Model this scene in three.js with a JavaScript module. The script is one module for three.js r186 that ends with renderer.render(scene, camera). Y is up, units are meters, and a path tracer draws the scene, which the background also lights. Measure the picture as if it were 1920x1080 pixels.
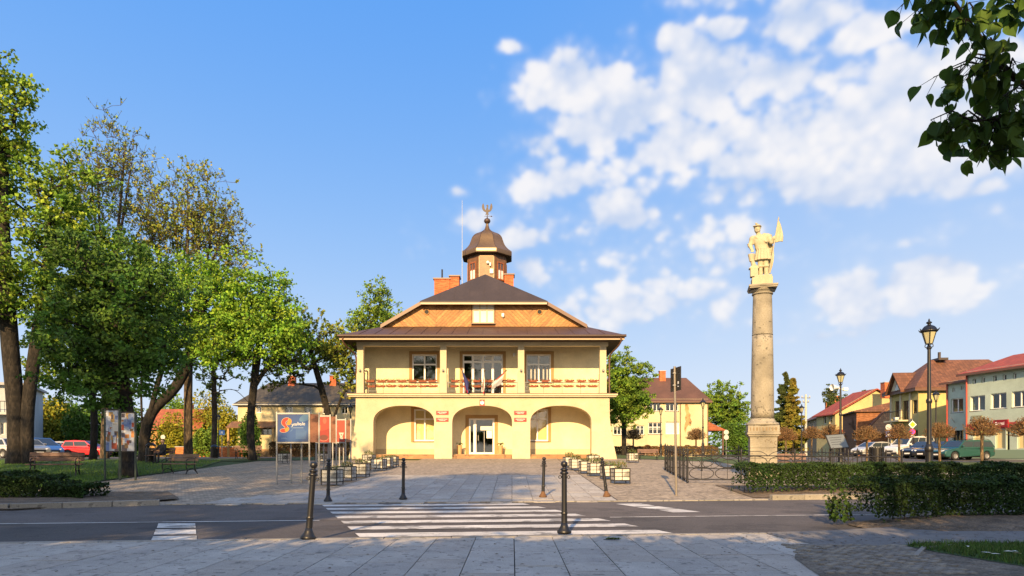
import * as THREE from 'three';
import { mergeGeometries, mergeVertices } from 'three/addons/utils/BufferGeometryUtils.js';
import { RoundedBoxGeometry } from 'three/addons/geometries/RoundedBoxGeometry.js';
import { ConvexGeometry } from 'three/addons/geometries/ConvexGeometry.js';
import { MarchingCubes } from 'three/addons/objects/MarchingCubes.js';

// ---------------------------------------------------------------- camera, sky, sun, exposure
const scene = new THREE.Scene();
const FOCAL = 1250, HORIZON = 850, EYE = 1.3;              // photograph pixels (1920 x 1080), metres
const camera = new THREE.PerspectiveCamera(2 * Math.atan(HORIZON / FOCAL) * 180 / Math.PI, 1920 / 1700, 0.05, 1500);
camera.position.set(0, EYE, 0);
camera.setViewOffset(1920, 1700, 0, 0, 1920, 1080);        // level camera, lens shifted up
camera.updateProjectionMatrix();
const renderer = new THREE.WebGLRenderer({ antialias: true });
renderer.setSize(1024, 576);
renderer.toneMapping = THREE.LinearToneMapping;
renderer.toneMappingExposure = 2.0;
renderer.shadowMap.enabled = true;
const SUN_AZ = 10.5 * Math.PI / 180, SUN_EL = 22.5 * Math.PI / 180;
const sun = new THREE.DirectionalLight(new THREE.Color(1.0, 0.66, 0.31), 5);
sun.position.set(-Math.sin(SUN_AZ) * Math.cos(SUN_EL) * 120, Math.sin(SUN_EL) * 120, Math.cos(SUN_AZ) * Math.cos(SUN_EL) * 120 - 30);
sun.target.position.set(0, 0, -30);
sun.castShadow = true;
Object.assign(sun.shadow.camera, { left: -70, right: 70, top: 60, bottom: -60, near: 1, far: 320 });
sun.shadow.mapSize.set(4096, 4096);
scene.add(sun, sun.target);

function rng(seed) { let a = seed >>> 0; return () => { a = (a + 0x6d2b79f5) | 0; let t = Math.imul(a ^ (a >>> 15), 1 | a); t = (t + Math.imul(t ^ (t >>> 7), 61 | t)) ^ t; return ((t ^ (t >>> 14)) >>> 0) / 4294967296; }; }
const clamp = (x, a, b) => Math.min(b, Math.max(a, x)), mix = (a, b, t) => a + (b - a) * t;
const sstep = (a, b, x) => { const t = clamp((x - a) / (b - a), 0, 1); return t * t * (3 - 2 * t); };
const hash3 = (x, y, z) => { let h = Math.imul(x, 374761393) ^ Math.imul(y, 668265263) ^ Math.imul(z, 1274126177); h = Math.imul(h ^ (h >>> 13), 1274126177); return ((h ^ (h >>> 16)) >>> 0) / 4294967296; };
function noise3(x, y, z) {
  const xi = Math.floor(x), yi = Math.floor(y), zi = Math.floor(z);
  let u = x - xi, v = y - yi, w = z - zi; u = u * u * (3 - 2 * u); v = v * v * (3 - 2 * v); w = w * w * (3 - 2 * w);
  const L = (k) => mix(mix(hash3(xi, yi, zi + k), hash3(xi + 1, yi, zi + k), u), mix(hash3(xi, yi + 1, zi + k), hash3(xi + 1, yi + 1, zi + k), u), v);
  return mix(L(0), L(1), w);
}
function fbm(x, y, z, o) { let s = 0, a = 0.5, n = 0; for (let i = 0; i < o; i++) { s += a * noise3(x, y, z); n += a; x = x * 2.03 + 7.1; y = y * 2.03 + 3.7; z = z * 2.03 + 1.3; a *= 0.52; } return s / n; }

function worley(x, y, z) { const xi = Math.floor(x), yi = Math.floor(y), zi = Math.floor(z); let b = 4; for (let k = -1; k < 2; k++) for (let j = -1; j < 2; j++) for (let i = -1; i < 2; i++) { const a = xi + i, c = yi + j, d = zi + k, dx = a + hash3(a, c, d) - x, dy = c + hash3(a + 57, c, d) - y, dz = d + hash3(a, c + 91, d) - z, q = dx * dx + dy * dy + dz * dz; if (q < b) b = q; } return 1 - Math.sqrt(b); }
// the sky: clear blue air that pales towards the horizon, fair-weather cumulus in one part of it
{
  const W = 2048, H = 1024, data = new Float32Array(W * H * 4);
  // cloud banks: azimuth (degrees from straight ahead, clockwise), elevation, half sizes, weight
  const bank = (px, py, rx, ry, wgt) => { const X = (px - 960) / FOCAL, Y = (HORIZON - py) / FOCAL, l = Math.hypot(X, 1); return [Math.atan(X), Math.atan2(Y, l), rx / FOCAL / l, ry / FOCAL / l, wgt]; };
  const banks = [
    bank(1085, 150, 105, 50, 1.0), bank(1185, 200, 100, 50, 1.0), bank(1310, 160, 110, 66, 1.15), bank(1450, 150, 120, 55, .95), bank(1560, 140, 80, 45, .8), bank(1130, 225, 90, 45, .85), bank(1720, 220, 190, 90, 1.1),
    bank(1560, 250, 200, 90, .95), bank(1280, 270, 110, 50, 1.05), bank(1430, 300, 200, 70, .85), bank(1030, 340, 90, 42, .85), bank(1000, 285, 60, 26, .7), bank(1180, 410, 110, 40, .75), bank(1010, 448, 110, 30, .7), bank(1370, 370, 100, 60, .75),
    bank(1600, 340, 190, 60, .8), bank(1760, 330, 150, 50, .9), bank(1830, 370, 60, 16, .65), bank(1000, 510, 60, 45, .7), bank(1160, 480, 130, 60, .55), bank(1230, 400, 330, 170, .50), bank(1450, 330, 360, 170, .50), bank(1100, 470, 220, 90, .56), bank(1180, 560, 260, 70, .56), bank(1330, 420, 240, 90, .56), bank(1420, 470, 200, 70, .48), bank(1800, 430, 160, 60, .42), bank(1540, 25, 110, 42, .9), bank(1620, 60, 85, 38, .95), bank(1540, 80, 60, 40, .7), bank(1260, 74, 46, 22, .95), bank(1370, 52, 38, 20, .95),
    bank(968, 93, 34, 15, .8), bank(1047, 88, 18, 9, .6), bank(1165, 45, 22, 22, .55), bank(1660, 115, 40, 26, .7), bank(860, 357, 24, 13, .9), bank(885, 410, 44, 28, .8), bank(1580, 568, 50, 50, 1.1), bank(1742, 528, 66, 54, 1.15), bank(1550, 628, 60, 12, .6), bank(1695, 455, 26, 13, .7), bank(1535, 448, 18, 12, .5),
    bank(2080, 200, 220, 110, 1.0), bank(2350, 420, 260, 90, .9), bank(1900, 500, 60, 26, .5), bank(1480, -90, 220, 60, .9), bank(1850, -160, 260, 90, .9),
  ];
  for (let j = 0; j < H; j++) {
    const el = ((j + 0.5) / H - 0.5) * Math.PI, ce = Math.cos(el), y = Math.sin(el);
    for (let i = 0; i < W; i++) {
      const a = ((i + 0.5) / W - 0.5) * 2 * Math.PI, x = ce * Math.cos(a), z = ce * Math.sin(a), az = Math.atan2(x, -z);
      const e = Math.max(0, y), k = Math.pow(1 - e, 2.6), k2 = Math.pow(1 - e, 6);
      let r = mix(0.055, 0.52, k) + 0.24 * k2, g = mix(0.27, 0.76, k) + 0.03 * k2, b = mix(0.77, 0.89, k) - 0.04 * k2;
      const west = sstep(-0.1, 0.6, az) * k; r = mix(r, 0.66, west * 0.62); g = mix(g, 0.72, west * 0.6); b = mix(b, 0.80, west * .6);
      // warm glow added round the low sun behind the viewpoint, brightening shaded walls
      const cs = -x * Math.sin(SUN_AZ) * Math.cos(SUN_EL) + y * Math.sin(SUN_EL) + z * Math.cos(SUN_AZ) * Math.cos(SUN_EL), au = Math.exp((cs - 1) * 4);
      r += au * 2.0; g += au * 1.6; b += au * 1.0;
      let dens = 0;
      if (y > -0.02) {
        let m = 0;
        if (az > -.25 && az < 1.25 && el < .95) {
        const wx = fbm(x * 9, y * 9 + 4, z * 9, 3) - .5, wy = fbm(x * 9 + 31, y * 9, z * 9 + 5, 3) - .5;
        for (const c of banks) { const dx = az + wx * 0.05 - c[0], dy = el + wy * 0.04 - c[1]; if (Math.abs(dx) > 2.2 * c[2] || Math.abs(dy) > 2.2 * c[3]) continue; const q = (dx / c[2]) ** 2 + (dy / c[3]) ** 2 * (dy < 0 ? 1.25 : 1); m = Math.max(m, c[4] * Math.exp(-q * 0.62)); }
        }
        m = Math.max(0, m - .1) * 1.1;
        // the rest of the sky, away from what the picture shows: scattered small clouds of the same kind
        const away = Math.max(sstep(0.85, 1.15, Math.abs(az)), sstep(0.75, 1.0, el));
        if (away > 0) m = Math.max(m, away * 0.9 * sstep(0.5, 0.66, fbm(x * 3.1 + 9, y * 5 + 2, z * 3.1, 3)) * sstep(0.05, 0.2, y));
        if (m > 0.02) {
          const n = fbm(x * 13, y * 17 + 11, z * 13, 6), n2 = fbm(x * 60 + 5, y * 70, z * 60, 4);
          const w1 = worley(x * 24, y * 30, z * 24), w2 = worley(x * 62, y * 74, z * 62);
          const v = m * 1.40 + (n - 0.5) * 1.5 + (w1 - .5) * .55 + (w2 - .5) * .34 + (n2 - .5) * 0.36 - 0.56;
          dens = sstep(-0.02, 0.34, v) * 0.60 + sstep(-0.45, 0.5, v) * 0.34;
          // billows: a second sample a little towards the light
          const nl = fbm(x * 13 - 0.1, y * 17 + 11 + 0.34, z * 13 + 0.1, 5);
          const lit = clamp(0.42 + (n - nl) * 2.8 + v * 0.22 + (w1 - .5) * .55 + (w2 - .5) * .35, 0, 1);
          const cr = mix(0.52, 0.84, lit), cg = mix(0.60, 0.82, lit), cb = mix(0.76, 0.82, lit);
          const hz = Math.pow(1 - e, 7) * 0.5;
          r = mix(r, mix(cr, r, hz), dens); g = mix(g, mix(cg, g, hz), dens); b = mix(b, mix(cb, b, hz), dens);
        }
      }
      if (y < 0) { const t = sstep(0, -0.06, y); r = mix(r, 0.16, t); g = mix(g, 0.15, t); b = mix(b, 0.12, t); }
      const o = (j * W + i) * 4; data[o] = r * .58; data[o + 1] = g * .58; data[o + 2] = b * .58; data[o + 3] = 1;
    }
  }
  const t = new THREE.DataTexture(data, W, H, THREE.RGBAFormat, THREE.FloatType);
  t.mapping = THREE.EquirectangularReflectionMapping; t.magFilter = t.minFilter = THREE.LinearFilter; t.needsUpdate = true;
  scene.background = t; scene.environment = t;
}

// ---------------------------------------------------------------- helpers
const V = (x, y, z) => new THREE.Vector3(x, y, z), PI = Math.PI;
const used = new Map();
function numbered(name) { const n = used.get(name) ?? 0; used.set(name, n + 1); return n ? name + '_' + String(n).padStart(3, '0') : name; }
// lie of the land: level at the road, rising across the square to the town hall
function G(x, d) {
  const S = mix(0.0381, 0.027, sstep(6, 16, x));
  return S * clamp(d - 18.2, 0, 25) + 0.02 * clamp(d - 43.2, 0, 15) * sstep(-20, -8, x);
}
const atD = (px, d) => [(px - 960) * d / FOCAL, d];
const yAt = (py, d) => EYE + (HORIZON - py) * d / FOCAL;
function onGround(px, py) { let a = 4, b = 43; for (let i = 0; i < 50; i++) { const d = (a + b) / 2, s = HORIZON + FOCAL * (EYE - G((px - 960) * d / FOCAL, d)) / d; if (s > py) a = d; else b = d; } return [(px - 960) * a / FOCAL, a]; }
const C = (r, g, b) => new THREE.Color().setRGB(r, g, b);

function clean(g) { g = g.index ? g.toNonIndexed() : g; for (const k of Object.keys(g.attributes)) if (!['position', 'normal', 'uv', 'color'].includes(k)) g.deleteAttribute(k); return g; }
function boxUV(g) {
  const p = g.attributes.position, n = g.attributes.normal, uv = new Float32Array(p.count * 2);
  for (let i = 0; i < p.count; i += 3) {
    let nx = 0, ny = 0, nz = 0; for (let k = 0; k < 3; k++) { nx += Math.abs(n.getX(i + k)); ny += Math.abs(n.getY(i + k)); nz += Math.abs(n.getZ(i + k)); }
    for (let k = i; k < i + 3; k++) { const X = p.getX(k), Y = p.getY(k), Z = p.getZ(k); const q = ny >= nx && ny >= nz ? [X, Z] : nx >= nz ? [Z, Y] : [X, Y]; uv[2 * k] = q[0]; uv[2 * k + 1] = q[1]; }
  }
  g.setAttribute('uv', new THREE.BufferAttribute(uv, 2)); return g;
}
function merge(list) { list = list.flat(Infinity).map(clean); const col = list.every((g) => g.attributes.color); for (const g of list) { if (!g.attributes.uv) g.setAttribute('uv', new THREE.BufferAttribute(new Float32Array(g.attributes.position.count * 2), 2)); if (!col) g.deleteAttribute('color'); } return list.length === 1 ? list[0] : mergeGeometries(list); }
function mesh(name, geo, mat, parent = scene, keepUV = false) {
  const g = merge(Array.isArray(geo) ? geo : [geo]); if (!keepUV) boxUV(g);
  const m = new THREE.Mesh(g, mat); m.name = parent === scene ? numbered(name) : name; parent.add(m); return m;
}
const put = (o, x, y, z, ry = 0) => { o.position.set(x, y, z); o.rotation.y = ry; return o; };
function tag(o, label, category, group, kind) { o.userData.label = label; if (category) o.userData.category = category; if (group) o.userData.group = group; if (kind) o.userData.kind = kind; return o; }
function struct(o) { o.userData.kind = 'structure'; return o; }
function thing(name, label, category, pos = [0, 0, 0], ry = 0, group) { const o = new THREE.Group(); o.name = numbered(name); scene.add(o); put(o, pos[0], pos[1], pos[2], ry); return tag(o, label, category, group); }
function dup(root, pos, ry = 0, label, scl) { const r = root.clone(); r.userData = { ...root.userData }; r.name = numbered(root.name.replace(/_\d{3}$/, '')); scene.add(r); put(r, pos[0], pos[1], pos[2], ry); if (label) r.userData.label = label; if (scl) r.scale.setScalar(scl); return r; }

const box = (w, h, d, x = 0, y = 0, z = 0) => clean(new THREE.BoxGeometry(w, h, d).translate(x, y, z));           // centred
const bb = (x0, x1, y0, y1, z0, z1) => box(x1 - x0, y1 - y0, z1 - z0, (x0 + x1) / 2, (y0 + y1) / 2, (z0 + z1) / 2);
const rbox = (w, h, d, x = 0, y = 0, z = 0, r = 0.02) => clean(new RoundedBoxGeometry(w, h, d, 2, r).translate(x, y, z));
const cyl = (r1, r0, h, x = 0, y = 0, z = 0, s = 16) => clean(new THREE.CylinderGeometry(r1, r0, h, s).translate(x, y + h / 2, z)); // base at y
const lathe = (pts, s = 20) => clean(new THREE.LatheGeometry(pts.map((p) => new THREE.Vector2(p[0], p[1])), s));
const tube = (pts, r, s = 6, n = 0) => clean(new THREE.TubeGeometry(new THREE.CatmullRomCurve3(pts.map((p) => p.isVector3 ? p : V(...p))), n || pts.length * 5, r, s));
function bar(p, q, r0, r1 = r0, s = 8) { p = p.isVector3 ? p : V(...p); q = q.isVector3 ? q : V(...q); const d = q.clone().sub(p), g = new THREE.CylinderGeometry(r1, r0, d.length(), s); g.applyQuaternion(new THREE.Quaternion().setFromUnitVectors(V(0, 1, 0), d.clone().normalize())); const m = p.clone().add(q).multiplyScalar(.5); return clean(g.translate(m.x, m.y, m.z)); }
const shp = (pts) => new THREE.Shape(pts.map((p) => new THREE.Vector2(p[0], p[1])));
function ext(shape, depth, bevel = 0, z = 0) { return clean(new THREE.ExtrudeGeometry(shape, { depth: depth, bevelEnabled: bevel > 0, bevelSize: bevel, bevelThickness: bevel, bevelSegments: 2, bevelOffset: -bevel, curveSegments: 16 }).translate(0, 0, z)); }
function rectHole(shape, x0, x1, y0, y1) { const h = new THREE.Path(); h.moveTo(x0, y0); h.lineTo(x0, y1); h.lineTo(x1, y1); h.lineTo(x1, y0); h.closePath(); shape.holes.push(h); return shape; }
function roofPlane(pts, f, th) {   // outline in plan (x, z), height function, thickness
  const g = ext(shp(pts.map((p) => [p[0], -p[1]])), th); g.rotateX(-PI / 2); const P = g.attributes.position;
  for (let i = 0; i < P.count; i++) P.setY(i, f(P.getX(i), P.getZ(i)) + P.getY(i) - th); g.computeVertexNormals(); return g;
}
const hull = (pts) => clean(new ConvexGeometry(pts.map((p) => V(...p))));

// textures: grey patterns that a material's colour tints; tile size in metres
const texes = {};
function pnoise(x, y, per, seed) { const xi = Math.floor(x), yi = Math.floor(y); let u = x - xi, v = y - yi; u = u * u * (3 - 2 * u); v = v * v * (3 - 2 * v); const h = (a, b) => hash3(((a % per) + per) % per, ((b % per) + per) % per, seed); return mix(mix(h(xi, yi), h(xi + 1, yi), u), mix(h(xi, yi + 1), h(xi + 1, yi + 1), u), v); }
function pfbm(x, y, per, o, seed) { let s = 0, a = .5, n = 0; for (let i = 0; i < o; i++) { s += a * pnoise(x * per, y * per, per, seed + i * 17); n += a; per *= 2; a *= .55; } return s / n; }
function tex(key, size, metres, fn, srgb = true) {
  if (texes[key]) return texes[key];
  const d = new Uint8Array(size * size * 4);
  for (let j = 0; j < size; j++) for (let i = 0; i < size; i++) { const c = fn(i / size, j / size), o = (j * size + i) * 4; for (let k = 0; k < 3; k++) d[o + k] = clamp((c.length ? c[k] : c) * 255, 0, 255); d[o + 3] = 255; }
  const t = new THREE.DataTexture(d, size, size); t.wrapS = t.wrapT = THREE.RepeatWrapping; t.magFilter = THREE.LinearFilter; t.minFilter = THREE.LinearMipmapLinearFilter; t.generateMipmaps = true; if (srgb) t.colorSpace = THREE.SRGBColorSpace; t.repeat.set(1 / metres, 1 / metres); t.needsUpdate = true; return texes[key] = t;
}
const T = {
  plaster: () => tex('plaster', 512, 5, (x, y) => 0.90 + .20 * (pfbm(x, y, 5, 5, 1) - .5) + .05 * (pnoise(x * 128, y * 128, 128, 9) - .5)),
  plasterB: () => tex('plasterB', 256, .9, (x, y) => pfbm(x, y, 32, 3, 3), false),
  worn: () => tex('worn', 512, 4, (x, y) => { const a = pfbm(x, y, 6, 5, 21), b = pfbm(x, y, 14, 4, 5), c = pnoise(x * 180, y * 180, 180, 4); return .86 + .30 * (a - .5) - .24 * sstep(.56, .72, b) - .16 * sstep(.72, .95, c); }),
  granite: () => tex('granite', 512, 1.7, (x, y) => { const s = pnoise(x * 256, y * 256, 256, 4), q = pfbm(x, y, 7, 4, 8); return .84 + .17 * (s - .5) + .17 * (q - .5) - .22 * sstep(.66, .8, pfbm(x, y, 20, 3, 2)); }),
  asphalt: () => tex('asphalt', 1024, 7, (x, y) => { const s = pnoise(x * 512, y * 512, 512, 14), q = pfbm(x, y, 5, 6, 18), cr = Math.abs(pfbm(x, y, 7, 4, 88) - .5); return .80 + .30 * (s - .5) + .34 * (q - .5) - .22 * (1 - sstep(0, .012, cr)) * sstep(.5, .6, pfbm(x, y, 4, 3, 55)) - .12 * sstep(.62, .7, pfbm(x, y, 9, 4, 40)); }),
  setts: () => tex('setts', 1024, 4, (x, y) => { const R = 36, row = Math.floor(y * R), u = x * 36 + (row % 2) * .5, fx = u - Math.floor(u), fy = y * R - row, e = Math.min(fx, 1 - fx, fy, 1 - fy), c = hash3((Math.floor(u) + 36) % 36, row, 3); return (.80 + .26 * (c - .5) + .14 * (pfbm(x, y, 6, 4, 2) - .5)) * mix(.80, 1, sstep(.02, .12, e)); }),
  stone: () => tex('stone', 512, 3, (x, y) => { const a = pfbm(x, y, 5, 5, 31), b = pfbm(x, y, 24, 3, 33); return .84 + .36 * (a - .5) - .24 * sstep(.66, .8, b) + .06 * (pnoise(x * 128, y * 128, 128, 2) - .5); }),
  stoneB: () => tex('stoneB', 256, .8, (x, y) => pfbm(x, y, 16, 4, 13), false),
  wood: () => tex('wood', 512, 1.2, (x, y) => { const w = pfbm(x, y, 3, 3, 4), g = pnoise(x * 6 + w * 2, y * 96, 96, 6); return .80 + .30 * (g - .5) + .25 * (w - .5); }),
  felt: () => tex('felt', 512, 3.2, (x, y) => .82 + .25 * (pfbm(x, y, 4, 5, 41) - .5) + .22 * (pnoise(x * 200, y * 200, 200, 6) - .5)),
  tiles: () => tex('tiles', 512, 2.4, (x, y) => { const r = y * 8, row = Math.floor(r), f = r - row, u = x * 12 + (row % 2) * .5, c = hash3((Math.floor(u) + 12) % 12, row, 8), q = u - Math.floor(u); return (.82 + .2 * (c - .5)) * mix(.72, 1, sstep(0, .18, f)) * mix(.86, 1, sstep(0, .2, Math.min(q, 1 - q))); }),
  bricks: () => tex('bricks', 512, 1.04, (x, y) => { const r = y * 14, row = Math.floor(r), f = r - row, u = x * 4 + (row % 2) * .5, q = u - Math.floor(u), c = hash3((Math.floor(u) + 4) % 4, row, 5), m = Math.min(Math.min(q, 1 - q) * 4, Math.min(f, 1 - f)); return m < .12 ? [.86, .80, .74] : [.90 + .3 * (c - .6), .74 + .3 * (c - .6), .66 + .3 * (c - .6)]; }),
  grass: () => tex('grass', 512, 3, (x, y) => { const a = pfbm(x, y, 6, 5, 51), s = pnoise(x * 200, y * 200, 200, 7); return .72 + .5 * (a - .5) + .4 * (s - .5); }),
  soil: () => tex('soil', 512, 2, (x, y) => { const a = pfbm(x, y, 8, 5, 61), s = pnoise(x * 120, y * 120, 120, 7); return .76 + .5 * (a - .5) + .4 * (s - .5); }),
  soilB: () => tex('soilB', 512, 2, (x, y) => pfbm(x, y, 16, 5, 61), false),
  bark: () => tex('bark', 256, 1, (x, y) => { const w = pfbm(x, y, 8, 4, 71); return .68 + .6 * (pnoise(x * 24 + w, y * 8, 8, 3) - .5) + .3 * (w - .5); }),
};
const std = (c, rough = .85, o = {}) => new THREE.MeshStandardMaterial({ color: c, roughness: rough, ...o });
const M = {
  yellow: std(C(.60, .52, .35), .9, { map: T.plaster(), bumpMap: T.plasterB(), bumpScale: .002 }),
  yellowTrim: std(C(.44, .28, .12), .85, { map: T.plaster() }),
  yellowLifted: std(C(.84, .73, .47), .9, { map: T.plaster(), bumpMap: T.plasterB(), bumpScale: .002 }),  // facade paint made paler to brighten the shaded arcade and loggia walls
  cream: std(C(.60, .53, .37), .85, { map: T.plaster() }),
  plinth: std(C(.60, .48, .29), .6, { map: T.plaster() }),
  step: std(C(.42, .20, .07), .5, { map: T.worn() }),
  roofBrown: std(C(.115, .062, .042), .62, { map: T.felt() }),
  roofDark: std(C(.062, .046, .042), .62, { map: T.felt() }),
  fascia: std(C(.11, .055, .035), .45),
  soffit: std(C(.075, .04, .026), .8, { map: T.wood() }),
  whitePaint: std(C(.72, .72, .70), .45),
  board: [C(.50, .24, .06), C(.43, .19, .045), C(.55, .28, .08)].map((c) => std(c, .6, { map: T.wood() })),
  boardBack: std(C(.16, .07, .03), .9),
  copper: std(C(.19, .125, .07), .5, { map: T.felt(), metalness: .25 }),
  copperDark: std(C(.10, .06, .045), .5, { map: T.felt(), metalness: .2 }),
  cupolaWood: std(C(.20, .10, .05), .6, { map: T.wood() }),
  redWood: std(C(.36, .12, .04), .55, { map: T.wood() }),
  brick: std(C(.62, .23, .11), .9, { map: T.bricks() }),
  glass: new THREE.MeshPhysicalMaterial({ color: C(.85, .88, .88), transmission: 1, roughness: .02, thickness: 0, ior: 1.5 }),
  pane: new THREE.MeshPhysicalMaterial({ color: C(1, 1, 1), transmission: 1, roughness: .02, thickness: 0, ior: 1.5 }),
  dark: std(C(.30, .28, .25), .9),
  blind: std(C(.62, .50, .24), .9),
  curtain: std(C(.60, .60, .58), .95),
  black: std(C(.009, .009, .010), .38),
  blackMatt: std(C(.014, .014, .015), .75),
  iron: std(C(.02, .02, .022), .5, { metalness: .3 }),
  rust: std(C(.17, .085, .035), .8, { map: T.worn() }),
  zinc: std(C(.24, .245, .25), .45, { metalness: .5 }),
  grey: std(C(.33, .33, .33), .7),
  ghost: std(C(.42, .42, .40), .6),
  terracotta: std(C(.22, .06, .028), .8),
  pot: std(C(.50, .28, .13), .8),
  flowerRed: std(C(.50, .035, .03), .8),
  asphalt: std(C(.10, .09, .086), .85, { map: T.asphalt(), bumpMap: T.asphalt(), bumpScale: .003 }),
  asphaltOld: std(C(.14, .122, .112), .85, { map: T.asphalt(), bumpMap: T.asphalt(), bumpScale: .003 }),
  path: std(C(.21, .205, .20), .9, { map: T.granite() }),
  paint: std(C(.76, .75, .71), .7, { map: T.worn() }),
  slab: [C(.52, .485, .43), C(.475, .445, .40), C(.55, .52, .465), C(.50, .455, .395)].map((c) => std(c, .8, { map: T.granite() })),
  joint: std(C(.10, .09, .08), .95, { map: T.soil() }),
  plaza: std(C(.47, .39, .29), .9, { map: T.setts() }),
  plazaPath: std(C(.46, .39, .31), .85, { map: T.setts() }),
  kerb: [C(.34, .32, .28), C(.30, .285, .25), C(.37, .35, .31)].map((c) => std(c, .85, { map: T.granite() })),
  grass: std(C(.058, .125, .018), .95, { map: T.grass() }),
  soil: std(C(.20, .15, .10), .95, { map: T.soil(), bumpMap: T.soilB(), bumpScale: .05 }),
  stone: std(C(.36, .33, .26), .9, { map: T.stone(), bumpMap: T.stoneB(), bumpScale: .012 }),
  statueStone: std(C(.50, .455, .31), .85, { map: T.plaster(), bumpMap: T.stoneB(), bumpScale: .006 }),
  bark: std(C(.032, .026, .02), .95, { map: T.bark(), bumpMap: T.bark(), bumpScale: .02 }),
  barkPale: std(C(.12, .09, .06), .95, { map: T.bark() }),
  twig: std(C(.20, .115, .055), .9),
  benchWood: std(C(.17, .085, .06), .6, { map: T.wood() }),
  benchWoodPale: std(C(.36, .22, .12), .6, { map: T.wood() }),
  planterPanel: std(C(.72, .70, .62), .6, { map: T.worn() }),
  lampGlass: std(C(.36, .35, .22), .35),
};
const leafMat = new THREE.MeshPhysicalMaterial({ color: C(1, 1, 1), vertexColors: true, roughness: .75, transmission: .32, thickness: 0, specularIntensity: .4 });
const opaqueLeaf = new THREE.MeshStandardMaterial({ color: C(1, 1, 1), vertexColors: true, roughness: .8 });

// ---------------------------------------------------------------- ground, road, pavements
function patch(name, xl, xr, d0, d1, nx, nd, off, mat, parent = scene, lift) {   // a sheet that follows the land between two edges
  const pos = [], idx = [];
  const f = (q, d) => typeof q === 'function' ? q(d) : q;
  for (let j = 0; j <= nd; j++) for (let i = 0; i <= nx; i++) { const d = mix(d0, d1, j / nd), x = mix(f(xl, d), f(xr, d), i / nx); pos.push(x, G(x, d) + off + (lift ? lift(x, d, i / nx, j / nd) : 0), -d); }
  for (let j = 0; j < nd; j++) for (let i = 0; i < nx; i++) { const a = j * (nx + 1) + i, b = a + 1, c = a + nx + 1, e = c + 1; idx.push(a, b, e, a, e, c); }
  const g = new THREE.BufferGeometry(); g.setAttribute('position', new THREE.Float32BufferAttribute(pos, 3)); g.setIndex(idx); g.computeVertexNormals();
  const m = mesh(name, g, mat, parent); if (parent === scene) struct(m); return m;
}
{ // the open ground, out to the horizon
  const ds = [-60, -20, -5, 4, 10, 14, 18.2]; for (let d = 20; d <= 62; d += 2) ds.push(d); ds.push(43.2, 58.2, 75, 100, 160, 300, 700, 1300); ds.sort((a, b) => a - b);
  const xs = [-1300, -500, -160, -80, -50, -35, -26]; for (let x = -20; x <= 20; x += 2) xs.push(x); xs.push(26, 35, 50, 80, 160, 500, 1300);
  const pos = [], idx = [], n = xs.length;
  for (const d of ds) for (const x of xs) pos.push(x, G(x, d) - .035, -d);
  for (let j = 0; j < ds.length - 1; j++) for (let i = 0; i < n - 1; i++) { const a = j * n + i; idx.push(a, a + 1, a + n + 1, a, a + n + 1, a + n); }
  const g = new THREE.BufferGeometry(); g.setAttribute('position', new THREE.Float32BufferAttribute(pos, 3)); g.setIndex(idx); g.computeVertexNormals();
  struct(mesh('ground', g, M.grass));
}
const near = (x) => 10.28 + .1 * x, far = (x) => 17.75 + .1 * x, midLine = (x) => 13.4 + .11 * x;
function strip(name, dn, df, x0, x1, n, off, mat, parent = scene) {   // a sheet along the road, edges as functions of x
  const pos = [], idx = [];
  for (let i = 0; i <= n; i++) { const x = mix(x0, x1, i / n); for (const d of [dn(x), df(x)]) pos.push(x, G(x, d) + off, -d); }
  for (let i = 0; i < n; i++) { const a = 2 * i; idx.push(a, a + 2, a + 3, a, a + 3, a + 1); }
  const g = new THREE.BufferGeometry(); g.setAttribute('position', new THREE.Float32BufferAttribute(pos, 3)); g.setIndex(idx); g.computeVertexNormals();
  const m = mesh(name, g, mat, parent); if (parent === scene) struct(m); return m;
}
strip('road', near, far, -70, 70, 28, -.012, M.asphalt);
strip('road_lane', midLine, far, -70, 70, 28, -.008, M.asphaltOld);
strip('lane_line', (x) => midLine(x) - .05, (x) => midLine(x) + .05, -40, -3.75, 8, -.004, M.paint);
strip('lane_line', (x) => midLine(x) - .05, (x) => midLine(x) + .05, 2.0, 40, 8, -.004, M.paint);
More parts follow.
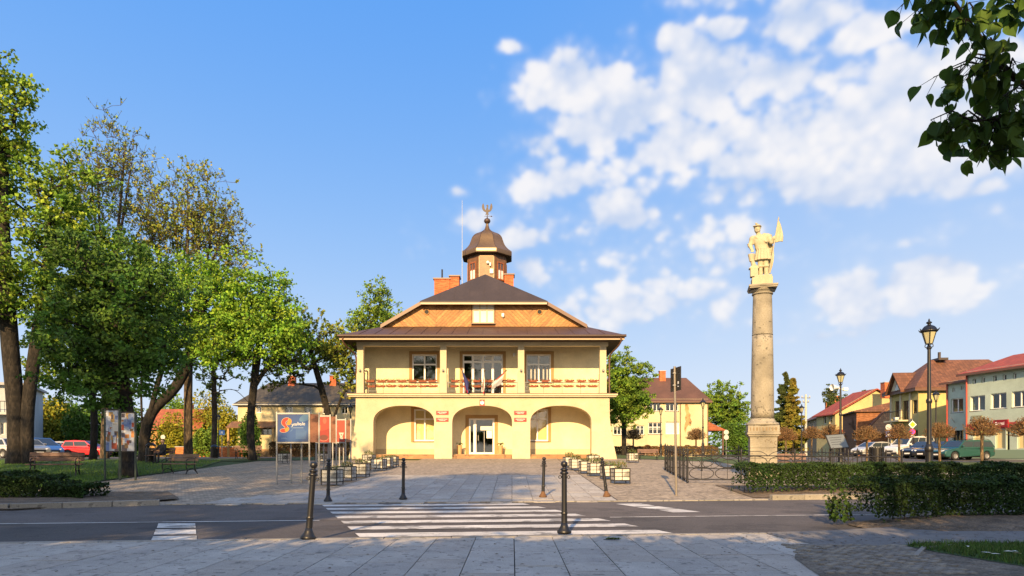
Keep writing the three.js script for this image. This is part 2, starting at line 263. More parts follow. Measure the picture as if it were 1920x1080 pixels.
{ // crossing: seven bars laid askew across the road
  const cross = new THREE.Group(); cross.name = 'crosswalk'; scene.add(cross); struct(cross);
  for (let k = 0; k < 7; k++) {
    const t0 = .045 + k * .139, t1 = t0 + .070, xl = (t) => mix(-2.25, -4.95, t), xr = (t) => mix(2.75, .15, t), D = (x, t) => mix(near(x), far(x), t);
    const q = [[xl(t0), t0], [xr(t0), t0], [xr(t1), t1], [xl(t1), t1]].map(([x, t]) => [x, -.003, -D(x, t)]);
    const g = new THREE.BufferGeometry(); g.setAttribute('position', new THREE.Float32BufferAttribute([q[0], q[1], q[2], q[0], q[2], q[3]].flat(), 3)); g.computeVertexNormals();
    mesh('painted_bar', g, M.paint, cross);
  }
  const quad = (name, pts) => { const w = pts.map(([px, py]) => { const d = FOCAL * EYE / (py - HORIZON); return [(px - 960) * d / FOCAL, -.003, -d]; }); const g = new THREE.BufferGeometry(); g.setAttribute('position', new THREE.Float32BufferAttribute([w[0], w[1], w[2], w[0], w[2], w[3]].flat(), 3)); g.computeVertexNormals(); return [name, g]; };
  const hump = new THREE.Group(); hump.name = 'road_marking'; scene.add(hump); struct(hump); numbered('road_marking');
  for (const q of [[[281, 1017], [369, 1016], [369, 1004], [287, 1005]], [[288, 1002], [368, 1001], [367, 991.5], [292, 992]], [[294, 989.5], [367, 989], [366, 981], [297, 981]]]) { const [n, g] = quad('painted_bar', q); mesh(n, g, M.paint, hump); }
  const hump2 = new THREE.Group(); hump2.name = numbered('road_marking'); scene.add(hump2); struct(hump2);
  for (const q of [[[1189, 949.5], [1228, 948], [1202, 943.5], [1155, 944.5]], [[1228, 954.5], [1268, 953], [1234, 949], [1193, 950.5]], [[1262, 960.5], [1314, 959.5], [1272, 953.8], [1232, 955.2]]]) { const [n, g] = quad('painted_bar', q); mesh(n, g, M.paint, hump2); }
}
// large granite slabs, each its own stone, laid on a dark bed
const slabGeo = new Map();
function slabStone(w, l, v) { const k = w.toFixed(2) + l.toFixed(2) + v; if (!slabGeo.has(k)) { const g = boxUV(box(w - .012, .04, l - .012, 0, -.02, 0)); const u = g.attributes.uv; for (let i = 0; i < u.count; i++) u.setXY(i, u.getX(i) + v * .37, u.getY(i) + v * .53); slabGeo.set(k, g); } return slabGeo.get(k); }
function slabField(parent, x0, cols, w, dStart, dEnd, seed, off, skip) {
  const r = rng(seed);
  for (let c = 0; c < cols; c++) {
    const x = x0 + (c + .5) * w; let d = (typeof dStart === 'function' ? dStart(x) : dStart) - (c % 2 ? .35 : 0) - r() * .15; const end = typeof dEnd === 'function' ? dEnd(x) : dEnd;
    while (d < end - .1) {
      let l = [.6, .85, 1.1, 1.1, 1.35][Math.floor(r() * 5)]; if (d + l > end - .3) l = Math.max(.2, Math.round((end - d) * 20) / 20);
      const dm = d + l / 2; if (!(skip && skip(x, dm))) { const m = new THREE.Mesh(slabStone(w, l, Math.floor(r() * 4)), M.slab[Math.floor(r() * 4)]); m.name = 'paving_slab'; m.position.set(x, G(x, dm) + off + (r() - .5) * .004, -dm); m.rotation.x = Math.atan((G(x, dm + .3) - G(x, dm - .3)) / .6); parent.add(m); } else r(), r();
      d += l;
    }
  }
}
strip('pavement_bed', () => -6, (x) => near(x) - .16, -60, 5.2, 16, -.006, M.joint);
{ const pv = new THREE.Group(); pv.name = 'pavement'; scene.add(pv); struct(pv); slabField(pv, -10.32, 26, .575, 4.3, (x) => near(x) - .15, 5, .03, (x, d) => x > (d > 8.2 ? 4.7 : 4.0)); }
strip('pavement_outer', () => -6, (x) => near(x) - .16, -60, -10.34, 8, .02, M.path);
patch('forecourt_bed', (d) => -5.75 - Math.max(0, 21.5 - d) * .5, 2.95, 17.95, 44, 12, 30, -.012, M.joint);
{ const pl = new THREE.Group(); pl.name = 'forecourt'; scene.add(pl); struct(pl); slabField(pl, -5.75, 15, .575, (x) => far(x) + .2, 28, 9, .012); slabField(pl, -8.05, 4, .575, (x) => far(x) + .2, (x) => 21.5 - (-5.75 - x) * 1.25, 19, .012); }
patch('forecourt_paving', -5.75, 2.875, 27.9, 44, 8, 20, .008, M.plazaPath);
patch('square_paving', -15.4, -5.77, 19.6, 41.5, 10, 26, -.02, M.plaza);
patch('square_paving', -11.0, -5.77, 17.0, 19.6, 6, 6, -.02, M.plaza);
patch('square_paving', 2.9, 22, (18.2), 44.5, 14, 26, -.018, M.plaza);
strip('square_edge', (x) => far(x) + .17, (x) => far(x) + 2.2, -8.5, 7.5, 12, -.019, M.plaza);
// kerbs: flush stones at the crossing, raised ones round the planted beds
function kerbRun(name, pts, w, h, y0, len, seed) {
  const k = new THREE.Group(); k.name = numbered(name); scene.add(k); struct(k); const r = rng(seed);
  const curve = new THREE.CatmullRomCurve3(pts.map((p) => V(p[0], 0, -p[1])), false, 'catmullrom', .1), L = curve.getLength(), n = Math.max(1, Math.round(L / len));
  const geo = boxUV(rbox(L / n - .012, h, w, 0, 0, 0, .012));
  for (let i = 0; i < n; i++) { const p = curve.getPointAt((i + .5) / n), t = curve.getTangentAt((i + .5) / n); const m = new THREE.Mesh(geo, M.kerb[Math.floor(r() * 3)]); m.name = 'kerb_stone'; put(m, p.x, y0 + G(p.x, -p.z) - h / 2, p.z, Math.atan2(-t.z, t.x)); k.add(m); }
}
kerbRun('kerb', [[-24, near(-24) - .07], [-3, near(-3) - .07], [4.1, near(4.1) - .07]], .14, .2, .035, 1.0, 3);
kerbRun('kerb', [[-8.8, far(-8.8) + .08], [0, far(0) + .08], [7.1, far(7.1) + .08]], .15, .2, .02, 1.0, 4);
kerbRun('raised_kerb', [[-26, 14.0], [-14, 15.05], [-11.8, 15.5], [-9.9, 16.35], [-8.9, 16.85]], .16, .3, .13, 1.0, 5);
kerbRun('raised_kerb', [[7.2, 18.55], [8.3, 18.75], [10, 18.95], [20, 19.95], [34, 21.3]], .16, .3, .13, 1.0, 6);
// planted beds and lawns
patch('planting_bed', -40, (d) => -11.3 + (d - 15.3) * .62 - Math.max(0, d - 18.6) * 1.3, 15.2, 20.6, 14, 8, .03, M.soil, scene, (x, d, u, v) => .10 * Math.sin(PI * clamp(v * 1.2, 0, 1)) * (u > .92 ? (1 - u) / .08 : 1));
patch('planting_bed', (d) => 6.9 + (d - 19) * .05, 40, 19.1, 23.4, 14, 8, .0, M.soil, scene, (x, d, u, v) => .14 * Math.sin(PI * clamp(v, 0, 1)) * (u < .08 ? u / .08 : 1) - (x - 7) * 0);
patch('lawn', -60, (d) => -15.5 - Math.max(0, d - 33) * .28, 20.6, 40.2, 14, 22, .0, M.grass);
patch('lawn', -34, (d) => mix(-16, -10.6, sstep(40, 42, d)), 40.2, 44.5, 10, 6, .004, M.grass);
patch('back_street', -90, -18, 45.5, 62, 10, 8, .0, M.asphaltOld);
patch('back_street', 17, 60, 44.8, 58, 10, 8, .0, M.asphaltOld);
patch('lawn', 13.5, 36, 33, 44.6, 8, 10, .0, std(C(.10, .17, .02), .95, { map: T.grass() }));
patch('lawn', 6.8, 17, 44.6, 70, 6, 12, .006, std(C(.10, .17, .02), .95, { map: T.grass() }));
// the side path, its worn edge and the grass corner by the camera
patch('side_path', (d) => mix(4.22, 4.02, sstep(9, 10.6, d)), 30, 8.95, 10.66, 20, 6, .036, M.path);
strip('side_path', () => 10.6, (x) => mix(10.72, 11.9, sstep(4.1, 8, x)), 4.06, 30, 20, .032, M.path);
patch('planting_bed', (d) => 6.1 + Math.max(0, d - 12.3) * 1.3, 30, 10.7, 14.8, 14, 12, .006, M.soil, scene, (x, d, u, v) => .16 * Math.sin(PI * clamp(v * 1.25, 0, 1)) * (u < .05 ? u / .05 : 1));
patch('setts_edge', (d) => mix(mix(2.7, 3.2, (d - 4.5) / 2.5), 4.25, sstep(8.2, 9, d)), 9, 4.5, 9.0, 8, 14, .036, std(C(.22, .185, .14), .95, { map: T.soil(), bumpMap: T.soilB(), bumpScale: .05 }));
// ---------------------------------------------------------------- windows and signs
// a window: white frame (the part) with its panes and sill as sub-parts; local x to the right, y up, outside = +z
function windowUnit(parent, x0, x1, y0, y1, z, o = {}) {
  const { cols = 2, transom = 0, f = .07, m = .09, mat = M.whitePaint, glass = M.glass, sill = null, ry = 0, name = 'window', depth = .07, bars = 0 } = o;
  const w = x1 - x0, h = y1 - y0, g = [bb(0, f, 0, h, -depth, 0), bb(w - f, w, 0, h, -depth, 0), bb(f, w - f, 0, f, -depth, 0), bb(f, w - f, h - f, h, -depth, 0)];
  const rows = transom ? [[f, h * transom - m / 2], [h * transom + m / 2, h - f]] : [[f, h - f]];
  if (transom) g.push(bb(f, w - f, h * transom - m / 2, h * transom + m / 2, -depth, .008));
  const inner = w - 2 * f, cw = (inner - m * (cols - 1)) / cols;
  for (let i = 1; i < cols; i++) { const x = f + i * cw + (i - 1) * m; for (const [a, b] of rows) g.push(bb(x, x + m, a, b, -depth, .004)); }
  const win = mesh(name, g, mat, parent); put(win, x0, y0, z, ry);
  for (const [a, b] of rows) for (let i = 0; i < cols; i++) {
    const x = f + i * (cw + m); mesh('pane', bb(x, x + cw, a, b, -depth + .012, -depth + .024), glass, win);
    if (bars) mesh('glazing_bar', bb(x, x + cw, (a + b) / 2 - .012, (a + b) / 2 + .012, -depth + .025, -depth + .04), mat, win);
  }
  if (sill) mesh('sill', bb(-.08, w + .08, -.07, -.003, -depth, .12), sill, win);
  return win;
}
function canvasTex(w, h, draw) { const c = document.createElement('canvas'); c.width = w; c.height = h; const x = c.getContext('2d'); draw(x, w, h); const t = new THREE.CanvasTexture(c); t.colorSpace = THREE.SRGBColorSpace; return t; }
function face(w, h, z = 0) { return clean(new THREE.PlaneGeometry(w, h).translate(0, 0, z)); }

// ---------------------------------------------------------------- town hall
const TH = { x: -1.9, d: 43.1, y: G(-1.9, 43.1) - .01 };
const hallPos = (x, y, z) => [TH.x + x, TH.y + y, -TH.d + z];
{
  const t = thing('town_hall', 'yellow two storey town hall with arcade, balcony and brown roof with cupola', 'town hall', [TH.x, TH.y, -TH.d]);
  // arcade wall with three basket arches and flared ends
  const s = new THREE.Shape(); s.moveTo(-8.74, -.3); s.lineTo(-8.62, .3); s.quadraticCurveTo(-8.3, 1.6, -8.22, 2.7); s.lineTo(-8.2, 4.0); s.lineTo(8.2, 4.0); s.lineTo(8.22, 2.7); s.quadraticCurveTo(8.3, 1.6, 8.62, .3); s.lineTo(8.74, -.3);
  for (const [a, b] of [[3.08, 7.04], [-1.97, 1.91], [-7.07, -3.13]]) {
    s.lineTo(b, -.3); s.lineTo(b, 2.35); const c = (a + b) / 2, rx = (b - a) / 2, ry = 1.1;
    for (let i = 1; i < 28; i++) { const q = PI * i / 28; s.lineTo(c + rx * Math.sign(Math.cos(q)) * Math.pow(Math.abs(Math.cos(q)), .86), 2.35 + ry * Math.pow(Math.sin(q), .86)); }
    s.lineTo(a, 2.35); s.lineTo(a, -.3);
  }
  mesh('arcade_wall', ext(s, .75, 0, -.75), M.yellow, t);
  // ledge of the balcony floor
  mesh('ledge', [bb(-8.62, 8.62, 4.0, 4.09, -.76, .2), bb(-8.7, 8.7, 4.09, 4.21, -2.29, .28)], M.cream, t);
  mesh('ledge_flashing', bb(-8.74, 8.74, 4.212, 4.235, -.4, .32), M.copperDark, t);
  mesh('arcade_ceiling', bb(-8.15, 8.15, 3.8, 3.998, -2.3, -.76), M.yellowLifted, t);
  // back walls of arcade and loggia, with openings
  const lower = shp([[-8.2, -.3], [8.2, -.3], [8.2, 4.0], [-8.2, 4.0]]); rectHole(lower, -4.77, -3.32, 1.19, 3.37); rectHole(lower, 2.9, 4.36, 1.19, 3.37); rectHole(lower, -1.05, .72, .3, 2.75);
  mesh('wall', ext(lower, .3, 0, -2.6), M.yellowLifted, t);
  const upper = shp([[-8.2, 4.0], [8.2, 4.0], [8.2, 7.58], [-8.2, 7.58]]); rectHole(upper, -4.9, -3.21, 5.2, 7.1); rectHole(upper, 2.88, 4.55, 5.2, 7.1); rectHole(upper, -1.46, 1.28, 4.3, 7.1);
  mesh('wall', ext(upper, .3, 0, -2.6), M.yellowLifted, t);
  mesh('wall', bb(-8.2, -7.8, -.3, 3.998, -2.29, -.755), M.yellowLifted, t); mesh('wall', bb(7.8, 8.2, -.3, 3.998, -2.29, -.755), M.yellowLifted, t);
  for (const [a, b, nm] of [[-8.2, -7.9, 0], [7.9, 8.2, 1]]) mesh('wall', bb(a, b, -.3, 7.7, -15.5, -2.605), M.yellowLifted, t);
  mesh('wall', bb(-7.9, 7.9, -.3, 9.0, -15.5, -15.2), M.yellowLifted, t);
  mesh('floor_slab', bb(-7.89, 7.89, 4.0, 4.2, -15.19, -2.61), M.dark, t); mesh('floor_slab', bb(-7.89, 7.89, -.25, .28, -15.19, -2.61), M.dark, t);
  // tan surrounds
  const surround = (x0, x1, y0, y1, w) => mesh('window_surround', [bb(x0 - w, x0, y0, y1 + w, -2.3, -2.26), bb(x1, x1 + w, y0, y1 + w, -2.3, -2.26), bb(x0, x1, y1, y1 + w, -2.3, -2.26)], M.yellowTrim, t);
  surround(-4.77, -3.32, 1.12, 3.37, .2); surround(2.9, 4.36, 1.12, 3.37, .2); surround(-1.05, .72, .31, 2.75, .22);
  surround(-4.9, -3.21, 5.13, 7.1, .2); surround(2.88, 4.55, 5.13, 7.1, .2); surround(-1.46, 1.28, 4.25, 7.1, .2);
  for (const [a, b] of [[-4.77, -3.32], [2.9, 4.36]]) {
    windowUnit(t, a, b, 1.19, 3.37, -2.36, { cols: 2, transom: .69, sill: M.fascia, f: .1, m: .1, glass: M.pane });
    for (const k of [0, 1]) mesh('blind', bb(a + .1 + k * .66, a + .68 + k * .66, 1.25, 3.3, -2.56, -2.55), M.blind, t);
  }
  for (const [a, b] of [[-4.9, -3.21], [2.88, 4.55]]) windowUnit(t, a, b, 5.2, 7.1, -2.36, { cols: 2, transom: .64, sill: M.fascia, f: .09, m: .1 });
  for (let k = 0; k < 5; k++) mesh('blind_slat', bb(3.15 + k * .26 + (k > 2 ? .06 : 0), 3.26 + k * .26 + (k > 2 ? .06 : 0), 5.3, 6.3, -2.404, -2.401), M.grey, t);
  windowUnit(t, -1.46, 1.28, 4.3, 7.1, -2.36, { cols: 4, transom: .82, f: .1, m: .16, name: 'balcony_door' });
  for (const x of [-.72, .07]) mesh('transom_panel', bb(x, x + .52, 6.74, 6.97, -2.4, -2.392), M.curtain, t);
  // the entrance: narrow side light, glazed door standing in a white frame, notices on the glass
  const dr = mesh('entrance_door', [bb(0, .1, 0, 2.43, -.08, 0), bb(.3, .5, 0, 2.43, -.08, 0), bb(1.62, 1.74, 0, 2.43, -.08, 0), bb(.1, .3, 2.33, 2.43, -.08, 0), bb(.5, 1.62, 2.33, 2.43, -.08, 0), bb(.1, .3, 0, .12, -.08, 0), bb(.5, 1.62, 0, .12, -.08, 0)], M.whitePaint, t); put(dr, -1.035, .31, -2.36);
  mesh('pane', bb(.1, .3, .12, 2.33, -.05, -.04), M.glass, dr); mesh('pane', bb(.5, 1.62, .12, 2.33, -.05, -.04), M.glass, dr);
  mesh('notice', bb(.78, 1.6, 1.62, 1.9, -.039, -.034), M.curtain, dr); mesh('notice', bb(1.2, 1.58, 1.08, 1.6, -.039, -.034), M.whitePaint, dr); mesh('door_post', bb(1.02, 1.06, .12, 1.55, -.039, -.03), M.zinc, dr); mesh('handle', bb(.62, .65, .9, 1.3, -.03, .04), M.zinc, dr);
  // plinth tiles on the arcade wall, steps between the pillars
  for (const [a, b] of [[-7.78, -1.42], [1.1, 7.78]]) { const n = 7; for (let k = 0; k < n; k++) { const w = (b - a) / n; mesh('plinth_tile', bb(a + k * w + .006, a + (k + 1) * w - .006, .31, .66, -2.3, -2.27), M.plinth, t); } }
  for (const [a, b] of [[-7.07, -3.13], [-1.97, 1.91], [3.08, 7.04]]) { mesh('step', bb(a + .004, b - .004, .0, .14, -.6, -.08), M.step, t); mesh('step', bb(a + .004, b - .004, .142, .285, -.75, -.34), M.step, t); }
  mesh('arcade_floor', bb(-7.79, 7.79, -.2, .295, -2.3, -.752), M.plinth, t);
  // loggia columns, beam, soffit
  for (const x of [-7.95, -2.56, 2.49, 7.81]) {
    const c = mesh('column', [bb(-.205, .205, 4.23, 7.33, -.55, -.14), bb(-.235, .235, 4.215, 5.55, -.58, -.11)], M.cream, t); c.position.x = x;
    mesh('wall_lamp', [lathe([[0, -.08], [.06, -.07], [.08, 0], [.05, .08], [0, .09]], 10).translate(0, 5.72, -.06)], M.zinc, c);
  }
  mesh('beam', bb(-8.18, 8.14, 7.33, 7.58, -.6, -.1), M.cream, t);
  mesh('soffit', bb(-8.95, 8.95, 7.585, 7.63, -16.9, .95), M.soffit, t);
  mesh('fascia', [bb(-9.02, 9.02, 7.6, 7.84, .94, 1.0), bb(-9.02, -8.96, 7.6, 7.84, -17, .939), bb(8.96, 9.02, 7.6, 7.84, -17, .939)], M.fascia, t);
  mesh('gutter', [clean(new THREE.CylinderGeometry(.09, .09, 18.2, 12).rotateZ(PI / 2).translate(0, 7.78, 1.09))], M.copperDark, t);
  mesh('drip_edge', bb(-9.0, 9.0, 7.545, 7.598, .9, 1.02), std(C(.50, .40, .26), .6), t);
  for (const sg of [-1, 1]) mesh('downpipe', tube([[sg * 8.75, 7.72, 1.05], [sg * 8.8, 7.5, .98], [sg * 8.7, 7.25, .7], [sg * 8.3, 6.75, -.3], [sg * 8.27, 6.4, -.45], [sg * 8.27, 5.4, -.5], [sg * 8.27, 4.25, -.5]], .055, 8, 40), M.fascia, t);
  // roof: skirt, two long slopes, half hips, gable of boards
  const E = 7.86, K = .578, R = E + 9 * K;
  const skirt = (x, z) => E + .333 * (1 - z), side = (x) => E + K * (9 - Math.abs(x));
  const rf = mesh('roof', roofPlane([[-9, 1], [9, 1], [7.08, -2.32], [-7.08, -2.32]], skirt, .1), M.roofBrown, t);
  for (const sg of [-1, 1]) mesh('roof_slope', roofPlane([[9, 1], [9, -17], [7.1, -13.7], [6.95, -14.1], [4.1, -14.1], [0, -11.7], [0, -4.3], [4.1, -1.95], [6.95, -1.95], [7.1, -2.3]].map(([x, z]) => [sg * x, z]), (x) => side(x), .16), M.roofDark, t);
  const hipY = side(4.25) - .03, hip = (x, z) => hipY + (-1.7 - z) * (R - hipY) / 2.6;
  mesh('half_hip', roofPlane([[-4.3, -1.7], [4.3, -1.7], [0, -4.32]], (x, z) => hip(x, z) + .02, .12), M.roofDark, t);
  mesh('half_hip', roofPlane([[-4.3, -14.3], [4.3, -14.3], [0, -11.68]], (x, z) => hip(x, -16 - z) + .02, .12), M.roofDark, t);
  for (let k = -3; k <= 3; k++) { const zt = -1.7 - (1 - Math.abs(k) / 4) * 2.5; if (k !== -9) mesh('roof_seam', hull([[k - .015, hip(0, -1.71) + .02, -1.71], [k + .015, hip(0, -1.71) + .02, -1.71], [k - .015, hip(0, zt) + .02, zt], [k + .015, hip(0, zt) + .02, zt], [k - .015, hip(0, -1.71) + .035, -1.71], [k + .015, hip(0, -1.71) + .035, -1.71], [k - .015, hip(0, zt) + .035, zt], [k + .015, hip(0, zt) + .035, zt]]), M.roofDark, t); }
  mesh('half_hip_fascia', bb(-4.25, 4.25, hipY - .2, hipY - .08, -1.74, -1.68), std(C(.46, .36, .24), .6), t);
  for (let k = -8; k <= 8; k++) { const x = k * .98; const top = Math.abs(x) > 7 ? mix(-2.3, 1, (Math.abs(x) - 7) / 2) : -2.28; mesh('roof_seam', hull([[x - .02, skirt(0, .99), .99], [x + .02, skirt(0, .99), .99], [x * .97 - .02, skirt(0, top), top], [x * .97 + .02, skirt(0, top), top], [x - .02, skirt(0, .99) + .03, .99], [x + .02, skirt(0, .99) + .03, .99], [x * .97 - .02, skirt(0, top) + .03, top], [x * .97 + .02, skirt(0, top) + .03, top]]), M.roofBrown, rf); }
  for (const sg of [-1, 1]) mesh('verge', hull([0, 1].flatMap((k) => [[sg * 6.98, side(6.98) - .22 + .25 * k, -1.94], [sg * 4.15, side(4.15) - .22 + .25 * k, -1.94], [sg * 6.98, side(6.98) - .22 + .25 * k, -1.88], [sg * 4.15, side(4.15) - .22 + .25 * k, -1.88]])), M.fascia, t);
  const gy0 = 8.99, gTop = hipY - .12, gx = (y) => (R - .16 - y) / K, gz = -2.33;
  mesh('gable_panel', ext(shp([[-gx(gy0), gy0], [gx(gy0), gy0], [gx(gTop), gTop], [-gx(gTop), gTop]]), .08, 0, gz - .09), M.boardBack, t);
  // diagonal boards, each one clipped to its field of the gable
  const clip = (poly, n, c) => { const o = []; for (let i = 0; i < poly.length; i++) { const a = poly[i], b = poly[(i + 1) % poly.length], da = a[0] * n[0] + a[1] * n[1] - c, db = b[0] * n[0] + b[1] * n[1] - c; if (da >= 0) o.push(a); if ((da >= 0) !== (db >= 0)) { const q = da / (da - db); o.push([mix(a[0], b[0], q), mix(a[1], b[1], q)]); } } return o; };
  const r = rng(77);
  const fields = [[-gx(gy0), -3.3, 1], [-3.3, -.86, -1], [.76, 3.15, 1], [3.15, gx(gy0), -1]];
  for (const [fa, fb, sgn] of fields) {
    let base = [[fa, gy0], [fb, gy0], [fb, gTop], [fa, gTop]]; base = clip(base, [K, -1], -(R - .16)); base = clip(base, [-K, -1], -(R - .16));
    const n = [Math.SQRT1_2 * sgn, Math.SQRT1_2], w = .19, cs = base.map((p) => p[0] * n[0] + p[1] * n[1]), c0 = Math.min(...cs), c1 = Math.max(...cs);
    for (let c = c0; c < c1; c += w) { let q = clip(base, n, c + .006); q = clip(q, [-n[0], -n[1]], -(c + w - .006)); if (q.length > 2) mesh('board', ext(shp(q), .03 + r() * .012, 0, gz - .008), M.board[Math.floor(r() * 3)], t); }
  }
  for (const x of [-gx(gy0), -3.3, 3.15]) if (Math.abs(x) < 5) mesh('batten', bb(x - .03, x + .03, gy0, gTop - .02, gz + .035, gz + .05), M.board[1], t);
  windowUnit(t, -.79, .69, 9.22, 10.6, gz + .06, { cols: 3, transom: .66, f: .07, m: .09, glass: M.curtain, mat: M.cream, sill: M.fascia, bars: 0 });
  for (const x of [-3.9, 3.78]) { mesh('vent', clean(new THREE.TorusGeometry(.17, .035, 8, 20).translate(x, 9.98, gz + .055)), M.board[2], t); mesh('vent_hole', clean(new THREE.CylinderGeometry(.15, .15, .02, 20).rotateX(PI / 2).translate(x, 9.98, gz + .05)), M.blackMatt, t); }
  mesh('floodlight', [rbox(.18, .24, .14, 1.28, 9.75, gz + .16, .03), bar([1.28, 9.6, gz], [1.28, 9.6, gz + .14], .025)], M.whitePaint, t);
  // chimneys
  const chim = (x0, x1, y1, z) => { const c = mesh('chimney', bb(x0, x1, 11, y1, z - .9, z), M.brick, t); mesh('chimney_cap', bb(x0 - .08, x1 + .08, y1, y1 + .09, z - .98, z + .08), M.fascia, c); return c; };
  const ch = chim(-3.9, -2.75, 13.35, -6.6); mesh('flue', cyl(.06, .06, .75, -3.35, 13.43, -7, 10), M.blackMatt, ch); chim(-2.73, -2.05, 13.55, -6.6); chim(1.34, 2.02, 13.72, -6.8);
  // cupola
  const cz = -8, oct = (rad, y) => Array.from({ length: 8 }, (_, i) => { const a = PI / 8 + i * PI / 4; return [Math.sin(a) * rad / Math.cos(PI / 8), y, Math.cos(a) * rad / Math.cos(PI / 8) + cz]; });
  const cu = mesh('cupola', hull([...oct(1.45, 11.4), ...oct(1.45, 15.3)]), M.cupolaWood, t);
  const facet = (i, fn) => { const a = i * PI / 4, g = new THREE.Group(); g.name = 'cupola_facet'; put(g, Math.sin(a) * 1.452, 0, cz + Math.cos(a) * 1.452, a); t.add(g); fn(g); };
  for (let i = -2; i <= 2; i++) facet(i, (g) => {
    if (i === 0) { mesh('panel', bb(-.52, .52, 12.4, 15.02, 0, .03), std(C(.30, .17, .075), .5, { map: T.wood() }), g); mesh('panel_trim', [bb(-.56, -.52, 12.4, 15.08, 0, .05), bb(.52, .56, 12.4, 15.08, 0, .05), bb(-.56, .56, 15.02, 15.08, 0, .05)], std(C(.50, .36, .20), .6), g); mesh('siren', [lathe([[0, 0], [.1, .02], [.12, .1], [.05, .16], [0, .17]], 12).rotateX(PI / 2).translate(.1, 14.55, .05), rbox(.1, .26, .2, .28, 14.4, .13, .02)], M.whitePaint, g); mesh('control_box', rbox(.26, .34, .12, .38, 13.9, .1, .02), M.whitePaint, g); }
    else { const w = mesh('window', [bb(-.36, -.27, 13.35, 14.72, 0, .06), bb(.27, .36, 13.35, 14.72, 0, .06), bb(-.27, .27, 14.62, 14.72, 0, .06), bb(-.27, .27, 13.35, 13.45, 0, .06), bb(-.27, .27, 14.12, 14.17, 0, .05), bb(-.02, .02, 13.45, 14.12, 0, .05), bb(-.02, .02, 14.17, 14.62, 0, .05)], M.redWood, g); for (const [a, b, c, d] of [[-.27, -.02, 13.45, 14.12], [.02, .27, 13.45, 14.12], [-.27, -.02, 14.17, 14.62], [.02, .27, 14.17, 14.62]]) mesh('pane', bb(a, b, c, d, .005, .02), c < 14 ? M.curtain : M.glass, g); for (const x of [-.52, -.44, .44, .52]) mesh('cover_strip', bb(x - .015, x + .015, 12, 15.28, 0, .02), M.cupolaWood, g); }
  });
  // bell-shaped copper dome, eight curved gores, then ball and weathervane
  const prof = [[1.86, 15.25], [1.88, 15.3], [1.88, 15.55], [1.82, 15.62], [1.55, 15.86], [1.32, 16.18], [1.2, 16.5], [1.08, 16.82], [.86, 17.06], [.55, 17.22], [.3, 17.38], [.16, 17.56], [.1, 17.8], [.1, 17.95]];
  const dome = []; for (let i = 0; i < 8; i++) { const pos = [], idx = [], a0 = PI / 8 + i * PI / 4, a1 = a0 + PI / 4, q = 1 / Math.cos(PI / 8); for (const [pr, py] of prof) pos.push(Math.sin(a0) * pr * q, py, Math.cos(a0) * pr * q + cz, Math.sin(a1) * pr * q, py, Math.cos(a1) * pr * q + cz); for (let k = 0; k < prof.length - 1; k++) idx.push(2 * k, 2 * k + 1, 2 * k + 3, 2 * k, 2 * k + 3, 2 * k + 2); const g = new THREE.BufferGeometry(); g.setAttribute('position', new THREE.Float32BufferAttribute(pos, 3)); g.setIndex(idx); g.computeVertexNormals(); dome.push(g); }
  const dm = mesh('dome', dome, M.copper, t);
  mesh('dome_soffit', hull([...oct(1.84, 15.24), ...oct(1.84, 15.28)]), M.soffit, dm);
  for (let i = 0; i < 8; i++) { const a = PI / 8 + i * PI / 4, q = 1 / Math.cos(PI / 8); mesh('dome_seam', tube(prof.slice(2, 13).map(([pr, py]) => [Math.sin(a) * pr * q, py, Math.cos(a) * pr * q + cz]), .022, 5, 30), M.copperDark, dm); }
  const band = mesh('dome_band', [bb(-.72, .72, 15.34, 15.52, cz + 1.885, cz + 1.9)], std(C(.34, .25, .15), .4, { metalness: .4 }), t);
  mesh('finial', [lathe([[.1, 17.9], [.12, 17.92], [.08, 17.98], [.2, 18.03], [.26, 18.16], [.2, 18.31], [.06, 18.37], [.03, 18.5], [.02, 18.72], [0, 18.72]], 20).translate(0, 0, cz)], M.copperDark, t);
  const wing = (sg) => { const q = new THREE.Shape(); q.moveTo(sg * .04, .30); q.quadraticCurveTo(sg * .16, .24, sg * .2, .42); q.quadraticCurveTo(sg * .22, .62, sg * .3, .80); q.quadraticCurveTo(sg * .45, .62, sg * .38, .38); q.quadraticCurveTo(sg * .3, .16, sg * .08, .12); q.closePath(); return ext(q, .03, 0, cz); };
  const vane = mesh('weathervane', [wing(1), wing(-1), ext(shp([[-.09, .02], [-.15, -.12], [-.06, -.05], [0, -.14], [.06, -.05], [.15, -.12], [.09, .02], [.1, .34], [.06, .5], [.1, .62], [.03, .7], [-.08, .64], [-.02, .54], [-.1, .34]]), .04, 0, cz - .005)], std(C(.06, .042, .03), .6), t); vane.position.y = 18.72;
  mesh('vane_arrow', [bar([-.22, -.2, cz + .03], [.3, -.2, cz + .03], .015), hull([[.28, -.26, cz + .02], [.28, -.14, cz + .02], [.42, -.2, cz + .02], [.28, -.2, cz + .05]])], M.copperDark, vane);
  mesh('flag_mast', [bar([-1.77, 12.3, -6], [-1.77, 19.0, -6], .022, .012, 10)], M.ghost, t);
  mesh('security_camera', [rbox(.16, .14, .2, 2.05, 7.0, -2.15, .03), rbox(.2, .1, .14, 2.05, 7.12, -2.23, .02)], M.whitePaint, t);
  // balcony railings
  const rail = (a, b) => { const n = Math.round((b - a) / 1.15), g = []; for (const y of [4.42, 4.68, 4.98]) g.push(bar([a, y, -.3], [b, y, -.3], y > 4.9 ? .028 : .016, undefined, 8)); for (let k = 0; k <= n; k++) g.push(bar([mix(a + .03, b - .03, k / n), 4.236, -.3], [mix(a + .03, b - .03, k / n), 4.98, -.3], .02)); mesh('balcony_railing', g, M.zinc, t); };
  rail(-7.74, -2.78); rail(-2.32, 2.27); rail(2.73, 7.6);
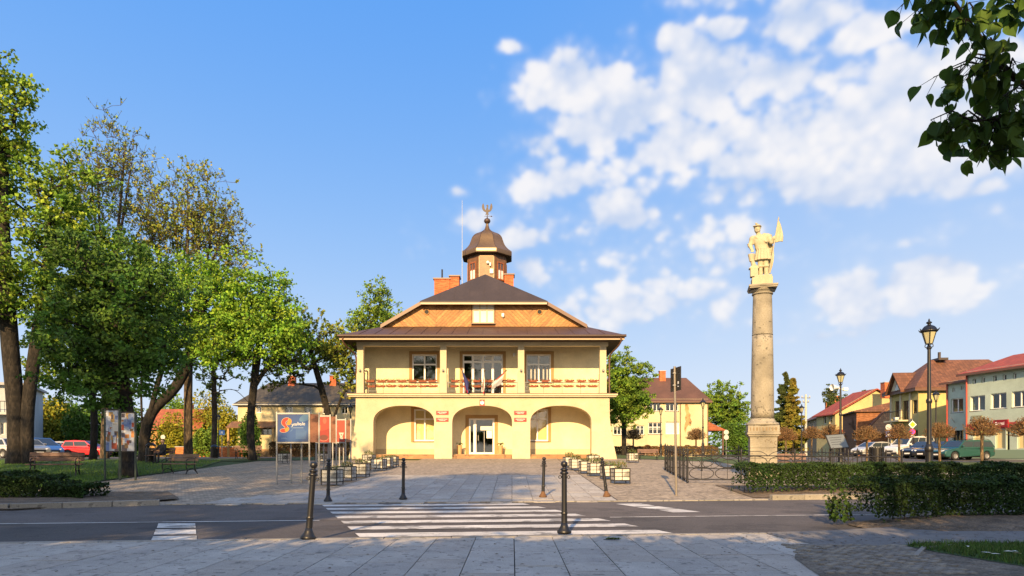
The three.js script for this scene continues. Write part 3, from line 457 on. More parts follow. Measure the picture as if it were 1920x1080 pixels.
  // flag holder on the ledge
  mesh('flag_bracket', [bb(-.75, .2, 4.24, 4.29, .06, .3), bb(-.7, -.66, 4.29, 4.6, .1, .14), bb(.1, .14, 4.29, 4.6, .1, .14)], M.blackMatt, t);
}
{ // window boxes hanging on the railings, two tiers
  const r = rng(31), proto = [];
  const leafyTuft = (w, seed) => { const q = rng(seed), pos = [], col = []; for (let i = 0; i < 210; i++) { const x = (q() - .5) * (w + .16), y = q() * q() * .2 - .05, z = (q() - .5) * .16, s = .022 + q() * .03, a = q() * 6.3, b = q() * 2 - 1; const u = V(Math.cos(a), b * .6, Math.sin(a)).multiplyScalar(s), v = V(-Math.sin(a) * .5, .8, Math.cos(a) * .5).multiplyScalar(s); pos.push(x - u.x, y - u.y, z - u.z, x + v.x, y + v.y, z + v.z, x + u.x, y + u.y, z + u.z); const red = q() < .5; const k = .6 + .8 * q(); const c = red ? [.36 * k, .04 * k, .045 * k] : [.06 * k, .13 * k, .03 * k]; for (let m = 0; m < 3; m++) col.push(...c); } const g = new THREE.BufferGeometry(); g.setAttribute('position', new THREE.Float32BufferAttribute(pos, 3)); g.setAttribute('color', new THREE.Float32BufferAttribute(col, 3)); g.computeVertexNormals(); return g; };
  for (let k = 0; k < 3; k++) { const w = .47 + k * .04; proto.push({ w, box: boxUV(hull([-1, 1].flatMap((sx) => [-1, 1].flatMap((sz) => [[sx * w / 2, .12, sz * .09], [sx * (w / 2 - .03), 0, sz * .065]])))), tuft: merge([leafyTuft(w, 40 + k)]) }); }
  const bays = [[-7.55, -2.95, 7, 'bay with the large tree beside it'], [-2.15, 2.1, 6, 'middle bay'], [2.95, 7.45, 6, 'bay on the downpipe side']];
  bays.forEach(([a, b, n, _], bi) => {
    for (const tier of [0, 1]) for (let k = 0; k < n; k++) {
      if (bi === 1 && tier === 0 && (k === 2 || k === 3) && r() < 0) continue;
      const p = proto[Math.floor(r() * 3)], x = mix(a + .3, b - .3, k / (n - 1)) + (r() - .5) * .08;
      const where = ['by the corner post', 'between the two middle posts', 'by the security camera post'][bi];
      const o = thing('flower_box', `flower box in the ${tier ? 'upper' : 'lower'} tier, ${['first', 'second', 'third', 'fourth', 'fifth', 'sixth', 'seventh'][k]} from the ${['corner column by the trees', 'column before the blue flag', 'column below the camera'][bi]}`, 'flower box', hallPos(x, tier ? 4.98 : 4.64, tier ? -.18 : -.18), 0, `flower boxes on the balcony, bay ${['one', 'two', 'three'][bi]}, ${tier ? 'upper' : 'lower'} tier`);
      const m = new THREE.Mesh(p.box, M.terracotta); m.name = 'box'; o.add(m); const f = new THREE.Mesh(p.tuft, opaqueLeaf); f.name = 'flowers'; f.position.y = .10; o.add(f);
    }
  });
}
{ // plaques, emblem, flags, door pots
  const lines = (seed) => canvasTex(256, 80, (x, w, h) => { x.fillStyle = '#8c1016'; x.fillRect(0, 0, w, h); x.fillStyle = '#f3e8df'; const q = rng(seed); const row = (y, a, b, s) => { let p = a; while (p < b) { const l = s * (.5 + q() * .3); x.fillRect(p, y, l * .3, s); x.fillRect(p, y + (q() < .5 ? 0 : s * .4), l, s * .22); if (q() < .6) x.fillRect(p + l * .7, y, l * .26, s); p += l + s * .22; } }; row(16, 30, 222, 22); row(50, 62, 190, 17); });
  [[-2.6, 2.98, 'upper red enamel plaque on the pillar beside the lower plaque, display board side'], [-2.6, 2.53, 'lower red enamel plaque on the pillar, display board side of the entrance'], [2.44, 2.98, 'upper red enamel plaque on the pillar on the monument side of the entrance'], [2.44, 2.53, 'lower red enamel plaque on the pillar on the monument side of the entrance']].forEach(([x, y, label], k) => {
    const p = thing('wall_plaque', label, 'sign', hallPos(x, y, .025)); mesh('plate', rbox(.8, .25, .03, 0, 0, -.008, .008), std(C(.25, .01, .015), .35), p); mesh('lettering', face(.77, .22, .012), std(C(1, 1, 1), .4, { map: lines(5 + k) }), p, true);
  });
  const em = thing('emblem_plaque', 'small red plaque with a white eagle emblem above the middle arch', 'sign', hallPos(-.03, 3.63, .025));
  mesh('plate', rbox(.34, .4, .03, 0, 0, -.008, .01), std(C(.42, .04, .03), .4), em);
  const eg = new THREE.Shape(); eg.moveTo(0, -.15); eg.lineTo(.05, -.08); eg.lineTo(.12, -.09); eg.lineTo(.13, .1); eg.lineTo(.06, .04); eg.lineTo(.035, .13); eg.lineTo(-.03, .12); eg.lineTo(-.055, .04); eg.lineTo(-.13, .1); eg.lineTo(-.12, -.09); eg.lineTo(-.05, -.08); mesh('eagle', ext(eg, .006, 0, .008), M.whitePaint, em);
  // flags on slanting poles
  const cloth = (p, q, drop, sw, cols, seed) => { // hangs from pole p-q
    const nx = 14, ny = 14, pos = [], idx = [], col = [], rr = rng(seed), ph = rr() * 6; const P = V(...p), Q = V(...q);
    for (let j = 0; j <= ny; j++) for (let i = 0; i <= nx; i++) { const u = i / nx, v = j / ny, b = P.clone().lerp(Q, .35 + .6 * u * (1 - v * sw)); const ww = Math.sin(u * 9 + ph + v * 2) * .07 * v + Math.sin(u * 17 + ph) * .03 * v; pos.push(b.x + ww * .6, b.y - drop * v * (1 + .12 * Math.sin(u * 5 + ph)), b.z + ww + .02); const c = cols(u, v); col.push(...c); }
    for (let j = 0; j < ny; j++) for (let i = 0; i < nx; i++) { const a = j * (nx + 1) + i; idx.push(a, a + 1, a + nx + 2, a, a + nx + 2, a + nx + 1); }
    const g = new THREE.BufferGeometry(); g.setAttribute('position', new THREE.Float32BufferAttribute(pos, 3)); g.setAttribute('color', new THREE.Float32BufferAttribute(col, 3)); g.setIndex(idx); g.computeVertexNormals(); return g;
  };
  const fm = new THREE.MeshStandardMaterial({ vertexColors: true, roughness: .9 });
  const flag = (label, p, q, drop, sw, cols, seed) => { const o = thing('flag', label, 'flag', hallPos(p[0], p[1], p[2])); const e = [q[0] - p[0], q[1] - p[1], q[2] - p[2]]; mesh('pole', [bar([0, 0, 0], e, .022)], M.blackMatt, o); mesh('finial', clean(new THREE.SphereGeometry(.055, 10, 8).translate(...e)), M.copper, o); mesh('cloth', cloth([0, 0, 0], e, drop, sw, cols, seed), fm, o); };
  flag('dark blue flag drooping from its slanted pole on the balcony', [-.62, 4.45, .16], [-1.34, 5.75, .75], .85, .5, (u, v) => v > .85 && u > .3 ? [.4, .03, .05] : [.03, .035, .14], 3);
  flag('white and red flag hanging on the steep middle pole of the balcony', [.02, 4.45, .16], [.16, 5.6, .8], .75, .2, (u, v) => u < .45 ? [.55, .03, .04] : [.72, .70, .66], 4);
  flag('white and grey flag with red edge draped on the long slanted pole', [.14, 4.45, .18], [1.52, 5.62, .7], .5, .35, (u, v) => v < .2 && u > .3 ? [.40, .05, .045] : v < .5 ? [.50, .49, .47] : [.26, .27, .28], 6);
  const pot = (x, lab) => { const o = thing('door_pot', lab, 'plant pot', hallPos(x, .296, -1.55)); mesh('pot', lathe([[0, 0], [.13, 0], [.14, .02], [.17, .55], [.185, .56], [.185, .6], [.16, .6], [.14, .56], [0, .56]], 18), M.pot, o); const g = []; const q = rng(Math.round(x * 9 + 90)); for (let k = 0; k < 16; k++) { const a = q() * 6.3; g.push(tube([[0, .56, 0], [Math.cos(a) * .1, .68 + q() * .1, Math.sin(a) * .1], [Math.cos(a) * .24, .6 + q() * .2, Math.sin(a) * .2]], .014, 4, 5)); } mesh('plant', g, std(C(.10, .12, .03), .8), o); };
  pot(-1.62, 'tall terracotta pot with a trailing plant beside the narrow door light'); pot(1.12, 'tall terracotta pot with a small plant beside the door notices');
}
// ---------------------------------------------------------------- shapes from a distance field
function smin(a, b, k) { const h = Math.max(k - Math.abs(a - b), 0) / k; return Math.min(a, b) - h * h * k * .25; }
function capsule(p, a, b, ra, rb) { const bx = b[0] - a[0], by = b[1] - a[1], bz = b[2] - a[2], px = p[0] - a[0], py = p[1] - a[1], pz = p[2] - a[2], h = clamp((px * bx + py * by + pz * bz) / (bx * bx + by * by + bz * bz + 1e-9), 0, 1); return Math.hypot(px - bx * h, py - by * h, pz - bz * h) - mix(ra, rb, h); }
function ellip(p, c, r) { const x = (p[0] - c[0]) / r[0], y = (p[1] - c[1]) / r[1], z = (p[2] - c[2]) / r[2], k = Math.hypot(x, y, z); return (k - 1) * Math.min(r[0], r[1], r[2]); }
function field(fn, lo, hi, res) {
  const mc = new MarchingCubes(res, new THREE.MeshBasicMaterial(), false, false, 120000); mc.isolation = 0; const h = res / 2;
  const W = (i, k) => mix(lo[k], hi[k], ((i - h) / h + 1) / 2);
  for (let z = 0; z < res; z++) for (let y = 0; y < res; y++) for (let x = 0; x < res; x++) mc.field[x + y * res + z * res * res] = -fn([W(x, 0), W(y, 1), W(z, 2)]);
  mc.update(); const n = mc.count, pos = new Float32Array(n * 3);
  for (let i = 0; i < n; i++) for (let k = 0; k < 3; k++) pos[3 * i + k] = mix(lo[k], hi[k], (mc.positionArray[3 * i + k] + 1) / 2);
  let g = new THREE.BufferGeometry(); g.setAttribute('position', new THREE.BufferAttribute(pos, 3)); g = mergeVertices(g, 1e-4); g.computeVertexNormals(); return g;
}

// ---------------------------------------------------------------- the column with its statue
const MON = { d: 27.5, x: (1429.5 - 960) * 27.5 / FOCAL }; MON.y = G(MON.x, MON.d) - .02;
{
  const t = thing('monument_column', 'tall weathered sandstone column on a square stepped pedestal inside the iron fence', 'column', [MON.x, MON.y, -MON.d], -.27);
  const sq = (w, y0, y1, r = .02) => rbox(w * .93, y1 - y0, w * .93, 0, (y0 + y1) / 2, 0, r);
  mesh('pedestal', [sq(1.24, 0, .28), sq(1.12, .27, .80), sq(1.11, .805, 1.22), sq(1.12, 1.225, 1.66)], M.stone, t);
  mesh('cornice', [sq(1.16, 1.655, 1.70), sq(1.26, 1.70, 1.77), sq(1.36, 1.77, 1.86)], M.stone, t);
  mesh('plinth_block', [sq(1.30, 1.862, 2.14)], M.stone, t);
  { const g = []; for (let k = 0; k < 9; k++) g.push(bb(-.53 + k * .12, -.49 + k * .12 + (k % 3) * .015, 1.93, 2.06, .606, .611)); mesh('carved_inscription', g, std(C(.2, .15, .09), .95), t); }
  mesh('column_base', lathe([[0, 2.14], [.64, 2.14], [.66, 2.2], [.62, 2.26], [.52, 2.30], [.50, 2.36], [.47, 2.40], [.46, 2.44], [0, 2.44]], 40), M.stone, t);
  const ent = (y) => .455 - .085 * Math.pow((y - 2.44) / 5.1, 1.4);
  mesh('shaft', lathe([[0, 2.442], ...Array.from({ length: 12 }, (_, i) => { const y = 2.442 + i * (3.41 / 11); return [ent(y), y]; }), [0, 5.86]], 40), M.stone, t);
  mesh('shaft', lathe([[0, 5.868], [ent(5.868) + .006, 5.868], [ent(5.89) + .006, 5.89], ...Array.from({ length: 8 }, (_, i) => { const y = 5.9 + i * (1.63 / 7); return [ent(y), y]; }), [0, 7.53]], 40), M.stone, t);
  mesh('capital', [lathe([[0, 7.53], [.40, 7.53], [.42, 7.56], [.40, 7.6], [.37, 7.62], [.44, 7.68], [.53, 7.74], [0, 7.74]], 36), sq(1.14, 7.74, 7.80, .01), sq(1.2, 7.80, 7.88, .015)], M.stone, t);
  mesh('scratched_marks', [tube([[.05, 1.45, .524], [.12, 1.58, .524], [.2, 1.52, .524], [.26, 1.6, .524]], .008, 4, 20), tube([[.24, 1.42, .524], [.3, 1.5, .524], [.33, 1.4, .524]], .008, 4, 12), tube([[.48, 1.5, .524], [.41, 1.47, .524], [.42, 1.38, .524], [.49, 1.37, .524]], .008, 4, 12)], std(C(.16, .12, .08), .95), t);

  const st = thing('statue', 'pale stone statue of a helmeted warrior with banner standing on the column', 'statue', [MON.x - .03, MON.y + 7.88, -MON.d], -.27); st.scale.set(1.14, 1, 1.1);
  mesh('statue_base', [rbox(.70, .33, .62, 0, .165, 0, .015), rbox(.60, .10, .56, .03, .375, 0, .02)], M.statueStone, st);
  const Y = .42;
  const fn = (p) => {
    p = [p[0], p[1] - Y, p[2]]; let d;
    d = capsule(p, [-.04, .0 + .05, .02], [-.05, .42, .0], .075, .085);                    // legs, knees, boots
    d = smin(d, capsule(p, [-.05, .42, .0], [-.02, .82, 0], .088, .12), .05);
    let e = capsule(p, [.16, .05, .0], [.15, .42, .0], .075, .085); e = smin(e, capsule(p, [.15, .42, .0], [.1, .82, 0], .088, .12), .05); d = Math.min(d, e);
    d = smin(d, capsule(p, [-.05, .035, .05], [-.07, .03, .16], .055, .045), .05); d = smin(d, capsule(p, [.16, .035, .03], [.2, .03, .14], .055, .045), .05);
    d = smin(d, ellip(p, [-.05, .40, .03], [.1, .055, .1]), .03); d = smin(d, ellip(p, [.15, .40, .03], [.1, .055, .1]), .03);
    // kilt: a flared skirt with flutes
    { const h = clamp((p[1] - .66) / .44, 0, 1), a = Math.atan2(p[0] - .04, p[2]), rr = mix(.28, .2, h) + .014 * Math.sin(a * 14); const q = Math.max(Math.hypot((p[0] - .04) / 1.08, p[2] / .82) - rr, .66 - p[1], p[1] - 1.12); d = smin(d, q, .03); }
    d = smin(d, ellip(p, [0.0, 1.18, 0], [.205, .12, .15]), .08);                            // waist
    d = smin(d, ellip(p, [-.03, 1.42, .01], [.25, .24, .175]), .1);                        // chest
    d = smin(d, capsule(p, [-.26, 1.60, 0], [.2, 1.64, 0], .105, .11), .08);                // shoulders
    d = smin(d, capsule(p, [-.08, 1.66, 0], [-.13, 1.82, .01], .075, .07), .05);            // neck
    let hd = ellip(p, [-.15, 1.93, .03], [.105, .135, .12]); hd = smin(hd, ellip(p, [-.16, 1.92, .15], [.022, .04, .03]), .03); hd = smin(hd, ellip(p, [-.155, 1.845, .11], [.055, .03, .03]), .03); d = smin(d, hd, .03);
    let hel = ellip(p, [-.145, 2.03, .0], [.125, .105, .14]); hel = smin(hel, ellip(p, [-.17, 2.06, .12], [.16, .022, .1]), .03); hel = smin(hel, capsule(p, [-.2, 2.17, .1], [-.04, 2.12, -.14], .035, .05), .05); d = smin(d, hel, .02);
    // arm that pours, and arm that lifts the banner
    let ar = capsule(p, [-.31, 1.60, 0], [-.40, 1.30, .02], .1, .075); ar = smin(ar, capsule(p, [-.40, 1.30, .02], [-.34, 1.08, .14], .075, .052), .04); ar = smin(ar, ellip(p, [-.30, 1.58, 0], [.125, .12, .12]), .03); ar = smin(ar, ellip(p, [-.40, 1.36, .01], [.105, .035, .1]), .02); d = smin(d, ar, .03);
    for (let k = 0; k < 4; k++) d = smin(d, capsule(p, [-.36 + .022 * k, 1.06, .17], [-.37 + .022 * k, .99, .175], .018, .014), .012);
    d = smin(d, capsule(p, [-.31, 1.08, .15], [-.29, 1.02, .17], .02, .015), .012);
    let al = capsule(p, [.24, 1.62, 0], [.33, 1.36, .04], .095, .075); al = smin(al, capsule(p, [.33, 1.36, .04], [.39, 1.50, .14], .07, .05), .04); d = smin(d, al, .03);
    for (let k = 0; k < 4; k++) d = smin(d, capsule(p, [.37, 1.46 + .026 * k, .15], [.43, 1.47 + .026 * k, .18], .018, .015), .012);
    d = smin(d, capsule(p, [.37, 1.56, .12], [.42, 1.58, .15], .02, .015), .012);
    // cloak: over the shoulder and down behind
    let cl = capsule(p, [-.22, 1.62, .1], [.14, 1.38, .15], .04, .05); cl = smin(cl, capsule(p, [.08, 1.7, .04], [.3, 1.66, -.04], .07, .06), .05); d = smin(d, cl, .03);
    { const h = clamp((p[1] - .2) / 1.4, 0, 1), x0 = mix(.02, -.2, h), x1 = mix(.32, .3, h) + .12 * Math.sin(h * PI) ; const zc = -.15 - .03 * Math.sin(p[0] * 28), q = Math.max(Math.abs(p[2] - zc) - .04, x0 - p[0], p[0] - x1, .15 - p[1], p[1] - 1.62); d = smin(d, q, .05); }
    // bucket and burning house at the feet
    { const h = clamp((p[1] - .62) / .3, 0, 1); const q = Math.max(Math.hypot(p[0] + .36, p[2] - .16) - mix(.075, .13, h), .60 - p[1], p[1] - .9, -(Math.hypot(p[0] + .36, p[2] - .16) - mix(.05, .1, h)) - (p[1] < .82 ? 1 : 0)); d = smin(d, q, .02); }
    d = smin(d, capsule(p, [-.33, .62, .16], [-.26, .34, .14], .07, .09), .04);
    { const q = Math.max(Math.abs(p[0] + .27) - .13, Math.abs(p[2] - .12) - .14, Math.abs(p[1] - .14) - .2); d = smin(d, q, .02); const g2 = Math.max(Math.abs(p[0] + .27) + (p[1] - .34) * .9 - .15, Math.abs(p[2] - .12) - .14, .3 - p[1]); d = smin(d, g2, .02); }
    return d;
  };
  mesh('figure', field(fn, [-.62, .36, -.36], [.62, 2.72, .36], 104), M.statueStone, st);
  mesh('banner_pole', [bar([.24, Y + .08, .1], [.545, Y + 2.24, .2], .018), hull([[.52, Y + 2.22, .2], [.575, Y + 2.22, .2], [.55, Y + 2.22, .23], [.55, Y + 2.22, .17], [.558, Y + 2.36, .205]])], M.statueStone, st);
  { const nx = 10, ny = 16, a = [], idx = []; for (let j = 0; j <= ny; j++) for (let i = 0; i <= nx; i++) { const v = j / ny, u = i / nx, py = mix(2.16, 1.34, v), px = .545 - (2.24 - py) * .141, w = mix(.02, .30, Math.pow(v, .75)) * (v > .8 ? 1 - (v - .8) * .5 : 1); a.push(px + u * w, Y + py - u * .02 * Math.sin(v * 6), .2 - (2.24 - py) * .046 + .045 * Math.sin(u * 7 + v * 3) * v); } for (let j = 0; j < ny; j++) for (let i = 0; i < nx; i++) { const q = j * (nx + 1) + i; idx.push(q, q + nx + 1, q + nx + 2, q, q + nx + 2, q + 1); } const front = new THREE.BufferGeometry(); front.setAttribute('position', new THREE.Float32BufferAttribute(a, 3)); front.setIndex(idx); front.computeVertexNormals(); const back = front.clone().translate(0, 0, -.035); mesh('banner', [front, back, tube(Array.from({ length: 9 }, (_, k) => { const o = ((k * 2) * (nx + 1) + nx) * 3; return [a[o], a[o + 1], a[o + 2] - .018]; }), .018, 5, 24), tube(Array.from({ length: 6 }, (_, k) => { const o = (ny * (nx + 1) + k * 2) * 3; return [a[o], a[o + 1], a[o + 2] - .018]; }), .018, 5, 18)], M.statueStone, st); }
}

// ---------------------------------------------------------------- iron fence round the monument
{
  const H = 1.12;
  const panelGeo = (L, rich) => { const frame = [bar([0, .12, 0], [L, .12, 0], .018), bar([0, H - .12, 0], [L, H - .12, 0], .018)], orn = []; const n = Math.max(1, Math.round(L / .9)), w = L / n; const ring = (cx, cy, rx, ry) => tube(Array.from({ length: 25 }, (_, i) => [cx + Math.cos(i * PI / 12) * rx, cy + Math.sin(i * PI / 12) * ry, 0]), .015, 5, 40);
    for (let k = 0; k < n; k++) { const cx = (k + .5) * w; orn.push([ring(cx, .345, w * .47, .21), ring(cx, .775, w * .47, .21), bar([cx, .12, 0], [cx, H - .12, 0], .010)]); if (rich) orn[k].push(tube([[k * w, H - .12, 0], [k * w + w * .25, H + .02, 0], [cx, H + .04, 0], [k * w + w * .75, H + .02, 0], [(k + 1) * w, H - .12, 0]], .011, 5, 20)); } return { frame, orn }; };
  const post = lathe([[0, 0], [.045, 0], [.045, .05], [.03, .08], [.026, H - .1], [.04, H - .06], [.026, H - .02], [.04, H + .05], [.02, H + .1], [0, H + .16]], 10);
  const run = (ax, ad, bx, bd, label, upright) => {
    const L = Math.hypot(bx - ax, bd - ad), y = G(ax, ad), o = thing('iron_fence', label, 'fence', [ax, y, -ad], Math.atan2(bd - ad, bx - ax), 'iron fences round the monument'); o.rotation.order = 'YXZ'; o.rotation.z = Math.atan2(G(bx, bd) - y, L);
    const n = upright ? Math.round(L / 1.1) : Math.max(1, Math.round(L / 1.85)), seg = L / n;
    for (let k = 0; k <= n; k++) { const p = mesh('post', post.clone(), M.iron, o); p.position.x = k * seg; }
    for (let k = 0; k < n; k++) { const g = panelGeo(seg - .06, !upright); const p = mesh('rail', g.frame, M.iron, o); p.position.x = k * seg + .03; if (!upright) for (const q of g.orn) mesh('scroll_ring', q, M.iron, p); if (upright) for (const u of [.33, .66]) mesh('picket', [bar([seg * u, 0.02, 0], [seg * u, H + .06, 0], .012), clean(new THREE.SphereGeometry(.022, 6, 5).translate(seg * u, .58, 0))], M.iron, p); }
  };
  const x0 = 6.4, x1 = 14.2, d0 = 24.3, d1 = 31.6;
  run(x0, d0, x1, d0, 'black scrolled iron fence of the monument on the road side behind the hedge');
  run(x0 + .85, d1, x0, d0, 'black iron fence of the monument on the side towards the town hall', true);
  run(x1, d0, x1, d1, 'black iron fence of the monument on the side towards the parked cars', true);
  run(x1, d1, x0 + .85, d1, 'black scrolled iron fence of the monument behind the stone column');
}

// ---------------------------------------------------------------- street lamps
function lampHead(h) { const y = h - .9, hex = (r, yy) => Array.from({ length: 6 }, (_, i) => [Math.sin(i * PI / 3 + PI / 6) * r, yy, Math.cos(i * PI / 3 + PI / 6) * r]); const bot = hex(.115, y), top = hex(.235, y + .42); return { y, hex, bot, top }; }
function makeLamp() {
  const h = 6, t = thing('street_lamp', '', 'street lamp', [0, 0, 0], 0), { y, hex, bot, top } = lampHead(h);
  mesh('base', lathe([[0, 0], [.19, 0], [.19, .05], [.155, .10], [.15, .45], [.17, .50], [.12, .58], [.115, 1.2], [.135, 1.25], [.15, 1.35], [.105, 1.5], [0, 1.5]], 20), M.black, t);
  mesh('pole', lathe([[.09, 1.5], [.075, 1.7], [.07, 2.95], [.1, 3.0], [.1, 3.08], [.066, 3.14], [.055, y - .22], [.085, y - .18], [.085, y - .13], [.05, y - .08], [.045, y - .02]], 18), M.black, t);
  const ln = mesh('lantern_frame', [hull([...hex(.12, y - .03), ...hex(.115, y)]), ...bot.map((b, i) => bar(b, top[i], .017, .019, 6)), ...top.map((p, i) => bar(p, top[(i + 1) % 6], .018, .018, 6)), ...[0, 2, 3, 5].map((i) => tube([[bot[i][0] * .5, y - .16, bot[i][2] * .5], [bot[i][0] * 1.15, y - .11, bot[i][2] * 1.15], [bot[i][0] * 1.05, y - .02, bot[i][2] * 1.05]], .014, 5, 10))], M.black, t);
  for (let i = 0; i < 6; i++) { const j = (i + 1) % 6; const g = new THREE.BufferGeometry(); g.setAttribute('position', new THREE.Float32BufferAttribute([bot[i], bot[j], top[j], bot[i], top[j], top[i]].flat(), 3)); g.computeVertexNormals(); mesh('pane', g, M.lampGlass, ln); }
  mesh('lantern_roof', [lathe([[.30, y + .42], [.33, y + .47], [.28, y + .46], [.24, y + .54], [.19, y + .60], [.11, y + .645], [.07, y + .66], [.05, y + .70], [.1, y + .735], [.1, y + .76], [.03, y + .80], [.035, y + .84], [.015, y + .88], [0, y + .90]], 6).rotateY(PI / 6), ...top.map((p) => bar([p[0] * 1.2, y + .44, p[2] * 1.2], [p[0] * 1.5, y + .52, p[2] * 1.5], .03, .01, 5))], M.black, t);
  return t;
}
const lamp0 = makeLamp();
[[1742, 23.6, 597, 'tall black lantern lamp post standing behind the near hedge and in front of parked cars'], [1576, 45, 690, 'black lantern lamp post with white loudspeakers beside the slanted information board'], [1755, 52, 730, 'black lantern lamp post before the yellow side wall of the corner house'], [1318, 57, 746, 'black lantern lamp post at the corner of the house with peeling plaster'], [1239, 66, 761, 'black lantern lamp post before the paired windows of the brown roofed house'], [1503, 60, 757, 'black lantern lamp post by the concrete utility pole'], [410, 62, 775, 'black lantern lamp post by the blue sign beneath the park trees'], [657, 52, 756, 'black lantern lamp post squeezed between the display boards and the town hall']].forEach(([px, d, py, label], i) => {
  const [x] = atD(px, d), y = G(x, d) - .01, h = yAt(py, d) - y, o = i ? dup(lamp0, [x, y, -d], i * .2, label, h / 6) : lamp0; if (!i) { put(o, x, y, -d, .1); o.scale.setScalar(h / 6); o.userData.label = label; } o.userData.group = 'street lamps of the square';
  if (i === 1) mesh('loudspeaker', [lathe([[.05, 0], [.07, .1], [.14, .35], [.22, .5], [.2, .5], [.04, .12]], 16).rotateZ(PI / 2).translate(-.15, 4.75, .05), rbox(.3, .22, .2, .3, 4.65, .05, .04), bar([-.3, 4.7, 0], [.35, 4.62, 0], .025)], M.whitePaint, o);
});

// ---------------------------------------------------------------- bollards
{
  const prof = [[0, 0], [.105, 0], [.115, .015], [.115, .045], [.095, .06], [.085, .085], [.062, .12], [.05, .17], [.046, .30], [.056, .315], [.056, .33], [.044, .345], [.042, .94], [.066, .95], [.066, .975], [.05, .985], [.045, 1.0]], top = [[.045, 1.0], [.062, 1.012], [.062, 1.03], [.035, 1.045], [.03, 1.06], [.045, 1.075], [.056, 1.10], [.05, 1.135], [.03, 1.15], [0, 1.155]];
  const make = (mat) => { const t = thing('bollard', '', 'bollard'); mesh('foot', lathe(prof.slice(0, 8).concat([[0, .17]]), 24), mat, t); mesh('shaft', lathe(prof.slice(7), 24), M.black, t); mesh('knob', lathe(top, 24), M.black, t); mesh('chain_eye', [clean(new THREE.TorusGeometry(.022, .007, 6, 12).translate(.068, .9, 0)), clean(new THREE.TorusGeometry(.022, .007, 6, 12).translate(-.068, .9, 0))], M.black, t); return t; };
  const dry = make(M.black), rusty = make(M.rust);
  const spots = [[578, 1014, dry, 'black iron bollard leaning slightly on the pavement kerb by the crossing start', -.06, .03], [1058, 1003, dry, 'upright black iron bollard on the pavement kerb at the sunlit crossing bars', 0, .0], [615, 941, dry, 'black bollard across the road beside the white planters', .02, 0], [756, 937, dry, 'black bollard across the road standing in the middle of tree shade', .01, 0], [1018, 933, rusty, 'black bollard with rusty foot leaning a little at the sunlit plaza edge', .03, 0], [1138, 932, rusty, 'rusty footed bollard tilted strongly beside the planter row', -.13, 0]];
  const done = new Set();
  for (const [px, py, src, label, tilt, tz] of spots) { const [x, d] = onGround(px, py), o = done.has(src) ? dup(src, [0, 0, 0]) : src; done.add(src); const base = py > 960 ? .035 : .02; put(o, x, G(x, d) + base - .012, -d, 0); o.rotation.set(tz, 0, -(tilt)); if (py > 960 && px < 600) o.rotation.set(0, 0, -.075); o.userData.label = label; o.userData.group = 'iron bollards at the crossing'; }
}

// ---------------------------------------------------------------- planters
function tuftGeo(n, w, h, seed, pal, leaf = .05) { const q = rng(seed), pos = [], col = []; for (let i = 0; i < n; i++) { const a = q() * 6.283, rr = Math.sqrt(q()) * w, y = Math.pow(q(), .8) * h * (1 - .4 * rr / w), x = Math.cos(a) * rr, z = Math.sin(a) * rr, s = leaf * (.6 + .8 * q()), t = q() * 6.283, u = V(Math.cos(t), q() - .5, Math.sin(t)).multiplyScalar(s), v = V(-Math.sin(t) * .6, .9 * q() + .2, Math.cos(t) * .6).multiplyScalar(s); pos.push(x - u.x * .5, y, z - u.z * .5, x + u.x * .5, y + u.y * .5, z + u.z * .5, x + v.x, y + v.y, z + v.z); const c = pal[Math.floor(q() * pal.length)], k = .7 + .6 * q(); for (let m = 0; m < 3; m++) col.push(c[0] * k, c[1] * k, c[2] * k); } const g = new THREE.BufferGeometry(); g.setAttribute('position', new THREE.Float32BufferAttribute(pos, 3)); g.setAttribute('color', new THREE.Float32BufferAttribute(col, 3)); g.computeVertexNormals(); return merge([g]); }
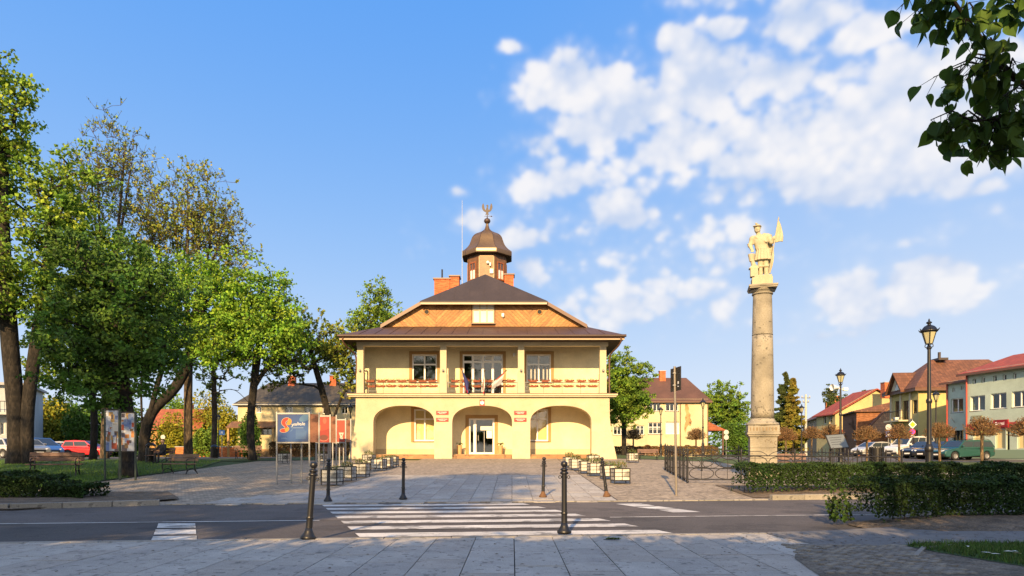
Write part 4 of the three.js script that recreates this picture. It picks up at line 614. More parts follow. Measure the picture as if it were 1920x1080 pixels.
{
  const W = .56, H = .54, make = (cross) => { const t = thing('planter', '', 'planter'); const e = W / 2, fr = []; for (const sx of [-1, 1]) for (const sz of [-1, 1]) fr.push(box(.03, H, .03, sx * e, H / 2, sz * e)); for (const y of [.1, H - .015]) { for (const s of [-1, 1]) { fr.push(box(W - .03, .028, .028, 0, y, s * e)); fr.push(box(.028, .028, W - .03, s * e, y, 0)); } }
    mesh('frame', fr, M.blackMatt, t); for (const s of [-1, 1]) for (let k = 0; k < 2; k++) { mesh('panel', rbox(W / 2 - .035, H - .14, .02, (k - .5) * (W / 2 - .01), .1 + (H - .1) / 2, s * (e - .012), .004), M.planterPanel, t); mesh('panel', rbox(.02, H - .14, W / 2 - .035, s * (e - .012), .1 + (H - .1) / 2, (k - .5) * (W / 2 - .01), .004), M.planterPanel, t); }
    const bars = []; for (const s of [-1, 1]) { for (const y of [.245, .385]) { bars.push(box(W - .03, .014, .01, 0, y, s * (e + .006)), box(.01, .014, W - .03, s * (e + .006), y, 0)); } bars.push(box(.014, H - .13, .01, 0, .315, s * (e + .008)), box(.01, H - .13, .014, s * (e + .008), .315, 0)); } mesh('grid', bars, M.blackMatt, t);
    if (cross) mesh('lattice', [clean(new THREE.TorusGeometry(.1, .012, 6, 16).translate(.13, .31, e + .016)), bar([.02, .15, e + .016], [.25, .48, e + .016], .009), bar([.25, .15, e + .016], [.02, .48, e + .016], .009), bar([-.13, .12, e + .016], [-.13, .5, e + .016], .01)], M.blackMatt, t);
    mesh('soil', box(W - .05, .02, W - .05, 0, H - .07, 0), M.soil, t); const pl = new THREE.Mesh(tuftGeo(170, .25, .3, 3 + (cross ? 1 : 0), [[.05, .10, .02], [.09, .14, .03], [.16, .13, .04]]), opaqueLeaf); pl.name = 'plant'; pl.position.y = H - .07; t.add(pl); return t; };
  const a = make(false), b = make(true); let na = 0, nb = 0;
  const row = [[623, 909, 0, 'white lattice planter in the row beside the display boards, first by the road'], [650, 901, 0, 'white lattice planter in the display board row, second from the road'], [677, 894, 0, 'white lattice planter in the display board row, third from the road'], [710, 882, 0, 'white lattice planter in the display board row, fourth from the road'], [724, 878, 0, 'white lattice planter in the display board row, fifth from the road'], [735, 875.5, 0, 'white lattice planter in the display board row, last before the arcade'], [692, 871, 1, 'white planter with cross lattice in front of the arcade corner'], [1163, 906, 0, 'white lattice planter in the monument side row, first by the road'], [1141, 898, 0, 'white lattice planter in the monument side row, second from the road'], [1116, 892, 0, 'white lattice planter in the monument side row, third from the road'], [1099, 887.5, 0, 'white lattice planter in the monument side row, fourth from the road'], [1080, 882, 0, 'white lattice planter in the monument side row, fifth from the road'], [1068, 877, 0, 'white lattice planter in the monument side row, last before the arcade'], [1112, 873, 1, 'white planter with cross lattice behind the monument side row'], [1186, 867, 1, 'white planter with cross lattice standing alone by the small pollard tree'], [534, 868, 1, 'white cross lattice planter seen under the blue display board'], [603, 868, 1, 'white cross lattice planter seen under the red display board']];
  const pr = rng(8);
  for (const [px, py, k, label] of row) { const [x, d] = onGround(px, py), src = k ? b : a; let o; if (k ? nb++ : na++) o = dup(src, [0, 0, 0]); else o = src; put(o, x, G(x, d) + .008, -d, (px < 960 ? -.1 : .1) + (pr() - .5) * .12); o.userData.label = label; o.userData.group = 'white planters on the forecourt'; const pl = o.children.find((c) => c.name === 'plant'); pl.rotation.y = pr() * 6; pl.scale.y = .5 + pr() * 1.1; }
}

// ---------------------------------------------------------------- display boards, poster stands, sign posts, small furniture
{
  const post = (h) => [rbox(.05, h, .05, 0, h / 2, 0, .006)];
  const board = (px0, px1, d, yTop, yBot, turn, tx, label, returnW, nm) => {
    const [xa] = atD(px0, d), [xb] = atD(px1, d), w = (xb - xa) / Math.cos(turn), gy = G((xa + xb) / 2, d), t = thing('display_board', label, 'display board', [xa, gy - .02, -d], turn, 'exhibition boards'), y1 = yAt(yTop, d) - gy, y0 = yAt(yBot, d) - gy;
    for (const x of [0, .33 * w, .66 * w, w]) { const p = mesh('post', post(x === 0 || x === w ? y1 + .06 : y0 + .1), M.zinc, t); p.position.set(x, 0, x === 0 || x === w ? 0 : -.3); if (x !== 0 && x !== w) p.position.z = -.45; }
    mesh('frame', [box(w, .045, .045, w / 2, y1, 0), box(w, .045, .045, w / 2, y0, 0), box(w, .03, .03, w / 2, .12, -.45), bar([0, .12, 0], [w * .33, .12, -.45], .015), bar([w, .12, 0], [w * .66, .12, -.45], .015), bar([0, y0, 0], [w * .33, y0, -.45], .015), bar([w, y0, 0], [w * .66, y0, -.45], .015)], M.zinc, t);
    mesh('panel', [box(w - .06, y1 - y0 - .06, .02, w / 2, (y0 + y1) / 2, 0)], std(C(.3, .3, .3), .6), t);
    const f = mesh('print', clean(new THREE.PlaneGeometry(w - .07, y1 - y0 - .07)), std(C(.46, .46, .46), .6, { map: tx }), t, true); f.position.set(w / 2, (y0 + y1) / 2, .014);
    if (returnW) { const g = mesh('side_panel', [box(returnW, y1 - y0 - .04, .02, returnW / 2, 0, 0)], std(C(.50, .22, .11), .6, { map: T.worn() }), t); put(g, w + .04, (y0 + y1) / 2, .01, .75); const p = mesh('post', post(y1 + .05), M.zinc, t); p.position.set(w + .06 + Math.cos(.75) * returnW, 0, -Math.sin(.75) * returnW); }
  };
  const blue = canvasTex(512, 480, (x, w, h) => { const g = x.createLinearGradient(0, 0, w, h); g.addColorStop(0, '#0d3f8a'); g.addColorStop(.55, '#1560b4'); g.addColorStop(.8, '#1c62ae'); g.addColorStop(1, '#0c3674'); x.fillStyle = g; x.fillRect(0, 0, w, h); x.fillStyle = 'rgba(150,190,210,.5)'; x.beginPath(); x.ellipse(470, 50, 120, 60, -.5, 0, 7); x.fill();
    x.lineWidth = 6; x.strokeStyle = '#e9d9b0'; x.fillStyle = '#cf2a12'; x.beginPath(); x.moveTo(185, 60); x.bezierCurveTo(110, 45, 60, 90, 62, 150); x.bezierCurveTo(66, 205, 130, 205, 120, 250); x.bezierCurveTo(70, 240, 25, 270, 40, 300); x.bezierCurveTo(80, 335, 170, 320, 180, 260); x.bezierCurveTo(190, 215, 120, 180, 135, 140); x.bezierCurveTo(145, 110, 180, 120, 185, 60); x.fill(); x.stroke();
    x.fillStyle = '#f0a51e'; x.beginPath(); x.moveTo(188, 70); x.bezierCurveTo(250, 70, 240, 170, 200, 185); x.bezierCurveTo(150, 200, 130, 160, 165, 130); x.closePath(); x.fill(); x.beginPath(); x.moveTo(120, 255); x.bezierCurveTo(170, 200, 220, 230, 175, 290); x.bezierCurveTo(150, 320, 110, 310, 120, 255); x.fill(); x.strokeStyle = '#7db4dc'; x.lineWidth = 5; x.beginPath(); x.arc(205, 255, 38, -1.4, 1.6); x.stroke();
    x.fillStyle = '#f4f4ee'; x.font = 'bold 74px sans-serif'; let px = 228; const L = 'ymbole', dy = [14, 12, -2, 6, 0, 2]; for (let i = 0; i < L.length; i++) { x.save(); x.translate(px, 190 + dy[i]); x.rotate((i % 2 ? -.05 : .05)); x.scale(.92, 1); x.fillText(L[i], 0, 0); px += x.measureText(L[i]).width * .88; x.restore(); }
    x.fillStyle = 'rgba(220,232,240,.75)'; x.fillRect(250, 232, 180, 8); x.fillStyle = 'rgba(200,220,236,.5)'; for (let k = 0; k < 8; k++) x.fillRect(300, 270 + k * 21, 150 + (k * 37 % 40), 5); x.fillRect(60, 410, 80, 6); x.fillRect(60, 424, 96, 6); });
  const red1 = canvasTex(256, 400, (x, w, h) => { x.fillStyle = '#d2402a'; x.fillRect(0, 0, w, h); x.fillStyle = '#de6a4c'; x.beginPath(); x.ellipse(160, 62, 40, 48, 0, 0, 7); x.fill(); x.fillStyle = '#e98a3c'; x.fillRect(0, 130, 76, 80); x.fillStyle = '#b91f14'; x.beginPath(); x.moveTo(0, 250); x.bezierCurveTo(90, 200, 170, 230, 256, 170); x.lineTo(256, 400); x.lineTo(0, 400); x.fill(); x.fillStyle = '#7c2d20'; x.beginPath(); x.ellipse(140, 325, 88, 42, 0, 0, 7); x.fill(); x.strokeStyle = '#e4a48c'; x.lineWidth = 7; x.beginPath(); x.ellipse(140, 320, 100, 60, 0, .2, 2.9); x.stroke(); });
  const red2 = canvasTex(256, 440, (x, w, h) => { x.fillStyle = '#d64a32'; x.fillRect(0, 0, w, h); x.fillStyle = '#df6c50'; x.beginPath(); x.arc(40, 50, 46, 0, 7); x.arc(70, 120, 30, 0, 7); x.fill(); x.fillStyle = '#f2ead8'; x.beginPath(); x.moveTo(120, 250); x.lineTo(236, 250); x.lineTo(200, 330); x.lineTo(216, 390); x.lineTo(132, 390); x.lineTo(150, 330); x.closePath(); x.fill(); x.fillStyle = '#d64a32'; x.beginPath(); x.moveTo(160, 282); x.lineTo(196, 282); x.lineTo(178, 318); x.fill(); x.fillRect(166, 350, 18, 12); });
  board(519, 579, 23.8, 774, 829, .06, blue, 'blue exhibition board with red and yellow emblem and white lettering', .32);
  board(593, 619, 26.3, 779, 830, .03, red1, 'red exhibition board with a pictured bowl, in the middle of three', .2);
  board(624, 648, 28.4, 786, 829, .03, red2, 'orange red exhibition board with white chalice shape next to the town hall', .18);
}
{ // poster stands on dark posts under the park trees
  const poster = (seed) => canvasTex(160, 400, (x, w, h) => { const q = rng(seed); x.fillStyle = '#aeb8cc'; x.fillRect(0, 0, w, h); const cs = ['#d8dce4', '#8fa3cc', '#c9894e', '#5a5560', '#e8e2d6', '#b4553a', '#6f86bb', '#caa56a', '#dfe5ef', '#8b6f52']; for (let k = 0; k < 34; k++) { x.save(); x.translate(q() * w, q() * h); x.rotate((q() - .5) * .12); x.fillStyle = cs[Math.floor(q() * cs.length)]; const a = 24 + q() * 52, b = 24 + q() * 66; x.fillRect(-a / 2, -b / 2, a, b); x.fillStyle = 'rgba(40,40,50,.65)'; for (let m = 0; m < 3; m++) x.fillRect(-a / 2 + 4, -b / 2 + 6 + m * 8, a * (.4 + q() * .4), 2.4); x.restore(); } });
  [[199, 222, 901, 768, 845, 3, 'notice stand with pasted posters and arched top beside the tree trunk'], [228, 252, 899, 773, 845, 8, 'notice stand with torn posters in front of the thick trunk']].forEach(([a, b, py, t0, t1, seed, label]) => {
    const [x, d0] = onGround((a + b) / 2, py - 6), d = Math.min(d0, 25.6), w = (b - a) * d / FOCAL, [xx] = atD((a + b) / 2, d), gy = G(xx, d), o = thing('poster_stand', label, 'notice board', [xx, gy - .02, -d], .04, 'poster stands under the trees'), y1 = yAt(t0, d) - gy, y0 = yAt(t1, d) - gy;
    for (const s of [-1, 1]) { const p = mesh('post', [cyl(.035, .04, y1 + .05, 0, 0, 0, 10)], std(C(.02, .035, .025), .6), o); p.position.x = s * (w / 2 + .04); }
    mesh('panel', [box(w, y1 - y0, .03, 0, (y0 + y1) / 2, 0)], M.grey, o); mesh('frame', [box(w + .06, .05, .05, 0, y1 + .01, 0), box(w + .06, .04, .04, 0, y0 - .01, 0)], M.blackMatt, o);
    const f = mesh('posters', clean(new THREE.PlaneGeometry(w - .02, y1 - y0 - .02)), std(C(.62, .62, .62), .8, { map: poster(seed) }), o, true); f.position.set(0, (y0 + y1) / 2, .02);
  });
}
{ // the road sign seen from behind
  const [x, d] = onGround(1268, 928), gy = G(x, d), t = thing('road_sign', 'grey sign post with black backed rectangular sign turned away', 'road sign', [x, gy - .05, -d], 0), h = yAt(684, d) - gy;
  const lean = -.05; mesh('post', [bar([0, 0, 0], [lean, h, 0], .036, .036, 12)], std(C(.20, .18, .155), .5, { metalness: .4 }), t);
  const s = mesh('sign_plate', [rbox(.74, .70, .02, 0, 0, 0, .008), bb(-.3, .3, .18, .22, .011, .03), bb(-.3, .3, -.2, -.16, .011, .03)], M.black, t); put(s, lean, h - .36, -.02, .0); s.rotation.y = -1.40; s.rotation.z = 0; s.position.set(lean + .04, h - .38, -.02);
  mesh('sticker', bb(.16, .24, -.24, -.08, .012, .0145), M.whitePaint, s); mesh('clamp', [box(.1, .04, .1, lean, h - .2, 0), box(.1, .04, .1, lean, h - .56, 0)], M.zinc, t);
}
{ // signs by the parked cars and the far corner
  const sign = (px, d, y0, label, build) => { const [x] = atD(px, d), gy = G(x, d), t = thing('road_sign', label, 'road sign', [x, gy - .05, -d]); build(t, (py) => yAt(py, d) - gy + .05); };
  sign(1711, 58, 870, 'yellow diamond priority sign above a round red and blue no stopping sign', (t, Y) => { mesh('post', cyl(.03, .03, Y(785), 0, 0, -.03, 8), M.zinc, t); const q = mesh('diamond', [box(.5, .5, .02, 0, 0, 0).rotateZ(PI / 4)], M.whitePaint, t); q.position.y = Y(796); const y = mesh('diamond_centre', [box(.36, .36, .01, 0, 0, .016).rotateZ(PI / 4)], std(C(.8, .5, .02), .4), q); const r = mesh('disc', [clean(new THREE.CylinderGeometry(.26, .26, .02, 28).rotateX(PI / 2))], std(C(.6, .03, .06), .4), t); r.position.y = Y(809.5); mesh('disc_centre', [clean(new THREE.CylinderGeometry(.19, .19, .01, 24).rotateX(PI / 2).translate(0, 0, .016))], std(C(.05, .07, .5), .4), r); mesh('red_cross', [box(.38, .05, .006, 0, 0, .026).rotateZ(PI / 4), box(.38, .05, .006, 0, 0, .028).rotateZ(-PI / 4)], std(C(.6, .03, .06), .4), r); const p = mesh('sub_plate', [box(.24, .5, .02, 0, 0, 0)], M.whitePaint, t); p.position.y = Y(821); });
  sign(1666, 58, 860, 'round white sign above a blue crossing sign on one grey post', (t, Y) => { mesh('post', cyl(.035, .035, Y(798), 0, 0, -.03, 8), M.zinc, t); const r = mesh('disc', clean(new THREE.CylinderGeometry(.26, .26, .02, 24).rotateX(PI / 2)), M.ghost, t); r.position.y = Y(801); const q = mesh('crossing_sign', [box(.5, .5, .02)], std(C(.03, .09, .3), .4), t); q.position.y = Y(814); mesh('triangle', ext(shp([[-.2, -.17], [.2, -.17], [0, .2]]), .008, 0, .011), M.whitePaint, q); });
  sign(1361.5, 62, 850, 'two pale round sign discs seen from behind on one post', (t, Y) => { mesh('post', cyl(.03, .03, Y(806), 0, 0, 0, 8), M.zinc, t); for (const p of [810.5, 820]) { const r = mesh('disc', clean(new THREE.CylinderGeometry(.23, .23, .02, 20).rotateX(PI / 2).translate(0, 0, .04)), M.ghost, t); r.position.y = Y(p); } });
  sign(416, 63, 850, 'small blue rectangular sign on a thin post in the park', (t, Y) => { mesh('post', cyl(.03, .03, Y(806), 0, 0, -.03, 8), M.zinc, t); const r = mesh('plate', box(.55, .46, .02), std(C(.04, .18, .5), .4), t); r.position.y = Y(811); mesh('white_symbol', box(.2, .2, .006, 0, 0, .014), M.whitePaint, r); });
  sign(305.5, 66, 858, 'small round white sign disc near the seated person', (t, Y) => { mesh('post', cyl(.025, .025, Y(818), 0, 0, -.03, 8), M.zinc, t); const r = mesh('disc', clean(new THREE.CylinderGeometry(.22, .22, .02, 20).rotateX(PI / 2)), M.ghost, t); r.position.y = Y(819.5); });
}
{ // information lectern inside the fence and the litter bins
  const [x] = atD(1569, 33), gy = G(x, 33), t = thing('information_board', 'slanted information board on two dark legs beside the monument fence', 'information board', [x, gy - .03, -33], .1);
  const h = yAt(832, 33) - gy; for (const s of [-.3, .3]) mesh('leg', bb(s - .03, s + .03, 0, h - .05, -.06, 0), M.blackMatt, t);
  const pn = mesh('panel', rbox(1.0, .80, .05, 0, 0, 0, .01), M.blackMatt, t); pn.position.set(0, h + .14, .02); pn.rotation.x = -.5; pn.rotation.z = .08;
  mesh('print', bb(-.46, .46, -.36, .36, .026, .029), std(C(.12, .14, .15), .4), pn);
  for (let k = 0; k < 4; k++) mesh('text_line', bb(-.36, .3 - k * .06, .2 - k * .13, .23 - k * .13, .0295, .031), std(C(.04, .045, .05), .5), pn);
  const bin = (px, d, w, y0, y1, label, domed) => { const [bx] = atD(px, d), g = G(bx, d), o = thing('litter_bin', label, 'litter bin', [bx, g - .02, -d]); const H = yAt(y1, d) - g; const n = 18; const hb = domed ? H * .7 : H - .02; mesh('body', lathe([[0, .06], [w / 2 - .03, .06], [w / 2 - .02, hb], [w / 2 - .04, hb], [0, hb - .03]], 24), M.blackMatt, o); for (let k = 0; k < n; k++) { const a = k / n * 2 * PI; mesh('slat', [box(.05, hb, .02, 0, hb / 2 + .04, w / 2).rotateY(a)], M.black, o); } if (domed) { mesh('lid', lathe([[0, H], [w * .25, H - .03], [w * .52, H - .16], [w * .52, H - .19], [w * .2, H - .10], [0, H - .1]], 24), M.black, o); for (const s of [-1, 1]) mesh('lid_post', bb(s * w * .46 - .02, s * w * .46 + .02, H * .7, H - .16, -.02, .02), M.black, o); } };
  bin(1643.5, 25.2, .50, 870, 838, 'black slatted litter bin showing above the hedge', false);
  bin(283, 38.5, .55, 862, 829, 'dark slatted litter bin with domed lid in the park', true);
  bin(402, 47, .5, 862, 833, 'dark litter bin by the park path before the yellow house', true);
}
// ---------------------------------------------------------------- benches
{
  const make = (wood) => { const t = thing('park_bench', '', 'bench'); const L = 1.7;
    for (let k = 0; k < 3; k++) mesh('seat_slat', rbox(L, .035, .12, 0, .43 + k * .004, .2 - k * .135, .008), wood, t);
    for (let k = 0; k < 2; k++) { const m = mesh('back_slat', rbox(L, .15, .032, 0, 0, 0, .008), wood, t); m.position.set(0, .62 + k * .165, -.22 - k * .04); m.rotation.x = -.2; }
    for (const s of [-1, 1]) { const x = s * .68; mesh('leg_frame', [tube([[x, 0, .28], [x, .16, .23], [x, .32, .27], [x, .41, .22]], .022, 6, 14), tube([[x, 0, -.34], [x, .2, -.22], [x, .41, -.18], [x, .62, -.22], [x, .86, -.29]], .022, 6, 18), tube([[x, .05, .27], [x, .2, .1], [x, .22, -.08], [x, .06, -.3]], .016, 6, 16), bar([x, .405, .26], [x, .405, -.19], .02), tube([[x, .41, .26], [x, .56, .29], [x, .64, .16], [x, .66, -.22]], .018, 6, 16)], M.iron, t); }
    return t; };
  const dark = make(M.benchWood), pale = make(M.benchWoodPale); let a = 0, b = 0;
  [[104, 893, 0, .35, 'brown slatted bench with scrolled iron legs behind the low hedge', 1.15], [336, 888, 1, -.35, 'pale slatted bench with scrolled iron legs at the plaza edge', 1], [300, 868, 0, -.3, 'dark slatted bench on which a person in black sits', 1], [464, 858, 0, .2, 'dark slatted bench beside the ivy covered trunk', 1], [625, 856, 0, .1, 'dark slatted bench seen between the display board posts', .9], [1216, 862, 0, .0, 'small bench on the lawn below the paired windows', .8], [1477, 870, 0, -.4, 'dark bench behind the stone column inside the fence', 1]].forEach(([px, py, k, ry, label, sc]) => { const [x, d] = px === 1477 ? atD(1477, 33.5) : onGround(px, py), src = k ? pale : dark, o = (k ? b++ : a++) ? dup(src, [0, 0, 0]) : src; put(o, x, G(x, d) - .005, -d, ry); o.scale.setScalar(sc); o.userData.label = label; o.userData.group = 'park benches'; });
  // the person on the far bench, seen from behind, leaning to one side
  const [px, pd] = onGround(300, 868), t = thing('person', 'seated person in black clothes, leaning over with an arm along the bench', 'person', [px + .15, G(px, pd) + .44, -pd - .02], -.3);
  const body = (p) => { let d = ellip(p, [0, .12, -.02], [.2, .14, .17]); d = smin(d, ellip(p, [-.03, .36, -.03], [.2, .24, .14]), .1); d = smin(d, capsule(p, [-.2, .54, -.02], [.13, .56, -.02], .085, .085), .07); d = smin(d, capsule(p, [-.2, .53, 0], [-.40, .36, .04], .07, .055), .04); d = smin(d, capsule(p, [-.40, .36, .04], [-.62, .30, .05], .055, .04), .03); d = smin(d, capsule(p, [.15, .55, 0], [.24, .3, .08], .07, .055), .04); d = smin(d, capsule(p, [.24, .3, .08], [.16, .14, .25], .055, .04), .03); for (const s of [-1, 1]) { d = smin(d, capsule(p, [s * .1, .08, .02], [s * .12, .08, .42], .095, .075), .05); d = smin(d, capsule(p, [s * .12, .08, .42], [s * .12, -.36, .44], .07, .05), .03); d = smin(d, capsule(p, [s * .12, -.39, .43], [s * .12, -.4, .58], .045, .04), .03); } return d; };
  mesh('clothed_body', field(body, [-.75, -.46, -.3], [.5, .75, .72], 72), std(C(.018, .018, .02), .9), t);
  mesh('head', field((p) => { let d = ellip(p, [0, .8, .02], [.085, .115, .1]); d = smin(d, capsule(p, [0, .6, -.02], [0, .72, 0], .055, .055), .04); d = smin(d, ellip(p, [0, .79, .12], [.015, .025, .02]), .02); for (const s of [-1, 1]) d = smin(d, ellip(p, [s * .087, .79, .01], [.015, .03, .02]), .01); return d; }, [-.2, .5, -.2], [.2, 1.0, .22], 40), std(C(.45, .27, .18), .7), t);
  mesh('hair', field((p) => Math.max(ellip(p, [0, .825, -.005], [.1, .115, .115]), p[2] - .06 - (p[1] - .84)), [-.2, .6, -.2], [.2, 1.0, .22], 36), std(C(.05, .035, .025), .9), t);
  mesh('hand', field((p) => { let d = ellip(p, [-.655, .295, .05], [.045, .02, .035]); for (let k = 0; k < 4; k++) { d = smin(d, capsule(p, [-.69, .295, .03 + k * .017], [-.735 - (k % 3) * .006, .28, .028 + k * .019], .009, .008), .006); } return smin(d, capsule(p, [-.65, .295, .08], [-.68, .285, .105], .01, .008), .008); }, [-.8, .22, -.02], [-.58, .36, .14], 36), std(C(.45, .27, .18), .7), t);
}
// ---------------------------------------------------------------- houses round the square
// a house stands on the line A-B (plan points [x, d]; A to B runs left to right seen from outside), D deep behind it
function house(name, label, A, B, D, eaveY, o) {
  const L = Math.hypot(B[0] - A[0], B[1] - A[1]), ry = Math.atan2(B[1] - A[1], B[0] - A[0]), base = Math.min(G(A[0], A[1]), G(B[0], B[1])) - .3, H = eaveY - base;
  const t = thing(name, label, 'house', [A[0], base, -A[1]], ry), ux = (B[0] - A[0]) / L, ud = (B[1] - A[1]) / L;
  // pixel of the photograph -> (along the wall, height) on the front or the right-hand wall
  const onWall = (P, vx, vd) => (px, py) => { const k = (px - 960) / FOCAL, s = (k * P[1] - P[0]) / (vx - k * vd), d = P[1] + vd * s; return [s, yAt(py, d) - base]; };
  const front = onWall(A, ux, ud), right = onWall(B, -ud, ux);
  const rects = (list, f) => list.map((q) => { const [u0] = f(q[0], q[1]), [u1] = f(q[2], q[1]), m = (q[0] + q[2]) / 2, y1 = f(m, q[1])[1], y0 = f(m, q[3])[1]; return { x0: u0, x1: u1, y0, y1, o: q[4] ?? {} }; });
  const wall = (list, len, gable, mat, place) => { const pts = gable ? [[0, 0], [len, 0], [len, H], [len / 2, H + gable], [0, H]] : [[0, 0], [len, 0], [len, H], [0, H]]; const s = shp(pts); for (const r of list) rectHole(s, r.x0, r.x1, Math.max(.02, r.y0), r.y1); const w = mesh('wall', ext(s, .25, 0, -.25), mat, t); place(w, 0, 0); for (const r of list) { const win = windowUnit(t, r.x0, r.x1, Math.max(.03, r.y0), r.y1, 0, { cols: 2, f: .06, m: .07, ...r.o }); place(win, r.x0, Math.max(.03, r.y0), -.12); } return w; };
  const fw = rects(o.front ?? [], front), rw = rects(o.right ?? [], right);
  wall(fw, L, o.roof?.ridge === 'z' ? o.roof.h : 0, o.mat, (m, u, y, w = 0) => put(m, u, y, w, 0));
  wall(rw, D - .25, 0, o.matRight ?? o.mat, (m, u, y, w = 0) => put(m, L + w, y, -.25 - u, PI / 2));
  if (o.roof?.ridge === 'x' && o.roof.gable) { mesh('gable', ext(shp([[0, H], [D, H], [D / 2, H + o.roof.h]]), .2, 0, -.2), o.matRight ?? o.mat, t); const g = t.children[t.children.length - 1]; put(g, L, 0, 0, PI / 2); }
  mesh('wall', bb(0, .25, 0, H, -D + .25, -.251), o.mat, t); mesh('wall', bb(.251, L - .251, 0, H, -D, -D + .25), o.mat, t); mesh('floor_slab', bb(.26, L - .26, H * .5 - .1, H * .5 + .1, -D + .26, -.26), M.dark, t); mesh('attic_floor', bb(.26, L - .26, H - .2, H - .05, -D + .26, -.26), M.dark, t);
  const R = o.roof; if (R) {
    const v = R.over ?? .4, y = (q) => H - .02 + q, rm = R.mat;
    if (R.ridge === 'x') { const hp = R.hip ?? 0, sl = R.h / (D / 2), f = (x, z) => y(0) + sl * (D / 2 - Math.abs(z + D / 2)) ;
      mesh('roof', roofPlane([[-v, v], [L + v, v], [L + v - (hp ? hp + v : 0), -D / 2], [-v + (hp ? hp + v : 0), -D / 2]], f, .14), rm, t); mesh('roof', roofPlane([[-v, -D - v], [L + v, -D - v], [L + v - (hp ? hp + v : 0), -D / 2], [-v + (hp ? hp + v : 0), -D / 2]], f, .14), rm, t);
      if (hp) for (const s of [0, 1]) mesh('roof', roofPlane(s ? [[L + v, v], [L + v, -D - v], [L - hp, -D / 2]] : [[-v, v], [-v, -D - v], [hp, -D / 2]], (x) => { const q = s ? L + v - x : x + v; return y(-sl * v) + (R.h + sl * v) * q / (hp + v); }, .14), rm, t);
      if (o.eave) mesh('eaves', [bb(-v, L + v, H - .22 - sl * v, H - .04 - sl * v, v - .02, v + .05), bb(L + v - .03, L + v + .04, H - .22 - sl * v, H - .04 - sl * v, -D - v, hp ? v - .021 : v - .021)].slice(0, hp ? 2 : 1), o.eave, t);
    } else { const sl = R.h / (L / 2), f = (x) => y(0) + sl * (L / 2 - Math.abs(x - L / 2)); for (const s of [0, 1]) mesh('roof', roofPlane(s ? [[L / 2, v], [L + v, v], [L + v, -D - v], [L / 2, -D - v]] : [[L / 2, v], [-v, v], [-v, -D - v], [L / 2, -D - v]], f, .14), rm, t); }
    for (const [u, z, w, y0, y1] of R.chimneys ?? []) { const c = mesh('chimney', bb(u, u + w, H + y0, H + y1, z - w, z), M.brick, t); mesh('chimney_cap', bb(u - .06, u + w + .06, H + y1, H + y1 + .08, z - w - .06, z + .06), M.grey, c); }
  }
  return { t, front, right, L, H, base };
}
const roofMat = (r, g, b, tx = T.tiles()) => std(C(r, g, b), .75, { map: tx });
const wallMat = (r, g, b, tx = T.plaster()) => std(C(r, g, b), .9, { map: tx });
const RM = { red: roofMat(.46, .075, .03), brown: roofMat(.20, .085, .045), dark: roofMat(.085, .075, .055), sheet: roofMat(.15, .075, .05, T.felt()), orange: roofMat(.46, .13, .05) };
